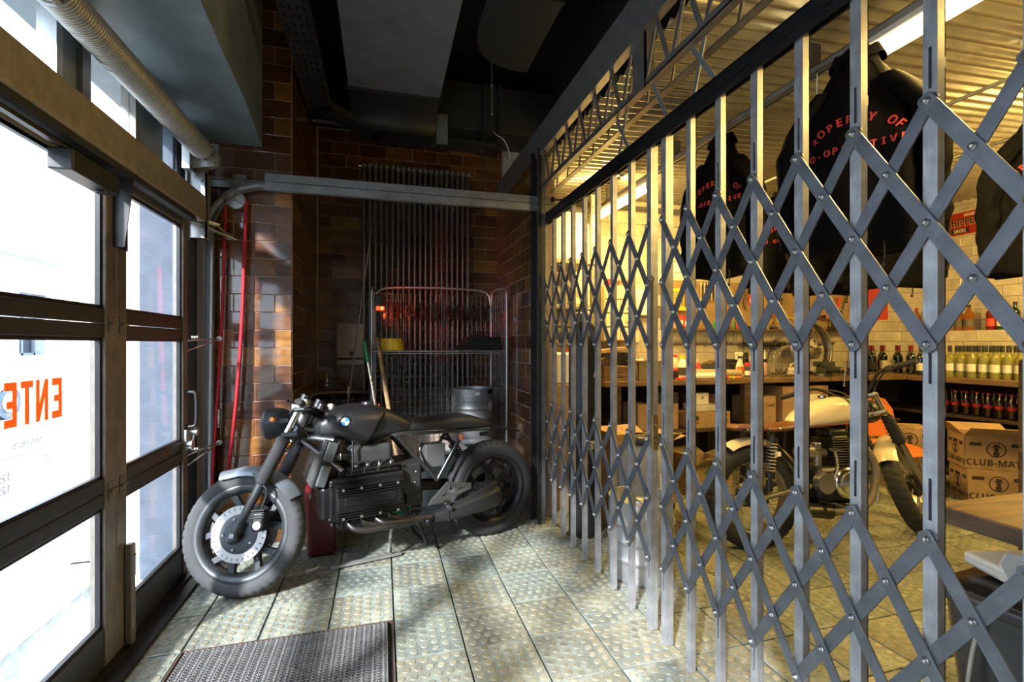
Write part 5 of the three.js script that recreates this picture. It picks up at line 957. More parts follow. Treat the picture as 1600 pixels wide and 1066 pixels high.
  mesh('skid_plate', [rbox(0.42, 0.06, 0.20, 0.03, 0.55, 0.245, 0)], dark, t);
  mesh('exhaust_header', tube([[0.72, 0.66, 0.05], [0.82, 0.64, 0.07], [0.88, 0.52, 0.09], [0.83, 0.34, 0.11], [0.72, 0.25, 0.13], [0.45, 0.235, 0.15]], 0.024, 40, 12), mat([0.20, 0.17, 0.13], 0.6, 0.3, { map: tCloth }), t);
  mesh('silencer', [bar([0.45, 0.235, 0.15], [0.10, 0.28, 0.17], 0.04, 18, 0.034)], dark, t);
  mesh('side_stand', bar([0.52, 0.28, -0.12], [0.60, 0.02, -0.28], 0.011, 8), alloy, t);
  mesh('headlamp', [st(lathe([[0, -0.1], [0.05, -0.09], [0.075, -0.05], [0.083, 0], [0.086, 0.012], [0.08, 0.02], [0, 0.028]], 28).rotateZ(-PI / 2).translate(...Pt(0.62, 0, 0.12)))], dark, t);
  mesh('number_tag', box(0.045, 0.03, 0.004, 0.12, 0.62, 0.12), M.paper, t);
}
// ======================= ORANGE CHAIR =======================
{
  const c = thing('shell_chair', 'orange plastic shell chair with chrome legs beside the stacked boxes', 'chair', [4.30, 0, -3.17], -0.35);
  const om = mat([0.50, 0.13, 0.02], 0.32);
  const sh = (rows) => { const top = loft(rows, false, false, false), lo = loft(rows.map((r) => r.map(([x, y, z]) => [x, y - 0.008, z - 0.002])), false, false, false); return [top, lo]; };
  const srows = []; for (let i = 0; i <= 10; i++) { const z = -0.19 + i * 0.04; srows.push(Array.from({ length: 13 }, (_, k) => { const q = (k - 6) / 6; return [q * (0.215 - 0.03 * Math.pow(i / 10 - 0.5, 2)), 0.435 + 0.035 * q * q * (1 - 0.4 * i / 10) - (i > 7 ? 0.012 * (i - 7) : 0) + (i < 2 ? 0.02 * (2 - i) : 0), z]; })); }
  mesh('seat', sh(srows), om, c);
  const brows = []; for (let i = 0; i <= 10; i++) { const y = 0.50 + i * 0.036; brows.push(Array.from({ length: 13 }, (_, k) => { const q = (k - 6) / 6, w = 0.205 * (i > 7 ? 1 - 0.05 * (i - 7) ** 1.4 : 1); return [q * w, y - 0.02 * q * q * (i > 7 ? 1 : 0), -0.21 - i * 0.010 + 0.05 * q * q]; })); }
  mesh('backrest', [loft(brows, false, false, false), loft(brows.map((r) => r.map(([x, y, z]) => [x, y, z - 0.008])), false, false, false)], om, c);
  for (const s of [-1, 1]) { mesh('leg', bar([s * 0.16, 0.43, 0.15], [s * 0.21, 0, 0.20], 0.010, 10), M.chrome, c); mesh('leg', bar([s * 0.16, 0.43, -0.13], [s * 0.21, 0, -0.22], 0.010, 10), M.chrome, c); mesh('back_strut', bar([s * 0.15, 0.42, -0.14], [s * 0.14, 0.70, -0.25], 0.010, 10), M.chrome, c); }
}
// ======================= WORKBENCH =======================
const fontB = await new FontLoader().loadAsync('fonts/droid/droid_sans_bold.typeface.json');
const fontR = await new FontLoader().loadAsync('fonts/droid/droid_sans_regular.typeface.json');
const textGeo = (s, size, depth = 0.001, f = fontB, seg = 2) => { const g = fix(new TextGeometry(s, { font: f, size, depth, curveSegments: seg })); g.computeBoundingBox(); g.translate(-(g.boundingBox.min.x + g.boundingBox.max.x) / 2, 0, 0); return g; };
const inkM = mat([0.035, 0.025, 0.018], 0.8), BT = 1.02;
{
  const b = thing('workbench', 'long wooden workbench along the cream tiled back wall', 'workbench', [0, 0, 0]);
  for (let k = 0; k < 4; k++) mesh('top_plank', rbox(3.51, 0.045, 0.166, 0.004, 3.615, BT - 0.0225, -3.835 - k * 0.168), M.wood, b);
  for (const x of [1.99, 3.36, 4.7]) for (const z of [-3.80, -4.34]) mesh('leg', rbox(0.07, BT - 0.045, 0.07, 0.004, x, (BT - 0.045) / 2, z), M.darkWood, b);
  mesh('lower_shelf', rbox(3.46, 0.03, 0.60, 0.003, 3.61, 0.545, -4.09), M.darkWood, b);
  mesh('rear_board', bb(1.87, 5.3, 0.02, BT - 0.05, -4.42, -4.40), M.darkWood, b);
  const r = thing('bar_counter', 'wooden plank counter with bottles along the right tiled wall', 'counter', [0, 0, 0]);
  for (let k = 0; k < 4; k++) mesh('top_plank', rbox(0.196, 0.05, 3.2, 0.004, 5.48 + k * 0.20, BT - 0.025, -2.79), M.wood, r);
  for (const z of [-1.5, -2.15, -3.6]) mesh('post', rbox(0.07, BT - 0.05, 0.07, 0.004, 5.46, (BT - 0.05) / 2, z), M.darkWood, r);
  mesh('lower_shelf', rbox(0.70, 0.03, 3.1, 0.003, 5.80, 0.64, -2.8), M.darkWood, r);
  mesh('rear_board', bb(6.15, 6.17, 0.02, BT - 0.05, -4.4, -1.2), M.darkWood, r);
}
// ---------- cartons ----------
function carton(name, label, pos, w, h, d, turn, { m = M.card, prints = [], flaps = false, group } = {}) {
  const t = thing(name, label, 'box', pos, turn, group);
  if (flaps) {
    const k = 0.005;
    mesh('shell', [bb(-w / 2, w / 2, 0, k, -d / 2, d / 2), bb(-w / 2, w / 2, 0, h, d / 2 - k, d / 2), bb(-w / 2, w / 2, 0, h, -d / 2, -d / 2 + k), bb(-w / 2, -w / 2 + k, 0, h, -d / 2, d / 2), bb(w / 2 - k, w / 2, 0, h, -d / 2, d / 2)], m, t);
    for (const [a, ww, s, axis] of [[0.9, w, d / 2, 0], [0.7, w, d / 2, PI], [0.5, d, w / 2, PI / 2], [1.1, d, w / 2, -PI / 2]]) mesh('flap', box(ww, k, Math.min(0.14, s), 0, 0, Math.min(0.14, s) / 2).rotateX(-a + 0.3).translate(0, h, s).rotateY(axis), m, t);
  } else { mesh('shell', rbox(w, h, d, 0.003, 0, h / 2, 0, 1), m, t); mesh('tape', box(0.05, 0.001, d + 0.002, 0, h + 0.0005, 0), mat([0.38, 0.27, 0.16], 0.3), t); }
  for (const [kind, side, x, y, s, arg] of prints) {
    let g;
    if (kind === 'text') g = textGeo(arg, s);
    else if (kind === 'rect') g = box(s, arg, 0.001);
    else if (kind === 'ring') g = merge([ext(new THREE.Shape(circ(0, 0, s, 28).map(([a, b]) => new THREE.Vector2(a, b))), 0.001, 0, [circ(0, 0, s * 0.88, 28)]), ext(circ(0, -s * 0.55, s * 0.34, 14), 0.001), ext(circ(0, 0.02 * s, s * 0.26, 14), 0.001), ext([[-s * 0.62, s * 0.22], [s * 0.62, s * 0.22], [s * 0.35, s * 0.34], [s * 0.28, s * 0.68], [-s * 0.28, s * 0.68], [-s * 0.35, s * 0.34]], 0.001)].map(fix));
    else if (kind === 'dot') g = ext(circ(0, 0, s, 18), 0.001);
    else if (kind === 'code') g = merge(Array.from({ length: 14 }, (_, i) => box(s * (i % 3 ? 0.02 : 0.035), arg, 0.001, -s / 2 + i * s / 13, 0, 0)).concat([box(s * 1.15, 0.002, 0.001, 0, arg * 0.62, 0), box(s * 1.15, 0.002, 0.001, 0, -arg * 0.62, 0)]));
    const mm = arg && arg.isMaterial ? arg : kind === 'rect' && s < 0 ? M.paper : inkM;
    const o = mesh('print', g.translate(x, y, 0), mm, t);
    if (side === 'front') o.position.z = d / 2 + 0.0006; else if (side === 'left') { o.rotation.y = -PI / 2; o.position.x = -w / 2 - 0.0006; } else if (side === 'right') { o.rotation.y = PI / 2; o.position.x = w / 2 + 0.0006; }
  }
  return t;
}
{
  // under the workbench
  carton('carton', 'long flat carton with black printing on the lower bench shelf', [2.98, 0.562, -3.95], 0.46, 0.145, 0.26, 0.04, { prints: [['dot', 'front', -0.15, 0.095, 0.022], ['text', 'front', -0.15, 0.045, 0.014, 'CARE'], ['text', 'front', 0.14, 0.108, 0.022, 'Sierra y1'], ['code', 'front', 0.15, 0.055, 0.09, 0.035]] });
  carton('carton', 'carton printed 15-4 standing beside the bench post', [3.62, 0.562, -3.98], 0.30, 0.27, 0.26, 0, { prints: [['text', 'front', -0.06, 0.185, 0.04, '15-4'], ['code', 'front', -0.06, 0.07, 0.10, 0.055], ['text', 'front', 0.09, 0.17, 0.028, 'refill']] });
  carton('carton', 'large carton for glass with a white label on the lower bench shelf', [4.10, 0.562, -3.96], 0.56, 0.37, 0.30, -0.02, { prints: [['text', 'front', -0.05, 0.285, 0.035, 'GLAST'], ['rect', 'front', 0.0, 0.20, 0.54, 0.002]] });
  { const o = scene.getObjectByName('carton_002'); mesh('address_label', box(0.13, 0.10, 0.001, 0.11, 0.235, 0.1508), M.paper, o, 'white address label'); }
  carton('carton', 'plain unprinted carton on the lower bench shelf beneath the cable crate', [2.44, 0.562, -3.98], 0.42, 0.24, 0.28, 0, { m: M.cardDark });
  carton('carton', 'small grey white carton lying on the long flat carton', [3.0, 0.709, -3.98], 0.26, 0.06, 0.2, -0.03, { m: M.white });
  carton('carton', 'white crumpled bag box on the small grey carton', [2.96, 0.771, -3.97], 0.15, 0.11, 0.12, 0.1, { m: M.paper, prints: [['text', 'front', 0.0, 0.05, 0.03, 'H']] });
  carton('carton', 'plain carton tucked behind the long flat carton on the shelf', [3.14, 0.562, -4.24], 0.3, 0.28, 0.26, 0, { m: M.cardDark });
  carton('carton', 'open carton with green printed letters on the floor under the bench', [2.80, 0, -3.72], 0.42, 0.30, 0.34, 0.12, { flaps: true, m: mat([0.36, 0.26, 0.12], 0.85, 0, { map: tCard }), prints: [] });
  { const o = scene.getObjectByName('carton_007'); const gm = mat([0.02, 0.13, 0.035], 0.7); mesh('print', textGeo('PCR', 0.09).translate(0.03, 0.10, 0.171), gm, o); mesh('print', textGeo('green', 0.045).translate(0.03, 0.03, 0.171), gm, o); mesh('leaf_print', ext([[-0.14, 0.21], [-0.06, 0.27], [0.05, 0.27], [-0.02, 0.23]], 0.001).translate(0, 0, 0.171), gm, o); }
  carton('carton', 'tan carton with a dark round mark on the floor beside the bench post', [2.30, 0, -3.66], 0.24, 0.22, 0.26, 0.05, { prints: [['dot', 'front', 0.03, 0.15, 0.035], ['text', 'front', 0.03, 0.07, 0.03, 'FRAGILE']] });
  carton('carton', 'tall carton with ruled print lines on the floor under the bench', [2.20, 0, -4.10], 0.34, 0.50, 0.3, 0, { m: M.cardDark, prints: [['rect', 'front', 0.12, 0.33, 0.10, 0.002], ['rect', 'front', 0.12, 0.30, 0.10, 0.002], ['rect', 'front', 0.12, 0.27, 0.10, 0.002]] });
  carton('carton', 'open tan carton with raised flaps behind the steel keg', [1.86, 0.0, -3.28], 0.46, 0.62, 0.34, 0.1, { flaps: true });
  // black crate with white marks on the shelf
  const cr = thing('cable_crate', 'black plastic crate of cables on the lower bench shelf', 'crate', [2.50, 0.805, -3.95]);
  mesh('body', [rbox(0.30, 0.10, 0.24, 0.01, 0, 0.05, 0)], M.black, cr); for (let k = 0; k < 5; k++) mesh('cable_loop', tor(0.07 + k * 0.006, 0.007, 24, 6).rotateX(1.2 + k * 0.12).translate(-0.04 + k * 0.02, 0.115, 0), M.black, cr); 
  // soft drink cartons under the bar counter
  const mate = (dirt) => [['ring', 'front', 0.0, 0.175, 0.065], ['text', 'front', 0.0, 0.035, 0.052, 'CLUB-MATE'], ['rect', 'front', -0.135, 0.215, 0.08, 0.03], ['rect', 'front', 0.135, 0.215, 0.08, 0.03], ['ring', 'left', 0.0, 0.155, 0.055], ['text', 'left', 0.0, 0.035, 0.046, 'CLUB-MATE'], ['rect', 'left', 0.10, 0.21, 0.06, 0.03], ['rect', 'left', -0.10, 0.21, 0.06, 0.03]];
  const G = 'soft drink cartons stacked under the bar counter';
  const A = -0.62;
  carton('drink_carton', 'brown drink carton with a round face emblem at the bottom of the front stack', [5.07, 0, -2.88], 0.41, 0.285, 0.31, A, { prints: mate(), group: G });
  carton('drink_carton', 'open brown drink carton with a round face emblem on top of the front stack', [5.07, 0.287, -2.89], 0.42, 0.285, 0.31, A - 0.04, { prints: mate(), group: G, flaps: true });
  carton('drink_carton', 'brown drink carton with a round face emblem on the floor behind the orange chair', [4.82, 0, -3.38], 0.41, 0.285, 0.31, A + 0.1, { prints: mate(), group: G });
  carton('drink_carton', 'brown drink carton with hand holes on top of the stack behind the orange chair', [4.80, 0.287, -3.40], 0.41, 0.285, 0.31, A + 0.06, { prints: mate(), group: G });
  for (const n of ['drink_carton', 'drink_carton_001', 'drink_carton_002', 'drink_carton_003']) { const o = scene.getObjectByName(n); mesh('hand_hole', rbox(0.07, 0.028, 0.002, 0.013).rotateY(-PI / 2).translate(-0.2065 - (n.endsWith('1') ? 0.005 : 0), 0.215, 0), M.black, o); }
  // dark wine carton with a picture, pink crate
  const w = thing('wine_carton', 'dark grey wine carton with a printed villa picture on the bar floor', 'box', [5.05, 0, -2.36], -0.75);
  mesh('shell', rbox(0.33, 0.48, 0.26, 0.003, 0, 0.24, 0, 1), mat([0.045, 0.05, 0.052], 0.6, 0, { map: tCard }), w);
  mesh('picture', box(0.22, 0.13, 0.001, 0.03, 0.29, 0.1306), mat([0.50, 0.42, 0.30], 0.8), w, 'beige printed picture'); mesh('caption', box(0.22, 0.05, 0.001, 0.03, 0.185, 0.1306), mat([0.42, 0.36, 0.27], 0.8), w);
  mesh('print', [ext([[-0.05, 0.0], [-0.05, 0.03], [-0.02, 0.05], [0.0, 0.04], [0.0, 0.06], [0.03, 0.075], [0.06, 0.055], [0.09, 0.05], [0.09, 0]], 0.001).translate(0.03, 0.24, 0.1312)], inkM, w); mesh('print', textGeo('LASCOLARI', 0.018, 0.001).translate(0.03, 0.40, 0.1306), M.paper, w);
  const pc = thing('bottle_crate', 'pink plastic bottle crate under the bar counter', 'crate', [5.55, 0, -2.45], 0);
  const pm = mat([0.30, 0.085, 0.075], 0.5); mesh('walls', [bb(-0.2, 0.2, 0, 0.02, -0.15, 0.15), ...[[0, 0.06], [0.10, 0.30], [0.50, 0.58]].map(([a, b]) => merge([bb(-0.2, -0.19, a, b, -0.15, 0.15), bb(0.19, 0.2, a, b, -0.15, 0.15), bb(-0.2, 0.2, a, b, 0.14, 0.15), bb(-0.2, 0.2, a, b, -0.15, -0.14)])), ...[-0.15, 0.14].flatMap((z) => [-0.2, 0.19].map((x) => bb(x, x + 0.01, 0, 0.58, z, z + 0.01))), bb(-0.19, -0.18, 0.06, 0.58, -0.14, 0.14)], pm, pc);
  mesh('bottle_tops', bb(-0.17, 0.18, 0.35, 0.48, -0.13, 0.13), mat([0.03, 0.05, 0.09], 0.2), pc).userData.kind = 'stuff';
}
// ---------- bottles ----------
const glassDark = mat([0.008, 0.012, 0.008], 0.06, 0, { clearcoat: 1, clearcoatRoughness: 0.03 });
const wineClear = mat([0.60, 0.58, 0.20], 0.04, 0, { transmission: 0.75, thickness: 0.03, ior: 1.36 });
const amber = mat([0.45, 0.16, 0.02], 0.05, 0, { transmission: 0.6, thickness: 0.03, ior: 1.4 });
const cola = mat([0.025, 0.010, 0.008], 0.08, 0, { clearcoat: 1, clearcoatRoughness: 0.04 });
const clearG = M.glass;
const bottleShape = { wine: [[0, 0], [0.034, 0], [0.037, 0.004], [0.0375, 0.18], [0.036, 0.195], [0.028, 0.215], [0.016, 0.235], [0.0145, 0.25], [0.0145, 0.30], [0.0155, 0.302], [0.0155, 0.312], [0, 0.313]], whisky: [[0, 0], [0.036, 0], [0.039, 0.004], [0.039, 0.17], [0.035, 0.19], [0.02, 0.21], [0.015, 0.225], [0.0145, 0.27], [0, 0.271]], cola: [[0, 0], [0.027, 0], [0.029, 0.01], [0.027, 0.04], [0.03, 0.06], [0.031, 0.12], [0.027, 0.15], [0.016, 0.19], [0.013, 0.205], [0.013, 0.228], [0, 0.229]] };
const bGeo = {};
function bottle(kind, label, group, pos, { glass, lab = [0.66, 0.62, 0.50], lab2, cap = [0.02, 0.02, 0.02], l0 = 0.05, l1 = 0.13, turn = 0, s = 1, capH, name = 'bottle' }) {
  const t = thing(name, label, 'bottle', pos, turn, group), H = bottleShape[kind][bottleShape[kind].length - 1][1], R = kind === 'cola' ? 0.0312 : kind === 'wine' ? 0.0376 : 0.0392;
  const key = kind; const g = bGeo[key] ??= lathe(bottleShape[kind], 18);
  mesh('body', g, glass, t);
  const LM = (c) => bottle.m[c.join()] ??= mat(c, 0.6);
  const lg = (a, b, k = 1.004) => bGeo[[kind, a, b].join()] ??= new THREE.CylinderGeometry(R * k, R * k, b - a, 18, 1, true, -1.9, 3.8).translate(0, (a + b) / 2, 0);
  if (lab) mesh('label', lg(l0, l1), LM(lab), t);
  if (lab2) mesh('label_band', lg(l0 - 0.022, l0), LM(lab2), t);
  capH ??= kind === 'wine' ? 0.062 : 0.03;
  mesh('cap', bGeo[[kind, 'cap', capH].join()] ??= cyl(kind === 'cola' ? 0.0145 : 0.0165, kind === 'cola' ? 0.0145 : 0.0165, capH, 0, H - capH / 2 + 0.002, 0, 14), LM(cap), t);
  if (s !== 1) t.scale.setScalar(s);
  return t;
}
bottle.m = {};
{
  // red wine in the corner of the bench and counter
  const reds = [[5.38, -4.28], [5.48, -4.20], [5.58, -4.30], [5.68, -4.22], [5.78, -4.32], [5.50, -4.34], [5.86, -4.20], [5.72, -4.08], [5.84, -4.04], [5.96, -4.12], [5.66, -3.90], [5.78, -3.88], [5.90, -3.90], [6.02, -3.98], [5.64, -3.74], [5.76, -3.72]];
  const kinds = [[[0.62, 0.56, 0.42], [0.16, 0.01, 0.012], 'dark red wine bottle with a cream label and red capsule in the bench corner'], [[0.02, 0.015, 0.015], [0.14, 0.008, 0.012], 'dark wine bottle with a black label and red capsule in the bench corner'], [[0.45, 0.05, 0.05], [0.16, 0.01, 0.02], 'dark wine bottle with a red striped label in the bench corner']];
  reds.forEach(([x, z], i) => { const k = kinds[i % 3]; bottle('wine', k[2], 'red wine bottles in the bench corner', [x, BT + 0.001, z], { glass: glassDark, lab: k[0], cap: k[1], turn: -0.75 + (i % 5) * 0.08, l0: 0.045, l1: i % 3 ? 0.12 : 0.14 }); });
  bottle('wine', 'dark wine bottle with a plain cream square label on the counter edge', null, [5.50, BT + 0.001, -3.70], { glass: glassDark, lab: [0.66, 0.6, 0.46], turn: -0.8 });
  bottle('wine', 'squat dark wine bottle with a pale label beside the counter edge', null, [5.50, BT + 0.001, -3.58], { glass: glassDark, lab: [0.70, 0.66, 0.55], turn: -0.8, l0: 0.03, l1: 0.09, s: 0.96 });
  // white wine rows
  let n = 0;
  for (let c = 0; c < 8; c++) for (let r = 0; r < 3; r++) { const a = n++ % 3; bottle('wine', a ? 'pale white wine bottle with a cream and blue label on the bar counter' : 'pale white wine bottle with a plain cream label on the bar counter', 'white wine bottles on the bar counter', [5.56 + r * 0.10 + (c % 2) * 0.012, BT + 0.001, -3.47 + c * 0.092], { glass: wineClear, lab: [0.68, 0.65, 0.55], lab2: a ? [0.16, 0.25, 0.25] : undefined, turn: -0.9 + r * 0.2, l0: 0.062, l1: 0.135 }); }
  bottle('wine', 'green wine bottle with an orange label and foil at the end of the bar counter', null, [5.56, BT + 0.001, -2.66], { glass: mat([0.02, 0.03, 0.008], 0.06), lab: [0.75, 0.33, 0.02], cap: [0.72, 0.32, 0.02], turn: -0.9, l0: 0.03, l1: 0.11 });
  bottle('wine', 'orange foiled wine bottle standing behind the orange labelled bottle', null, [5.68, BT + 0.001, -2.60], { glass: mat([0.02, 0.03, 0.008], 0.06), lab: [0.75, 0.33, 0.02], cap: [0.72, 0.32, 0.02], turn: -0.9, l0: 0.03, l1: 0.11 });
  // spirits on the tiled ledge
  const sp = [[-4.30, amber, [0.66, 0.6, 0.5], [0.30, 0.02, 0.02], 'amber spirit bottle with a cream label and red cap on the tiled ledge'], [-4.18, amber, [0.5, 0.2, 0.05], [0.3, 0.02, 0.02], 'amber spirit bottle with an orange label on the tiled ledge'], [-4.08, amber, null, [0.35, 0.08, 0.02], 'amber spirit bottle without a label on the tiled ledge'], [-3.86, amber, [0.10, 0.08, 0.06], [0.03, 0.02, 0.02], 'amber spirit bottle with a dark label on the tiled ledge'], [-3.76, amber, [0.12, 0.1, 0.08], [0.02, 0.02, 0.02], 'brown square spirit bottle with a black label on the tiled ledge'],
    [-3.56, mat([0.16, 0.01, 0.008], 0.05), [0.55, 0.06, 0.03], [0.03, 0.01, 0.01], 'red liqueur bottle with a red label on the tiled ledge'], [-3.47, mat([0.01, 0.07, 0.015], 0.06), [0.70, 0.66, 0.55], [0.5, 0.5, 0.45], 'tall green whisky bottle with a cream label on the tiled ledge'], [-3.36, glassDark, [0.66, 0.55, 0.36], [0.02, 0.02, 0.02], 'black whiskey bottle with a cream 1776 label on the tiled ledge'], [-3.10, amber, [0.6, 0.35, 0.12], [0.02, 0.02, 0.02], 'amber flask bottle with a tan label at the open end of the ledge']];
  for (const [z, glass, lab, cap, text] of sp) { const o = bottle('whisky', text, 'spirit bottles on the tiled ledge', [6.32, 1.501, z], { glass, lab, cap, turn: -0.95, l0: 0.04, l1: 0.12, s: 1.06 }); if (text.includes('1776')) mesh('print', textGeo('1776', 0.026, 0.0008, fontR).translate(0, 0.075, 0.0398), inkM, o); }
  // cola on the shelf below the counter
  n = 0;
  for (let c = 0; c < 9; c++) for (let r = 0; r < 2; r++) bottle('cola', 'small cola bottle with a red label on the dark shelf below the counter', 'cola bottles below the bar counter', [5.55 + r * 0.085, 0.656, -3.50 + c * 0.088], { glass: cola, lab: [0.40, 0.02, 0.02], cap: [0.30, 0.015, 0.015], l0: 0.085, l1: 0.118, turn: -0.9, capH: 0.014 });
  for (let c = 0; c < 4; c++) bottle('cola', 'clear cola bottle in shrink wrap with a red band below the counter', 'shrink wrapped cola bottles', [5.56 + (c % 2) * 0.07, 0.656, -2.66 + (c >> 1) * 0.075], { glass: cola, lab: [0.5, 0.03, 0.03], cap: [0.35, 0.02, 0.02], l0: 0.075, l1: 0.125, turn: -0.9, capH: 0.014 });
}
// ---------- pegboard, posters, drawers ----------
{
  const p = thing('pegboard', 'tan perforated pegboard above the workbench', 'pegboard', [0, 0, 0]);
  const x0 = 2.83, x1 = 5.48, y0 = 1.50, y1 = 2.03, z = -DW + 0.03, step = 0.0375, holes = [];
  const s = 0.0042; for (let x = x0 + 0.03; x < x1 - 0.02; x += step) for (let y = y0 + 0.025; y < y1 - 0.015; y += step) holes.push([[x - s, y], [x, y - s], [x + s, y], [x, y + s]]);
  mesh('board', ext([[x0, y0], [x1, y0], [x1, y1], [x0, y1]], 0.006, 0, holes).translate(0, 0, z), mat([0.46, 0.30, 0.13], 0.7, 0, { map: tGrime }), p);
  mesh('backing', bb(x0, x1, y0, y1, z - 0.012, z - 0.006), M.darkWood, p);
  mesh('tool_shelf', [rbox(2.5, 0.012, 0.10, 0.003, 4.13, 1.495, z + 0.06), bb(2.88, 5.38, 1.495, 1.515, z + 0.105, z + 0.11)], M.wood, p);
  mesh('magnet_bar', rbox(2.3, 0.025, 0.015, 0.003, 4.0, 1.36, -DW + 0.03), mat([0.12, 0.11, 0.10], 0.5, 0.4), p);
  const peg = z + 0.018;
  const metalT = mat([0.30, 0.29, 0.27], 0.35, 0.8), TG = 'hand tools hung on the pegboard';
  const wrench = (L, w) => ext([[-w, 0.03], [-w * 1.8, 0.02], [-w * 1.8, 0], [-w * 0.7, 0.008], [-w * 0.7, 0.02], [w * 0.7, 0.02], [w * 0.7, 0.008], [w * 1.8, 0], [w * 1.8, 0.02], [w, 0.03], [w, L - 0.02], [w * 1.9, L - 0.01], [w * 1.9, L + 0.008], [0, L + 0.015], [-w * 1.9, L + 0.008], [-w * 1.9, L - 0.01], [-w, L - 0.02]], 0.006, 0.001);
  [3.30, 3.345, 3.39, 3.435, 3.48, 3.525, 3.57].forEach((x, i) => one('spanner', wrench(0.22 - i * 0.014, 0.007), metalT, 'steel spanner in the graded row on the pegboard', 'spanner', [x, 1.78 + i * 0.012, peg], 0, 'graded spanners on the pegboard'));
  const plier = (hm, lab, x, y, a = 0) => { const t = thing('pliers', lab, 'pliers', [x, y, peg]); t.rotation.z = a; mesh('jaws', [ext([[-0.012, 0], [0.012, 0], [0.006, 0.05], [-0.006, 0.05]], 0.01)], metalT, t); for (const s of [-1, 1]) mesh('handle', tube([[0, 0.0, 0.005], [s * 0.016, -0.035, 0.005], [s * 0.02, -0.075, 0.005], [s * 0.014, -0.11, 0.005]], 0.006, 14, 6), hm, t); };
  plier(M.red, 'red handled pliers on the pegboard beside the spanners', 3.72, 1.83); plier(M.yellow, 'yellow handled pliers low on the pegboard', 4.30, 1.70, 0.3); plier(M.blackMetal, 'black handled pliers high on the pegboard', 4.02, 1.90); plier(M.blackMetal, 'black handled pincers beneath the paper drawings', 4.36, 1.88, -0.2); plier(M.red, 'red handled snips on the pegboard near the hacksaw', 4.18, 1.72, 0.9);
  const hook = (name, lab, cat, geo, m, x, y, a = 0) => { const o = one(name, geo, m, lab, cat, [x, y, peg]); o.rotation.z = a; return o; };
  hook('calliper', 'steel calliper hanging on the pegboard', 'calliper', [box(0.012, 0.20, 0.005, 0, -0.1, 0), box(0.05, 0.012, 0.006, 0.018, -0.02, 0), ext([[0, 0], [0.05, 0], [0.03, -0.03], [0, -0.03]], 0.005).translate(0, -0.05, 0)], metalT, 4.62, 1.90);
  hook('chain_tool', 'black chain whip tool hanging on the pegboard', 'tool', [tube([[0, 0, 0], [0.01, -0.08, 0.004], [-0.01, -0.16, 0], [0.012, -0.24, 0.003]], 0.006, 20, 6), tor(0.02, 0.005, 16, 6).translate(0, 0.02, 0)], M.black, 3.86, 1.97);
  hook('oil_filter_strap', 'round strap tool hanging on the pegboard', 'tool', [tor(0.045, 0.005, 26, 6), box(0.012, 0.09, 0.006, 0, -0.09, 0)], metalT, 4.86, 1.72);
  hook('ladle_brush', 'dark flat brush hanging on the pegboard', 'brush', [box(0.01, 0.14, 0.006, 0, 0, 0), ext(circ(0, -0.1, 0.035, 16), 0.012)], M.blackMetal, 4.75, 1.78);
  const clampT = thing('bar_clamp', 'steel bar clamp with red handle at the right of the pegboard', 'clamp', [5.22, 1.62, peg]); mesh('bar', [flat([0, 0, 0.01], [0.10, 0.32, 0.01], 0.02, 0.008, [0, 0, 1]), flat([0.10, 0.32, 0.01], [-0.03, 0.36, 0.01], 0.02, 0.01, [0, 0, 1]), flat([0.04, 0.12, 0.01], [-0.08, 0.17, 0.01], 0.02, 0.01, [0, 0, 1])], metalT, clampT); mesh('handle', bar([-0.07, 0.15, 0.02], [-0.03, 0.28, 0.02], 0.016, 10), M.red, clampT);
  const drl = thing('cordless_drill', 'orange and black cordless drill on the pegboard shelf', 'drill', [5.02, 1.51, peg + 0.05]); mesh('body', rbox(0.17, 0.055, 0.05, 0.015, 0, 0.16, 0, 2), M.orange, drl); mesh('handle', rbox(0.045, 0.12, 0.04, 0.012, 0.04, 0.08, 0), M.black, drl); mesh('battery', rbox(0.09, 0.04, 0.06, 0.008, 0.04, 0.02, 0), M.black, drl); mesh('chuck', cyl(0.012, 0.02, 0.05, 0, 0, 0, 12).rotateZ(PI / 2).translate(-0.11, 0.16, 0), M.blackMetal, drl);
  const hs = thing('hacksaw', 'yellow hacksaw hanging low on the pegboard', 'hacksaw', [4.42, 1.56, peg]); mesh('frame', [flat([0, 0.11, 0], [0.22, 0.05, 0], 0.014, 0.008, [0, 0, 1]), flat([0.22, 0.05, 0], [0.20, -0.02, 0], 0.014, 0.008, [0, 0, 1])], M.yellow, hs); mesh('handle', flat([0, 0.12, 0], [-0.02, 0.02, 0], 0.03, 0.02, [0, 0, 1]), M.yellow, hs); mesh('blade', flat([-0.02, 0.03, 0], [0.20, -0.02, 0], 0.012, 0.002, [0, 0, 1]), metalT, hs);
  const yk = thing('key_holder', 'yellow plastic holder with hex keys at the left of the pegboard', 'holder', [2.99, 1.74, peg]); mesh('body', [rbox(0.20, 0.22, 0.03, 0.02, 0, 0.09, 0.012), rbox(0.22, 0.04, 0.06, 0.01, 0, -0.02, 0.02)], M.yellow, yk); each('hex_key', [0, 1, 2, 3].map((k) => tube([[-0.06 + k * 0.035, 0.02, 0.045], [-0.06 + k * 0.035, 0.15, 0.045], [-0.04 + k * 0.035, 0.16, 0.045]], 0.006, 14, 6)), M.chrome, yk);
  for (const [x, y, lab] of [[3.20, 1.87, 'red blister card beside the graded spanners'], [3.95, 1.85, 'red blister card high on the pegboard under the drawings'], [3.06, 1.60, 'red and white fuse card low on the pegboard'], [3.12, 1.59, 'second red fuse card low on the pegboard']]) { const c = thing('blister_card', lab, 'card', [x, y, peg]); mesh('card', rbox(0.055, 0.12, 0.012, 0.002, 0, 0, 0), mat([0.6, 0.05, 0.04], 0.5), c); mesh('blister', rbox(0.035, 0.05, 0.014, 0.006, 0, -0.02, 0.008), M.whitePlastic, c); }
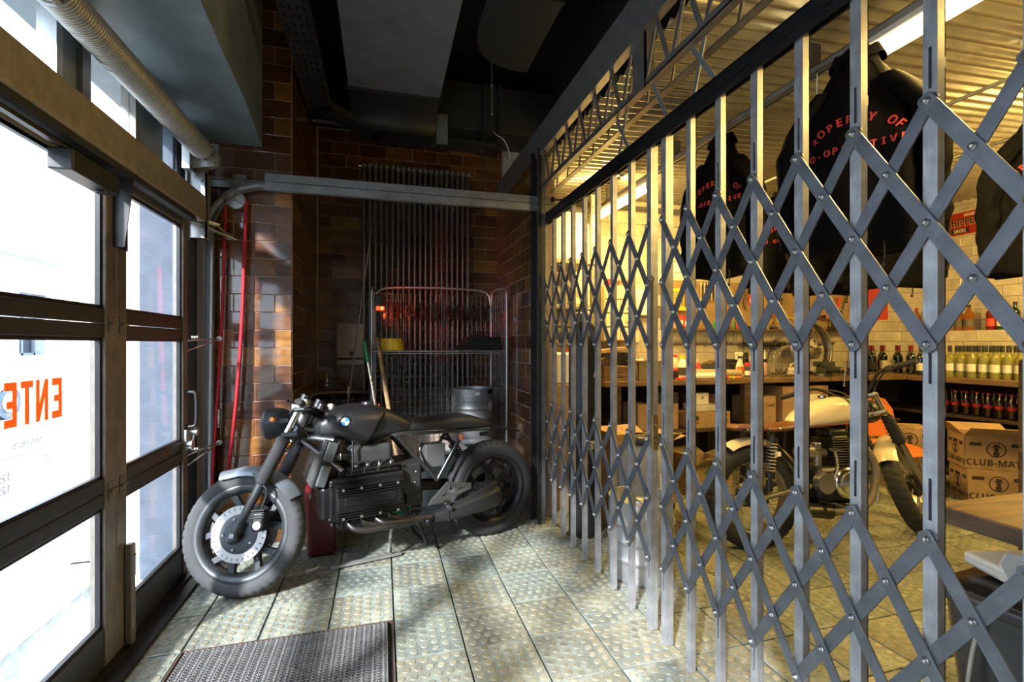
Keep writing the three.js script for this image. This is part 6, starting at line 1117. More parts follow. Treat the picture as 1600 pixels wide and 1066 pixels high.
  const scr = [M.red, M.green, M.yellow, M.orange, M.black, M.green, M.red, M.blackMetal];
  scr.forEach((m, i) => { const t = thing('screwdriver', ['red', 'green', 'yellow', 'orange', 'black', 'dark green', 'short red', 'grey'][i] + ' handled screwdriver standing in the pegboard shelf', 'screwdriver', [3.36 + i * 0.06 + (i % 3) * 0.015, 1.50, peg + 0.045]); mesh('handle', lathe([[0, 0], [0.012, 0.002], [0.014, 0.04], [0.011, 0.075], [0.013, 0.09], [0.006, 0.10], [0, 0.1]], 10), m, t); mesh('shank', cyl(0.004, 0.004, 0.16, 0, -0.08, 0, 6), metalT, t); });
  const ab = []; for (let i = 0; i < 9; i++) { const x = 3.85 + i * 0.055; one('small_tool', [rbox(0.035, 0.035 + (i % 3) * 0.015, 0.04, 0.008, 0, 0.02, 0), bar([0, 0.03, 0], [0.02 * (i % 2 ? 1 : -1), 0.08 + (i % 4) * 0.01, 0.01], 0.006, 6)], [M.blackMetal, M.black, metalT][i % 3], 'small dark tool lying on the narrow pegboard shelf', 'tool', [x, 1.502, peg + 0.045], 0.3 * i, 'small tools on the pegboard shelf'); }
  one('steel_ruler', bb(-0.012, 0.012, -0.30, 0, 0, 0.002), metalT, 'steel ruler hanging on the cream wall under the pegboard', 'ruler', [3.90, 1.48, -DW + 0.05]);
  one('brush_strip', [rbox(0.55, 0.03, 0.04, 0.01, 0, 0, 0), ...Array.from({ length: 18 }, (_, i) => sph(0.022, -0.26 + i * 0.03, -0.012 + 0.008 * Math.sin(i * 2), 0.02, 8))], M.black, 'dark bristly brush strip hanging under the pegboard', 'brush', [4.12, 1.36, -DW + 0.07]);
  // papers pinned above
  for (const [x, y, w, h, m, a, lab] of [[3.46, 2.13, 0.11, 0.09, [0.55, 0.60, 0.45], 0.1, 'pale green note pinned above the pegboard'], [3.36, 2.15, 0.07, 0.08, [0.1, 0.07, 0.05], 0, 'small dark photo pinned above the pegboard'], [3.93, 2.13, 0.10, 0.10, [0.55, 0.18, 0.2], 0.05, 'pink sticker with a dark picture above the pegboard'], [4.10, 2.13, 0.12, 0.11, [0.66, 0.62, 0.52], 0.4, 'tilted white sticker with a black band above the pegboard'], [3.6, 2.10, 0.12, 0.09, [0.06, 0.04, 0.03], -0.2, 'dark leather patch pinned above the pegboard']]) { const o = thing('pinned_note', lab, 'note', [x, y, -DW + 0.016]); o.rotation.z = a; mesh('sheet', box(w, h, 0.002), mat(m, 0.8), o); mesh('motif', box(w * 0.62, h * 0.5, 0.0005, 0, 0, 0.0014), inkM, o); }
  const bikeLine = (m, t, s) => { const g = []; for (const x of [-0.5, 0.5]) g.push(tor(0.30, 0.022, 28, 5).translate(x, 0, 0)); for (const [a, b] of [[[-0.5, 0], [-0.1, 0.4]], [[-0.1, 0.4], [0.4, 0.42]], [[0.5, 0], [0.33, 0.6]], [[-0.1, 0.0], [0.38, 0.38]], [[-0.5, 0], [-0.1, 0]], [[0.2, 0.62], [0.4, 0.6]], [[-0.2, 0.46], [0.0, 0.46]]]) g.push(bar([...a, 0], [...b, 0], 0.02, 5)); mesh('drawing', merge(g).scale(s, s, 0.02), m, t); };
  const pr = thing('bicycle_print', 'white sheet with a bicycle drawing behind the hanging jackets', 'print', [5.03, 2.26, -DW + 0.016]); mesh('sheet', box(0.26, 0.36, 0.002), M.paper, pr); bikeLine(inkM, pr, 0.10); pr.children[1].position.set(0.02, 0.0, 0.002);
  const rp = thing('red_poster', 'red poster with a motorcycle line drawing near the bench corner', 'poster', [5.84, 1.88, -DW + 0.016]); mesh('sheet', box(0.34, 0.46, 0.002), mat([0.52, 0.05, 0.03], 0.7), rp); bikeLine(mat([0.16, 0.02, 0.015], 0.8), rp, 0.14); rp.children[1].position.set(0, -0.05, 0.002);
  // red enamel sign on the right wall
  const sg = thing('enamel_sign', 'red shoe shop sign with cream border high on the right tiled wall', 'sign', [XW - 0.02, 2.74, -3.85], -PI / 2); sg.scale.set(0.6, 0.85, 1);
  const outl = (k) => [[-0.36 * k, -0.17 * k], [0.24 * k, -0.17 * k], [0.36 * k, -0.03 * k], [0.30 * k, 0.16 * k], [-0.36 * k, 0.16 * k]];
  mesh('border', ext(outl(1), 0.012, 0.002), mat([0.66, 0.56, 0.36], 0.35), sg); mesh('face', ext(outl(0.93), 0.003).translate(0, 0, 0.012), mat([0.34, 0.025, 0.012], 0.3), sg);
  mesh('lettering', textGeo('CHIPPEWA', 0.092, 0.003).scale(1, 1, 1).translate(0.0, -0.03, 0.015), mat([0.02, 0.015, 0.01], 0.5), sg); mesh('lettering', textGeo('CHIPPEWA', 0.092, 0.002).translate(-0.007, -0.037, 0.015), mat([0.7, 0.55, 0.2], 0.5), sg);
  mesh('lettering', textGeo('GOODS', 0.040, 0.003).translate(0.06, 0.085, 0.015), mat([0.7, 0.6, 0.4], 0.5), sg); mesh('ribbon', box(0.30, 0.065, 0.002, -0.10, -0.10, 0.016), mat([0.02, 0.015, 0.01], 0.5), sg); mesh('lettering', textGeo('SHOES', 0.046, 0.003).translate(-0.10, -0.122, 0.016), mat([0.7, 0.6, 0.4], 0.5), sg);
  // wall drawers
  const dr = thing('drawer_rack', 'cream wall rack of small drawers left of the pegboard', 'drawers', [2.265, 1.38, -4.30]);
  mesh('case', [bb(-0.165, 0.165, 0, 0.55, -0.12, 0.05)], mat([0.40, 0.33, 0.22], 0.6), dr);
  for (let r = 0; r < 4; r++) for (let c = 0; c < 2; c++) { const d = mesh('drawer', rbox(0.15, 0.125, 0.03, 0.006, -0.08 + c * 0.16, 0.07 + r * 0.136, 0.06), mat([0.60, 0.52, 0.38], 0.5), dr); mesh('recess', rbox(0.06, 0.06, 0.006, 0.01, -0.08 + c * 0.16, 0.075 + r * 0.136, 0.077), mat([0.45, 0.38, 0.27], 0.5), d); mesh('knob', sph(0.012, -0.08 + c * 0.16, 0.065 + r * 0.136, 0.085, 10), M.whitePlastic, d); }
  const trinkets = [['red_box', 'small red box on top of the wall drawers', M.red, 2.20], ['tan_box', 'small tan box on top of the wall drawers', M.wood, 2.34]]; for (const [n, l, m, x] of trinkets) one(n, rbox(0.10, 0.07, 0.08, 0.006, 0, 0.035, 0), m, l, 'box', [x, 1.931, -4.33]);
  one('fuse_box', [rbox(0.17, 0.27, 0.08, 0.01), rbox(0.02, 0.05, 0.01, 0.003, 0.06, 0, 0.043)], M.whitePlastic, 'white fuse box on the wall between drawers and pegboard', 'box', [2.60, 1.78, -DW + 0.052]);
  one('wall_socket', [rbox(0.08, 0.10, 0.02, 0.004), rbox(0.04, 0.05, 0.008, 0.004, 0, 0, 0.012)], M.whitePlastic, 'small cream wall socket below the drawers', 'socket', [2.53, 1.42, -DW + 0.022]);
}
// ======================= ON THE BENCH =======================
{
  const Y = BT + 0.001;
  const at = (px, D) => { const p = onD(px, 590, D); return [p[0], Y, p[2]]; };
  // spray bottle
  const s = thing('spray_bottle', 'white trigger spray bottle with an orange label on the bench', 'bottle', at(1156, 4.10));
  mesh('body', loft([[0, 0.045], [0.02, 0.048], [0.10, 0.045], [0.15, 0.03], [0.18, 0.018], [0.20, 0.018]].map(([y, w]) => Array.from({ length: 18 }, (_, i) => [w * Math.cos(i / 18 * 2 * PI), y, -0.6 * w * Math.sin(i / 18 * 2 * PI)]))), M.whitePlastic, s);
  mesh('label', loft([[0.02, 0.0487], [0.10, 0.0457]].map(([y, w]) => Array.from({ length: 13 }, (_, i) => { const a = PI + 0.3 + i / 12 * (PI - 0.6); return [w * Math.cos(a), y, -0.61 * w * Math.sin(a)]; })), false, false, false), M.orange, s);
  mesh('trigger_head', [rbox(0.09, 0.035, 0.03, 0.01, -0.01, 0.23, 0), cyl(0.02, 0.02, 0.03, 0, 0.205, 0, 14), flat([-0.035, 0.22, 0], [-0.045, 0.17, 0], 0.018, 0.012)], M.whitePlastic, s);
  mesh('collar', cyl(0.021, 0.021, 0.02, 0, 0.195, 0, 14), M.black, s);
  // plain containers: radius profile, colours
  const jar = (name, lab, px, D, r, h, m, cm, capH = 0.025, neck = 0.7, band) => { const t = thing(name, lab, 'container', at(px, D)); mesh('body', lathe([[0, 0], [r, 0], [r, h * 0.72], [r * neck, h * 0.9], [r * neck, h], [0, h]], 20), m, t); mesh('cap', cyl(r * neck * 1.08, r * neck * 1.08, capH, 0, h + capH / 2, 0, 16), cm, t); if (band) mesh('label', cyl(r * 1.01, r * 1.01, h * 0.4, 0, h * 0.36, 0, 20), band, t); return t; };
  const cloudy = mat([0.50, 0.44, 0.33], 0.35);
  jar('solvent_bottle', 'cloudy plastic bottle with a red cap on the bench', 1055, 4.15, 0.055, 0.20, cloudy, M.red, 0.02, 0.4);
  jar('cleaner_bottle', 'white bottle with a yellow cap and dark label on the bench', 1067, 3.97, 0.048, 0.19, M.whitePlastic, M.yellow, 0.03, 0.5, mat([0.05, 0.05, 0.04], 0.5));
  jar('small_tin', 'small dark tin with a red lid between the cleaning bottles', 1056, 3.90, 0.025, 0.08, M.black, M.red, 0.02, 0.95);
  jar('funnel_bottle', 'red bottle beside the rolled towel on the bench', 1089, 4.0, 0.04, 0.15, M.red, cloudy, 0.03, 0.5);
  jar('aerosol_can', 'black aerosol can with a red label behind the spray bottle', 1165, 4.16, 0.033, 0.20, M.black, M.black, 0.04, 0.8, M.red);
  jar('aerosol_can', 'dark aerosol can with a red cap in front of the white bottle', 1168, 3.98, 0.026, 0.11, mat([0.06, 0.06, 0.07], 0.35), M.red, 0.035, 0.95, M.paper);
  jar('plastic_beaker', 'cloudy plastic beaker beside the aerosol cans', 1177, 4.10, 0.035, 0.19, cloudy, cloudy, 0.01, 1);
  jar('glue_bottle', 'pink labelled glue bottle with a pointed nozzle', 1195, 4.08, 0.036, 0.14, mat([0.6, 0.36, 0.32], 0.5), M.black, 0.035, 0.5);
  { const o = scene.getObjectByName('glue_bottle'); mesh('nozzle', cyl(0.003, 0.012, 0.10, 0, 0.22, 0, 10), M.whitePlastic, o); }
  let i = 0;
  for (const [px, D, r, h, l] of [[1198, 3.93, 0.03, 0.12, 'stemmed glass on the bench edge'], [1209, 3.98, 0.045, 0.19, 'tall glass jug on the bench'], [1217, 3.9, 0.035, 0.12, 'straight glass tumbler on the bench edge'], [1223, 4.02, 0.032, 0.11, 'small glass tumbler behind the straight tumbler']]) one('drinking_glass', lathe([[0, 0], [r * 0.85, 0], [r, h], [r * 0.95, h], [r * 0.8, 0.008], [0, 0.008]], 22), clearG, l, 'glass', at(px, D), 0, 'glasses on the bench');
  one('clear_dome', lathe([[0.05, 0], [0.05, 0.16], [0.035, 0.22], [0.012, 0.26], [0.010, 0.27], [0.009, 0.26], [0.032, 0.215], [0.047, 0.16], [0.047, 0]], 22), clearG, 'clear pointed glass dome standing behind the tumblers', 'glass', at(1211, 4.2));
  const cord = []; for (let k = 0; k < 6; k++) cord.push(tor(0.055 + 0.006 * (k % 3), 0.008, 28, 6).rotateX(PI / 2 + 0.15 * (k % 3 - 1)).translate(0.004 * k, 0.012 + k * 0.012, 0)); cord.push(tor(0.03, 0.007, 20, 6).translate(0, 0.10, 0));
  one('coiled_cord', cord, mat([0.62, 0.55, 0.42], 0.7), 'coil of white cord on the bench beside the wire wheel', 'cord', at(1239, 3.95));
  one('rolled_towel', [bar([-0.26, 0.045, 0], [0.26, 0.04, 0.01], 0.045, 18, 0.036), ...[0, 1, 2].map((k) => tor(0.012 + k * 0.011, 0.004, 16, 5).rotateY(PI / 2).translate(0.261, 0.04, 0.01))], mat([0.52, 0.42, 0.27], 0.95, 0, { map: tCloth }), 'rolled beige towel lying across the bench', 'towel', at(1120, 3.96));
  one('paper_roll', [bar([-0.20, 0.03, 0], [0.12, 0.03, 0], 0.03, 18), bar([-0.205, 0.03, 0], [-0.185, 0.03, 0], 0.031, 18)], M.paper, 'white labelled tube lying at the bench edge', 'tube', at(1107, 3.82));
  for (const [px, D, a, m, l] of [[1062, 3.82, 0.3, M.red, 'red pliers lying on the bench beside the cleaning bottles'], [1074, 3.86, -0.5, M.red, 'red cutters lying on the bench behind the pliers'], [1132, 3.82, 0.2, M.red, 'red and black knife lying on the bench by the tube'], [1152, 3.84, -0.1, M.orange, 'orange marker lying on the bench'], [1142, 3.85, 0.6, M.yellow, 'yellow tape piece lying on the bench']]) { const t = thing('bench_tool', l, 'tool', at(px, D), a); mesh('grip', [rbox(0.10, 0.018, 0.022, 0.008, 0, 0.010, 0), rbox(0.08, 0.016, 0.02, 0.008, -0.02, 0.009, 0.025).rotateY(0.25)], m, t); mesh('tip', flat([0.05, 0.01, 0], [0.12, 0.01, 0], 0.014, 0.008), M.rawSteel, t); }
  one('blue_rag', (() => { const g = new THREE.SphereGeometry(0.13, 24, 14).scale(1.5, 0.55, 0.7), p = g.attributes.position; for (let k = 0; k < p.count; k++) { const n = 1 + 0.35 * PN.noise(p.getX(k) * 18, p.getY(k) * 18, p.getZ(k) * 18); p.setXYZ(k, p.getX(k) * n, Math.max(0, p.getY(k) * n + 0.06), p.getZ(k) * n); } g.computeVertexNormals(); return g; })(), mat([0.02, 0.022, 0.035], 0.85, 0, { map: tCloth }), 'dark blue work bag heaped at the back of the bench', 'bag', at(1115, 4.13));
  one('black_case', [rbox(0.30, 0.14, 0.16, 0.02, 0, 0.07, 0), rbox(0.10, 0.02, 0.03, 0.008, 0, 0.15, 0), rbox(0.14, 0.03, 0.1, 0.01, 0, 0.155, -0.02)], M.black, 'black tool case behind the spray bottle', 'case', at(1148, 4.27));
  one('wood_offcut', rbox(0.34, 0.03, 0.10, 0.004, 0, 0.09, 0).rotateZ(0.35), M.wood, 'wooden offcut propped at the back of the bench', 'wood', at(1098, 4.33));
  // spoked motorcycle wheel leaning at the back
  const w = thing('spare_wheel', 'bare spoked motorcycle wheel with a big drum hub leaning on the bench', 'wheel', [4.56, 1.306, -4.17], 0.12); w.rotation.x = -0.10;
  const wm = mat([0.42, 0.40, 0.36], 0.3, 0.85, { map: tGrime });
  mesh('rim', ringLathe([[0.262, -0.04], [0.278, -0.045], [0.28, -0.03], [0.262, -0.012], [0.262, 0.012], [0.28, 0.03], [0.278, 0.045], [0.262, 0.04], [0.25, 0.0]], 56), wm, w);
  mesh('drum_hub', ringLathe([[0, 0.07], [0.03, 0.07], [0.035, 0.055], [0.10, 0.05], [0.12, 0.035], [0.125, -0.03], [0, -0.03]], 40), wm, w);
  each('hub_hole', [0, 1, 2, 3, 4].map((k) => cyl(0.014, 0.014, 0.012, 0, 0, 0, 14).rotateX(PI / 2).translate(0.075 * Math.cos(k * 1.257 + 0.5), 0.075 * Math.sin(k * 1.257 + 0.5), 0.05)), M.black, w);
  for (let k = 0; k < 28; k++) { const a = k / 28 * 2 * PI, b = a + (k % 4 < 2 ? 0.4 : -0.4); mesh('spoke', bar([0.12 * Math.cos(a), 0.12 * Math.sin(a), k % 2 ? 0.02 : -0.02], [0.255 * Math.cos(b), 0.255 * Math.sin(b), 0], 0.0022, 5), wm, w); }
  mesh('axle_nut', [cyl(0.016, 0.016, 0.05, 0, 0, 0, 6).rotateX(PI / 2).translate(0, 0, 0.09)], M.chrome, w);
  // vice
  const v = thing('bench_vice', 'green grey bench vice with a steel handle at the bench edge', 'vice', at(1288, 3.86));
  const vm = mat([0.05, 0.06, 0.045], 0.5, 0.4, { map: tGrime });
  mesh('base', [cyl(0.08, 0.09, 0.03, 0, 0.015, 0, 20), rbox(0.10, 0.08, 0.12, 0.015, 0, 0.06, 0)], vm, v); mesh('jaws', [rbox(0.14, 0.05, 0.05, 0.006, 0, 0.125, -0.05), rbox(0.14, 0.05, 0.05, 0.006, 0, 0.125, 0.04), rbox(0.06, 0.05, 0.22, 0.01, 0, 0.08, 0.06)], vm, v);
  mesh('screw', bar([0, 0.08, 0.15], [0, 0.08, 0.24], 0.014, 12), M.chrome, v); mesh('handle', [bar([0.01, 0.13, 0.225], [-0.01, -0.08, 0.225], 0.007, 8), sph(0.011, 0.01, 0.13, 0.225, 8), sph(0.011, -0.01, -0.08, 0.225, 8)], M.chrome, v);
  const cb = []; for (let k = 0; k < 9; k++) cb.push(tube([[-0.2 + k * 0.012, 0.02 + (k % 3) * 0.018, -0.06 + k * 0.014], [-0.05, 0.035 + (k % 4) * 0.014, -0.05 + k * 0.013], [0.10, 0.02 + (k % 3) * 0.02, -0.06 + k * 0.016], [0.22, 0.014 + (k % 2) * 0.01, -0.05 + k * 0.012]], 0.008, 20, 6));
  one('cable_heap', cb, M.black, 'heap of black cables on the bench beside the vice', 'cables', at(1322, 3.90));
  const ds = thing('drill_stand', 'steel drill press column on the bench behind the wire wheel', 'drill stand', [5.05, BT, -4.12]); mesh('column', bar([0, 0, 0], [0, 0.62, 0], 0.022, 14), M.chrome, ds); mesh('head', rbox(0.22, 0.06, 0.12, 0.01, -0.06, 0.58, 0.03), metalGrey(), ds); mesh('base', rbox(0.22, 0.02, 0.26, 0.006, 0, 0.011, 0.06), metalGrey(), ds); mesh('rod', bar([0.07, 0.02, 0], [0.07, 0.5, 0], 0.012, 10), M.chrome, ds);
  // left end of the bench
  const bk = thing('black_basket', 'black plastic mesh basket of parts at the left end of the bench', 'basket', [2.10, BT + 0.13, -4.15]);
  { const g = []; for (let x = -0.2; x <= 0.2001; x += 0.025) { g.push(box(0.005, 0.11, 0.005, x, 0.055, 0.12)); } for (let y = 0.01; y <= 0.11; y += 0.022) g.push(box(0.4, 0.005, 0.005, 0, y, 0.12)); mesh('mesh_side', g, M.black, bk).userData.kind = 'stuff'; mesh('tray', [bb(-0.2, 0.2, 0, 0.006, -0.12, 0.12), bb(-0.205, -0.2, 0, 0.115, -0.12, 0.12), bb(0.2, 0.205, 0, 0.115, -0.12, 0.12), bb(-0.2, 0.2, 0, 0.115, -0.125, -0.12)], M.black, bk); }
  one('steel_case', rbox(0.50, 0.128, 0.24, 0.01, 0, 0.064, 0), mat([0.08, 0.07, 0.05], 0.4, 0.3, { map: tGrime }), 'dark flat case under the black mesh basket', 'case', [2.22, Y, -4.15]);
  one('flat_parcel', rbox(0.30, 0.035, 0.10, 0.004, 0, 0, 0).rotateZ(0.1), M.card, 'pale flat parcel lying on the black mesh basket', 'parcel', [2.08, BT + 0.27, -4.10]);
  const tb = thing('tape_machine', 'brown wooden toolbox at the left end of the bench', 'toolbox', [2.02, Y, -3.88]); mesh('body', ext([[-0.14, 0], [0.15, 0], [0.15, 0.07], [0.09, 0.13], [-0.14, 0.13]], 0.16, 0.003).translate(0, 0, -0.08), M.wood, tb); mesh('knob', cyl(0.05, 0.05, 0.05, 0, 0, 0, 20).rotateX(PI / 2).translate(-0.12, 0.16, 0.05), M.darkWood, tb);
  const pb = thing('clear_box', 'smoky clear plastic box on the bench near the gate post', 'box', [2.36, Y, -3.88]); mesh('shell', [bb(-0.16, 0.16, 0, 0.005, -0.1, 0.1), bb(-0.16, -0.155, 0, 0.17, -0.1, 0.1), bb(0.155, 0.16, 0, 0.17, -0.1, 0.1), bb(-0.16, 0.16, 0, 0.17, 0.095, 0.1), bb(-0.16, 0.16, 0, 0.17, -0.1, -0.095), bb(-0.165, 0.165, 0.17, 0.18, -0.105, 0.105)], mat([0.20, 0.16, 0.10], 0.25), pb);
  const rg = (() => { const rows = []; for (let a = 0; a <= 16; a++) rows.push(Array.from({ length: 13 }, (_, b) => [-0.17 + a * 0.0213, 0.06 + 0.05 * PN.noise(a * 0.4, b * 0.4, 2) - 0.06 * Math.pow(Math.abs(a - 8) / 8, 3), -0.1 + b * 0.0167])); return [loft(rows, false, false, false)]; })();
  const rag = thing('checked_cloth', 'red and white cloth heaped on the case beside the gate post', 'cloth', [2.44, BT + 0.10, -4.10]); mesh('cloth', rg, M.red, rag); mesh('white_stripe', rg[0].clone().scale(0.98, 1, 0.25).translate(0.0, 0.004, 0.03), M.paper, rag); mesh('white_stripe', rg[0].clone().scale(0.25, 1, 0.98).translate(-0.05, 0.004, 0), M.paper, rag);
}
function metalGrey() { return M.steel; }
// ======================= LEFT SHELVING, CYLINDER, KEG =======================
{
  const r = thing('metal_rack', 'slotted steel rack with shelves behind the gas cylinder', 'rack', [0, 0, 0]);
  const rm = mat([0.36, 0.31, 0.22], 0.5, 0.3, { map: tGrime });
  const up = (x, z) => { const holes = []; for (let y = 0.1; y < 2.62; y += 0.06) holes.push([[x + 0.012, y], [x + 0.02, y], [x + 0.02, y + 0.025], [x + 0.012, y + 0.025]]); mesh('upright', [ext([[x, 0], [x + 0.045, 0], [x + 0.045, 2.68], [x, 2.68]], 0.003, 0, holes).translate(0, 0, z), bb(x, x + 0.003, 0, 2.68, z - 0.03, z)], rm, r); };
  up(1.335, -3.88); up(1.79, -3.88); up(1.335, -4.36); up(1.79, -4.36);
  for (const y of [0.3, 0.9, 1.66, 2.06]) mesh('shelf', bb(1.335, 1.835, y, y + 0.025, -4.38, -3.86), rm, r);
  const wc = thing('white_cabinet', 'cream white cabinet on the top shelf of the slotted rack', 'cabinet', [1.57, 2.086, -4.10]); mesh('body', rbox(0.42, 0.34, 0.4, 0.006, 0, 0.17, 0), M.white, wc); mesh('door', rbox(0.38, 0.31, 0.012, 0.004, 0, 0.17, 0.206), M.whitePlastic, wc); mesh('lid', rbox(0.40, 0.10, 0.34, 0.006, -0.01, 0.40, -0.02), M.whitePlastic, wc);
  const fan = thing('desk_fan', 'grey desk fan lying on the rack shelf under the white cabinet', 'fan', [1.50, 1.686, -4.05]); mesh('motor', sph(0.09, 0, 0.12, 0, 18), M.duct, fan); mesh('foot', [cyl(0.08, 0.09, 0.02, 0, 0.01, 0, 20), cyl(0.02, 0.02, 0.06, 0, 0.04, 0, 10)], M.duct, fan); mesh('strap', flat([0.12, 0.24, 0.02], [0.24, 0.10, 0.02], 0.03, 0.01, [0, 0, 1]), M.white, fan);
  const dv = thing('network_box', 'grey device with small green lights on the lower rack shelf', 'device', [1.565, 0.926, -4.06]); mesh('plinth', bb(-0.19, 0.2, 0, 0.42, -0.15, 0.12), M.cardDark, dv); mesh('case', rbox(0.40, 0.12, 0.3, 0.006, 0, 0.64, 0), mat([0.20, 0.17, 0.12], 0.5), dv); mesh('case', rbox(0.40, 0.15, 0.3, 0.006, 0, 0.495, 0), mat([0.20, 0.17, 0.12], 0.5), dv); mesh('panel', bb(-0.12, 0.16, 0.47, 0.53, 0.148, 0.153), M.black, dv); each('status_light', [0.05, 0.08, 0.12].map((x) => sph(0.007, x, 0.50, 0.155, 8)), mat([0.05, 0.8, 0.1], 0.4, 0, { emissive: C(0.1, 1, 0.15), emissiveIntensity: 2 }), dv); mesh('strip', bb(-0.2, 0.2, 0.572, 0.58, 0.14, 0.152), M.black, dv);
  const g = thing('gas_cylinder', 'tall black gas cylinder with worn white lettering behind the gate', 'cylinder', [1.385, 0, -3.12], 0.5);
  const gm = mat([0.022, 0.023, 0.026], 0.35, 0.3, { map: tGrime });
  mesh('body', lathe([[0, 0.02], [0.09, 0.0], [0.108, 0.02], [0.11, 0.06], [0.11, 1.32], [0.105, 1.40], [0.085, 1.47], [0.05, 1.51], [0.03, 1.52], [0, 1.52]], 36), gm, g);
  mesh('neck', [cyl(0.032, 0.034, 0.05, 0, 1.54, 0, 18)], M.rawSteel, g); mesh('valve', [cyl(0.014, 0.016, 0.07, 0, 1.60, 0, 12), cyl(0.024, 0.024, 0.018, 0, 1.645, 0, 12), bar([0, 1.60, 0], [0.05, 1.60, 0.01], 0.010, 10)], M.zinc, g);
  const lettersOn = (s, y, a0, size) => [...s].forEach((ch, k) => { const a = a0 + k * 0.34; mesh('painted_letter', fix(textGeo(ch, size, 0.0012)).translate(0, y, 0.1102).rotateY(a), mat([0.45, 0.42, 0.34], 0.8), g); });
  lettersOn('ALEN', 1.12, -0.1, 0.062); lettersOn('3YLER', 0.62, -0.5, 0.062);
  const c2 = thing('white_canister', 'cream plastic canister on a tall carton behind the gas cylinder', 'canister', [1.445, 1.022, -3.70]); one('tall_carton', rbox(0.22, 1.02, 0.2, 0.004, 0, 0.51, 0), M.card, 'tall brown carton standing between rack and gas cylinder', 'box', [1.445, 0, -3.70]); mesh('body', rbox(0.15, 0.26, 0.12, 0.025, 0, 0.13, 0, 3), M.whitePlastic, c2); mesh('cap', cyl(0.022, 0.022, 0.03, 0.03, 0.275, 0, 14), M.red, c2);
  // keg in front and jug on it
  const k = keg('beer_keg', 'large steel beer keg on the floor just behind the folding gate', [1.47, 0, -2.50], 0.19, 0.46, 0.35);
  mesh('sticker', box(0.075, 0.045, 0.001, 0, 0.40, 0.1885).rotateY(-0.55), M.paper, k, 'oval white sticker');
  const dm = thing('plastic_demijohn', 'cloudy plastic demijohn with a black collar behind the steel keg', 'demijohn', [1.66, 0, -2.80], 0.3);
  mesh('body', lathe([[0, 0], [0.15, 0], [0.16, 0.02], [0.16, 0.52], [0.15, 0.60], [0.11, 0.68], [0.07, 0.71], [0.06, 0.74], [0, 0.74]], 32), mat([0.42, 0.40, 0.35], 0.25, 0, { transmission: 0.25, thickness: 0.0 }), dm);
  mesh('collar', [lathe([[0.07, 0.70], [0.115, 0.70], [0.12, 0.735], [0.08, 0.75]], 30), rbox(0.26, 0.03, 0.08, 0.01, 0.02, 0.735, 0)], M.black, dm); mesh('hazard_label', box(0.09, 0.12, 0.001, 0.03, 0.47, 0.1606), M.paper, dm); mesh('hazard_mark', [box(0.045, 0.045, 0.001).rotateZ(PI / 4).translate(0.035, 0.46, 0.1614)], inkM, dm);
}
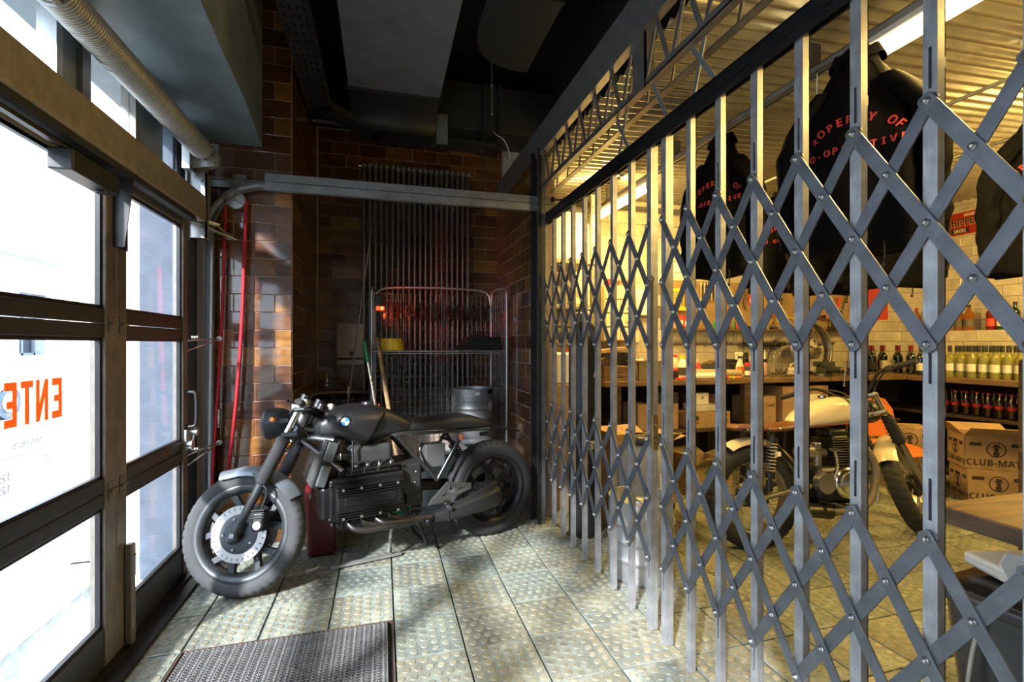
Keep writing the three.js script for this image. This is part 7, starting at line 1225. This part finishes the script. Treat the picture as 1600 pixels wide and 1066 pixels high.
// ======================= TABLE AND BIN AT THE GATE =======================
{
  const t = thing('slab_table', 'thick brown wooden slab table on a dark post behind the gate', 'table', [1.82, 0, -1.18]);
  mesh('slab', ext([[0, 0], [1.3, 0], [1.3, -1.3], [0, -1.3]], 0.045, 0.006).rotateX(-PI / 2).translate(0, 0.755, 0), mat([0.20, 0.125, 0.07], 0.5, 0, { map: tWood }), t);
  mesh('apron', bb(0.25, 1.2, 0.67, 0.745, 0.10, 0.14), M.darkWood, t);
  mesh('post', rbox(0.09, 0.745, 0.09, 0.006, 0.75, 0.3725, 0.3), M.darkWood, t); mesh('post', rbox(0.09, 0.745, 0.09, 0.006, 0.75, 0.3725, 1.0), M.darkWood, t);
  // tall dark post of the bar behind the table
  const up = thing('bar_post', 'dark timber post rising beside the counter bottles', 'post', [3.74, 0, -1.92]); mesh('post', rbox(0.08, 1.26, 0.08, 0.02, 0, 0.63, 0), M.darkWood, up); mesh('foot', rbox(0.2, 0.03, 0.2, 0.005, 0, 0.015, 0), M.darkSteel, up);
  const b = thing('waste_bin', 'glossy dark grey plastic waste bin under the slab table', 'bin', [2.03, 0, -0.97], 0.1); b.scale.y = 0.87;
  const bm = mat([0.05, 0.055, 0.062], 0.22, 0, { map: tGrime });
  const rr4 = (w, d, y, r = 0.06) => { const pts = []; for (const [cx, cz, a0] of [[w - r, -(d - r), -PI / 2], [w - r, d - r, 0], [-(w - r), d - r, PI / 2], [-(w - r), -(d - r), PI]]) for (let i = 0; i <= 5; i++) { const a = a0 + i / 5 * PI / 2; pts.push([cx + r * Math.cos(a), y, cz + r * Math.sin(a)]); } return pts.reverse(); };
  mesh('body', loft([rr4(0.19, 0.17, 0.0), rr4(0.205, 0.185, 0.30), rr4(0.225, 0.205, 0.60)]), bm, b);
  mesh('rim', loft([rr4(0.235, 0.215, 0.595), rr4(0.242, 0.222, 0.61), rr4(0.242, 0.222, 0.635), rr4(0.23, 0.21, 0.645)]), bm, b);
  mesh('lid', loft([rr4(0.225, 0.205, 0.645), rr4(0.22, 0.20, 0.66), rr4(0.15, 0.13, 0.675)]), mat([0.02, 0.02, 0.022], 0.25), b);
  mesh('bail', tube([[-0.236, 0.60, -0.08], [-0.248, 0.45, -0.1], [-0.25, 0.2, -0.12], [-0.245, 0.03, -0.13]], 0.008, 24), M.zinc, b);
  const p = thing('paper_parcel', 'crumpled white paper parcel on the waste bin lid', 'paper', [2.05, 0.59, -1.0], -0.3);
  const pg = rbox(0.34, 0.05, 0.24, 0.015, 0, 0.03, 0, 5), pp = pg.attributes.position; for (let i = 0; i < pp.count; i++) { const n = PN.noise(pp.getX(i) * 14, pp.getY(i) * 14, pp.getZ(i) * 14); pp.setY(i, Math.max(0.001, pp.getY(i) + 0.02 * n)); pp.setX(i, pp.getX(i) + 0.012 * n); } pg.computeVertexNormals();
  mesh('wrap', pg, M.paper, p); mesh('torn_flap', ext([[0, 0], [0.09, 0.01], [0.11, 0.07], [0.02, 0.08], [-0.01, 0.05]], 0.004).rotateX(-0.4).translate(-0.21, 0.04, 0.08), M.paper, p);
}
// ======================= JACKETS =======================
function jacket(label, [x, y, z], turn, { w = 0.25, L = 0.75, lines = true, rail = 0.1 } = {}) {
  const t = thing('work_jacket', label, 'jacket', [x, y, z], turn);
  const sd = x * 3.1 + z * 1.7, N = 48, K = 30;
  const half = (u) => w * (0.30 + 0.70 * Math.pow(Math.min(1, u / 0.42), 0.75)) * (1 + 0.05 * u);
  const f = (q, e) => Math.sign(q) * Math.pow(Math.abs(q), e);
  const surf = (a, u) => {              // a point of the cloth at angle a, u from neck to hem; it hangs from its collar
    const c = Math.cos(a), s = Math.sin(a), yy = -L * u;
    const fold = 0.020 * PN.noise(c * 2.6 + sd, yy * 2.0, s * 2.6) + 0.011 * Math.sin(a * 7 + sd + u * 1.5) * u + 0.006 * PN.noise(c * 9, yy * 8, s * 9 + sd);
    return [-(half(u) + fold) * f(c, 0.8), yy, (0.05 + 0.045 * Math.min(1, u * 2.2) + fold) * f(s, 0.7)];
  };
  const ring = (u) => Array.from({ length: N }, (_, k) => { const p = surf(k / N * 2 * PI, u); if (u > 0.97) p[1] += 0.012 * Math.sin(k / N * 6 * PI + sd); return p; });
  const rings = []; for (let i = K; i >= 0; i--) rings.push(ring(i / K));
  mesh('body', loft(rings), M.jacket, t);
  mesh('hem', loft([[1.01, -0.012], [1.03, 0.004], [1.03, 0.02], [1.0, 0.03]].map(([k, dy]) => rings[0].map(([a, b, c]) => [a * k, b + dy, c * k]))), M.jacket, t);
  mesh('collar', loft([[-0.05, 0.09, 0.062], [0.0, 0.075, 0.055], [0.04, 0.07, 0.05], [0.055, 0.075, 0.056], [0.01, 0.095, 0.07]].map(([yy, a, b]) => Array.from({ length: 24 }, (_, k) => [-a * Math.cos(k / 24 * 2 * PI), yy + 0.008 * Math.sin(k * 1.3), b * Math.sin(k / 24 * 2 * PI)])), false, false), M.jacket, t);
  for (const s of [-1, 1]) {
    const sl = []; for (let i = 0; i <= 24; i++) {
      const v = i / 24, u = 0.12 + v * 0.80, cx = s * (half(u) * 0.86 + 0.045 * Math.min(1, v * 4)), r = (0.072 - 0.022 * v) * (v > 0.93 ? 0.8 : 1) * (v < 0.12 ? 0.7 + v * 2.5 : 1);
      sl.push(Array.from({ length: 20 }, (_, k) => { const a = k / 20 * 2 * PI, n = 0.018 * PN.noise(Math.cos(a) * 2 + sd, v * 6, Math.sin(a) * 2 + s) + 0.006 * Math.sin(v * 34 + a * 2) * (v > 0.6 ? 1 : 0.3); return [cx - (r + n) * Math.cos(a) * 0.72, -L * u, (r + n) * Math.sin(a) + 0.02]; }));
    }
    const sm = mesh('sleeve', loft(sl.reverse()), M.jacket, t);
    const cx = s * (half(0.92) * 0.86 + 0.045); mesh('cuff', loft([[0, 0.030], [-0.004, 0.036], [0.03, 0.040], [0.05, 0.034]].map(([dy, r]) => Array.from({ length: 16 }, (_, k) => [cx - r * Math.cos(k / 8 * PI) * 0.85, -L * 0.92 - 0.03 + dy, 0.02 + r * Math.sin(k / 8 * PI)]))), M.jacket, sm);
  }
  mesh('hanging_hook', [tube([[0, 0.0, 0], [0, 0.05, 0], [0.0, 0.06 + rail * 0.6, 0], [0.012, rail + 0.04, 0], [0.0, rail + 0.055, 0], [-0.012, rail + 0.04, 0]], 0.003, 24, 6)], M.zinc, t);
  mesh('drawstring', [tube([[0.1, -L + 0.01, 0.08], [0.102, -L - 0.05, 0.082], [0.098, -L - 0.08, 0.08]], 0.0035, 12, 5), sph(0.008, 0.098, -L - 0.08, 0.08, 8)], M.black, t);
  if (lines) {
    const lm = mat([0.50, 0.035, 0.025], 0.8);
    const zAt = (X, Y) => { const u = -Y / L; let lo = 0.02, hi = PI - 0.02; for (let i = 0; i < 24; i++) { const m = (lo + hi) / 2; surf(m, u)[0] < X ? lo = m : hi = m; } return surf((lo + hi) / 2, u)[2]; };
    const put = (ch, X, Y, rot, size) => { if (ch === ' ') return; const q = size * 0.3, zz = Math.max(zAt(X, Y), zAt(X, Y + size), zAt(X - q, Y + size / 2), zAt(X + q, Y + size / 2)), slope = Math.atan2(zAt(X + q, Y + size / 2) - zAt(X - q, Y + size / 2), 2 * q); mesh('print_letter', textGeo(ch, size, 0.002, fontB, 1).rotateZ(rot).rotateY(-slope).translate(X, Y, (zAt(X, Y) + zAt(X, Y + size)) / 2 + 0.004), lm, t); };
    [...'PROPERTY OF'].forEach((ch, i) => { const a = (i - 5) * 0.17; put(ch, 0.185 * Math.sin(a), -0.42 + 0.17 * Math.cos(a), -a, 0.031); });
    [...'CO-OPERATIVE'].forEach((ch, i) => put(ch, (i - 5.5) * 0.029, -0.36, 0, 0.026));
  }
  return t;
}
{
  const H = (p, rail) => p;
  jacket('big dark work jacket with red back print hung right below the near tube lamp', [1.80, 2.44, -1.44], -1.12, { w: 0.215, L: 0.72, rail: 0.17 });
  jacket('dark work jacket with red back print hung in front of the bench drawers', [1.96, 2.53, -2.40], -1.30, { w: 0.20, L: 0.76, rail: 0.10 });
  jacket('dark work jacket with red back print hung above the spray bottle', [3.07, 2.50, -3.05], -0.72, { w: 0.24, L: 0.72, rail: 0.19 });
  jacket('plain dark work jacket hung half behind the biggest jacket', [3.07, 2.46, -2.24], -0.9, { w: 0.21, L: 0.74, lines: false, rail: 0.23 });
  jacket('plain dark work jacket hung above the spoked wheel', [3.07, 2.44, -2.66], -0.85, { w: 0.20, L: 0.72, lines: false, rail: 0.25 });
  jacket('dark work jacket with red back print hung beside the red enamel sign', [3.07, 2.46, -1.50], -0.75, { w: 0.20, L: 0.76, rail: 0.23 });
  const h = thing('cord_connector', 'small yellowed plastic cable connector hanging by the near lamp', 'connector', [1.98, 2.47, -1.78]); mesh('plug', [rbox(0.04, 0.05, 0.03, 0.008), sph(0.018, 0.01, 0.0, 0.01, 10)], mat([0.7, 0.55, 0.3], 0.5), h); mesh('lead', tube([[0, 0.02, 0], [0.0, 0.08, 0.0], [-0.01, 0.14, 0.01], [0, 0.17, 0]], 0.003, 16, 5), M.whitePlastic, h);
}
// ======================= THE STREET =======================
{
  const g = struct('street_ground', 'pale paved street outside the door');
  mesh('pavement', bb(-4.2, -1.6, -0.2, -0.02, -30, 30), mat([0.55, 0.55, 0.54], 0.9, 0, { map: tFloor }), g);
  mesh('kerb', bb(-4.35, -4.2, -0.2, -0.015, -30, 30), mat([0.5, 0.5, 0.5], 0.9), g);
  mesh('road', bb(-9.2, -4.35, -0.25, -0.12, -30, 30), mat([0.42, 0.42, 0.43], 0.9, 0, { map: tFloor }), g);
  mesh('far_pavement', bb(-11.0, -9.2, -0.2, -0.02, -30, 30), mat([0.55, 0.55, 0.54], 0.9), g);
  const b = thing('street_building', 'pale stone building across the street seen through the door glass', 'building', [-11, -0.02, 0]);
  const st = mat([0.55, 0.56, 0.58], 0.9, 0, { map: tGrime }), fr = mat([0.16, 0.18, 0.21], 0.8), gl = mat([0.03, 0.04, 0.055], 0.2);
  const wins = []; for (let z = -22; z <= 20; z += 3.0) for (const y of [1.0]) wins.push([z, y]);
  mesh('facade', ext([[-26, 0], [24, 0], [24, 4.3], [-26, 4.3]], 0.5, 0, wins.map(([z, y]) => [[z - 0.6, y], [z + 0.6, y], [z + 0.6, y + 2.0], [z - 0.6, y + 2.0]])).rotateY(-PI / 2), st, b);
  for (const [z, y] of wins) { const w = mesh('window_frame', [bb(-0.35, -0.28, y, y + 0.08, z - 0.6, z + 0.6), bb(-0.35, -0.28, y + 1.92, y + 2.0, z - 0.6, z + 0.6), bb(-0.35, -0.28, y, y + 2, z - 0.04, z + 0.04), bb(-0.35, -0.28, y, y + 2, z - 0.6, z - 0.53), bb(-0.35, -0.28, y, y + 2, z + 0.53, z + 0.6), bb(-0.35, -0.28, y + 1.2, y + 1.27, z - 0.6, z + 0.6)], fr, b); mesh('window_glass', bb(-0.38, -0.36, y, y + 2, z - 0.6, z + 0.6), gl, w); mesh('sill', bb(-0.1, 0.14, y - 0.12, y, z - 0.75, z + 0.75), st, b); mesh('lintel', bb(-0.05, 0.1, y + 2.0, y + 2.2, z - 0.8, z + 0.8), st, b); }
  mesh('cornice', [bb(-0.1, 0.3, 4.1, 4.4, -26, 24), bb(-0.1, 0.10, 0, 0.5, -26, 24)], st, b);
  // masonry courses that show through the glare
  for (let k = 0; k < 40; k++) { const y = 0.55 + (k % 8) * 0.42 + (k % 3) * 0.02, z = -9 + Math.floor(k / 8) * 1.5 + (k % 2) * 0.4; if (wins.some(([wz, wy]) => Math.abs(z - wz) < 1.1 && y > wy - 0.3 && y < wy + 2.4)) continue; mesh('stone', rbox(0.06, 0.34, 0.72, 0.02, 0.0, y, z), [st, fr][k % 5 === 0 ? 1 : 0], b); }
  const lm = thing('street_lantern', 'iron street lantern on the pale stone building', 'lantern', [-10.9, 3.6, -7.4]); mesh('arm', tube([[0.02, 0.2, 0], [0.3, 0.35, 0], [0.6, 0.2, 0]], 0.03, 16), M.darkSteel, lm); mesh('cage', [cyl(0.16, 0.11, 0.4, 0.6, -0.05, 0, 6), cyl(0.02, 0.2, 0.16, 0.6, 0.23, 0, 6)], mat([0.5, 0.5, 0.5], 0.5), lm);
  // parked car
  const c = thing('parked_car', 'white car parked at the far kerb', 'car', [-7.9, -0.12, -10.2], PI / 2);
  const body = ext([[-2.1, 0.35], [-2.15, 0.7], [-2.0, 0.92], [-1.1, 1.0], [-0.5, 1.42], [0.7, 1.46], [1.4, 1.02], [2.05, 0.9], [2.15, 0.55], [2.05, 0.32], [1.72, 0.30], [1.62, 0.52], [1.38, 0.64], [1.14, 0.52], [1.04, 0.30], [-1.0, 0.30], [-1.1, 0.52], [-1.34, 0.64], [-1.58, 0.52], [-1.68, 0.32]], 1.5, 0.07).translate(0, 0, -0.75);
  mesh('body', body, mat([0.72, 0.73, 0.75], 0.25, 0.1), c); const cw = mat([0.10, 0.16, 0.22], 0.1); for (const s of [-1, 1]) mesh('side_window', ext([[-0.85, 1.02], [-0.42, 1.36], [0.62, 1.39], [1.1, 1.04]], 0.01).translate(0, 0, s * 0.83 - 0.005), cw, c);
  for (const x of [-1.34, 1.38]) for (const s of [-1, 1]) { const w = mesh('wheel', cyl(0.32, 0.32, 0.2, 0, 0, 0, 28).rotateX(PI / 2).translate(x, 0.32, s * 0.72), mat([0.08, 0.12, 0.16], 0.7), c); mesh('hubcap', [cyl(0.19, 0.19, 0.02, 0, 0, 0, 20).rotateX(PI / 2).translate(x, 0.32, s * 0.83)], mat([0.5, 0.52, 0.55], 0.3, 0.5), w); }
}
renderer.render(scene, camera);
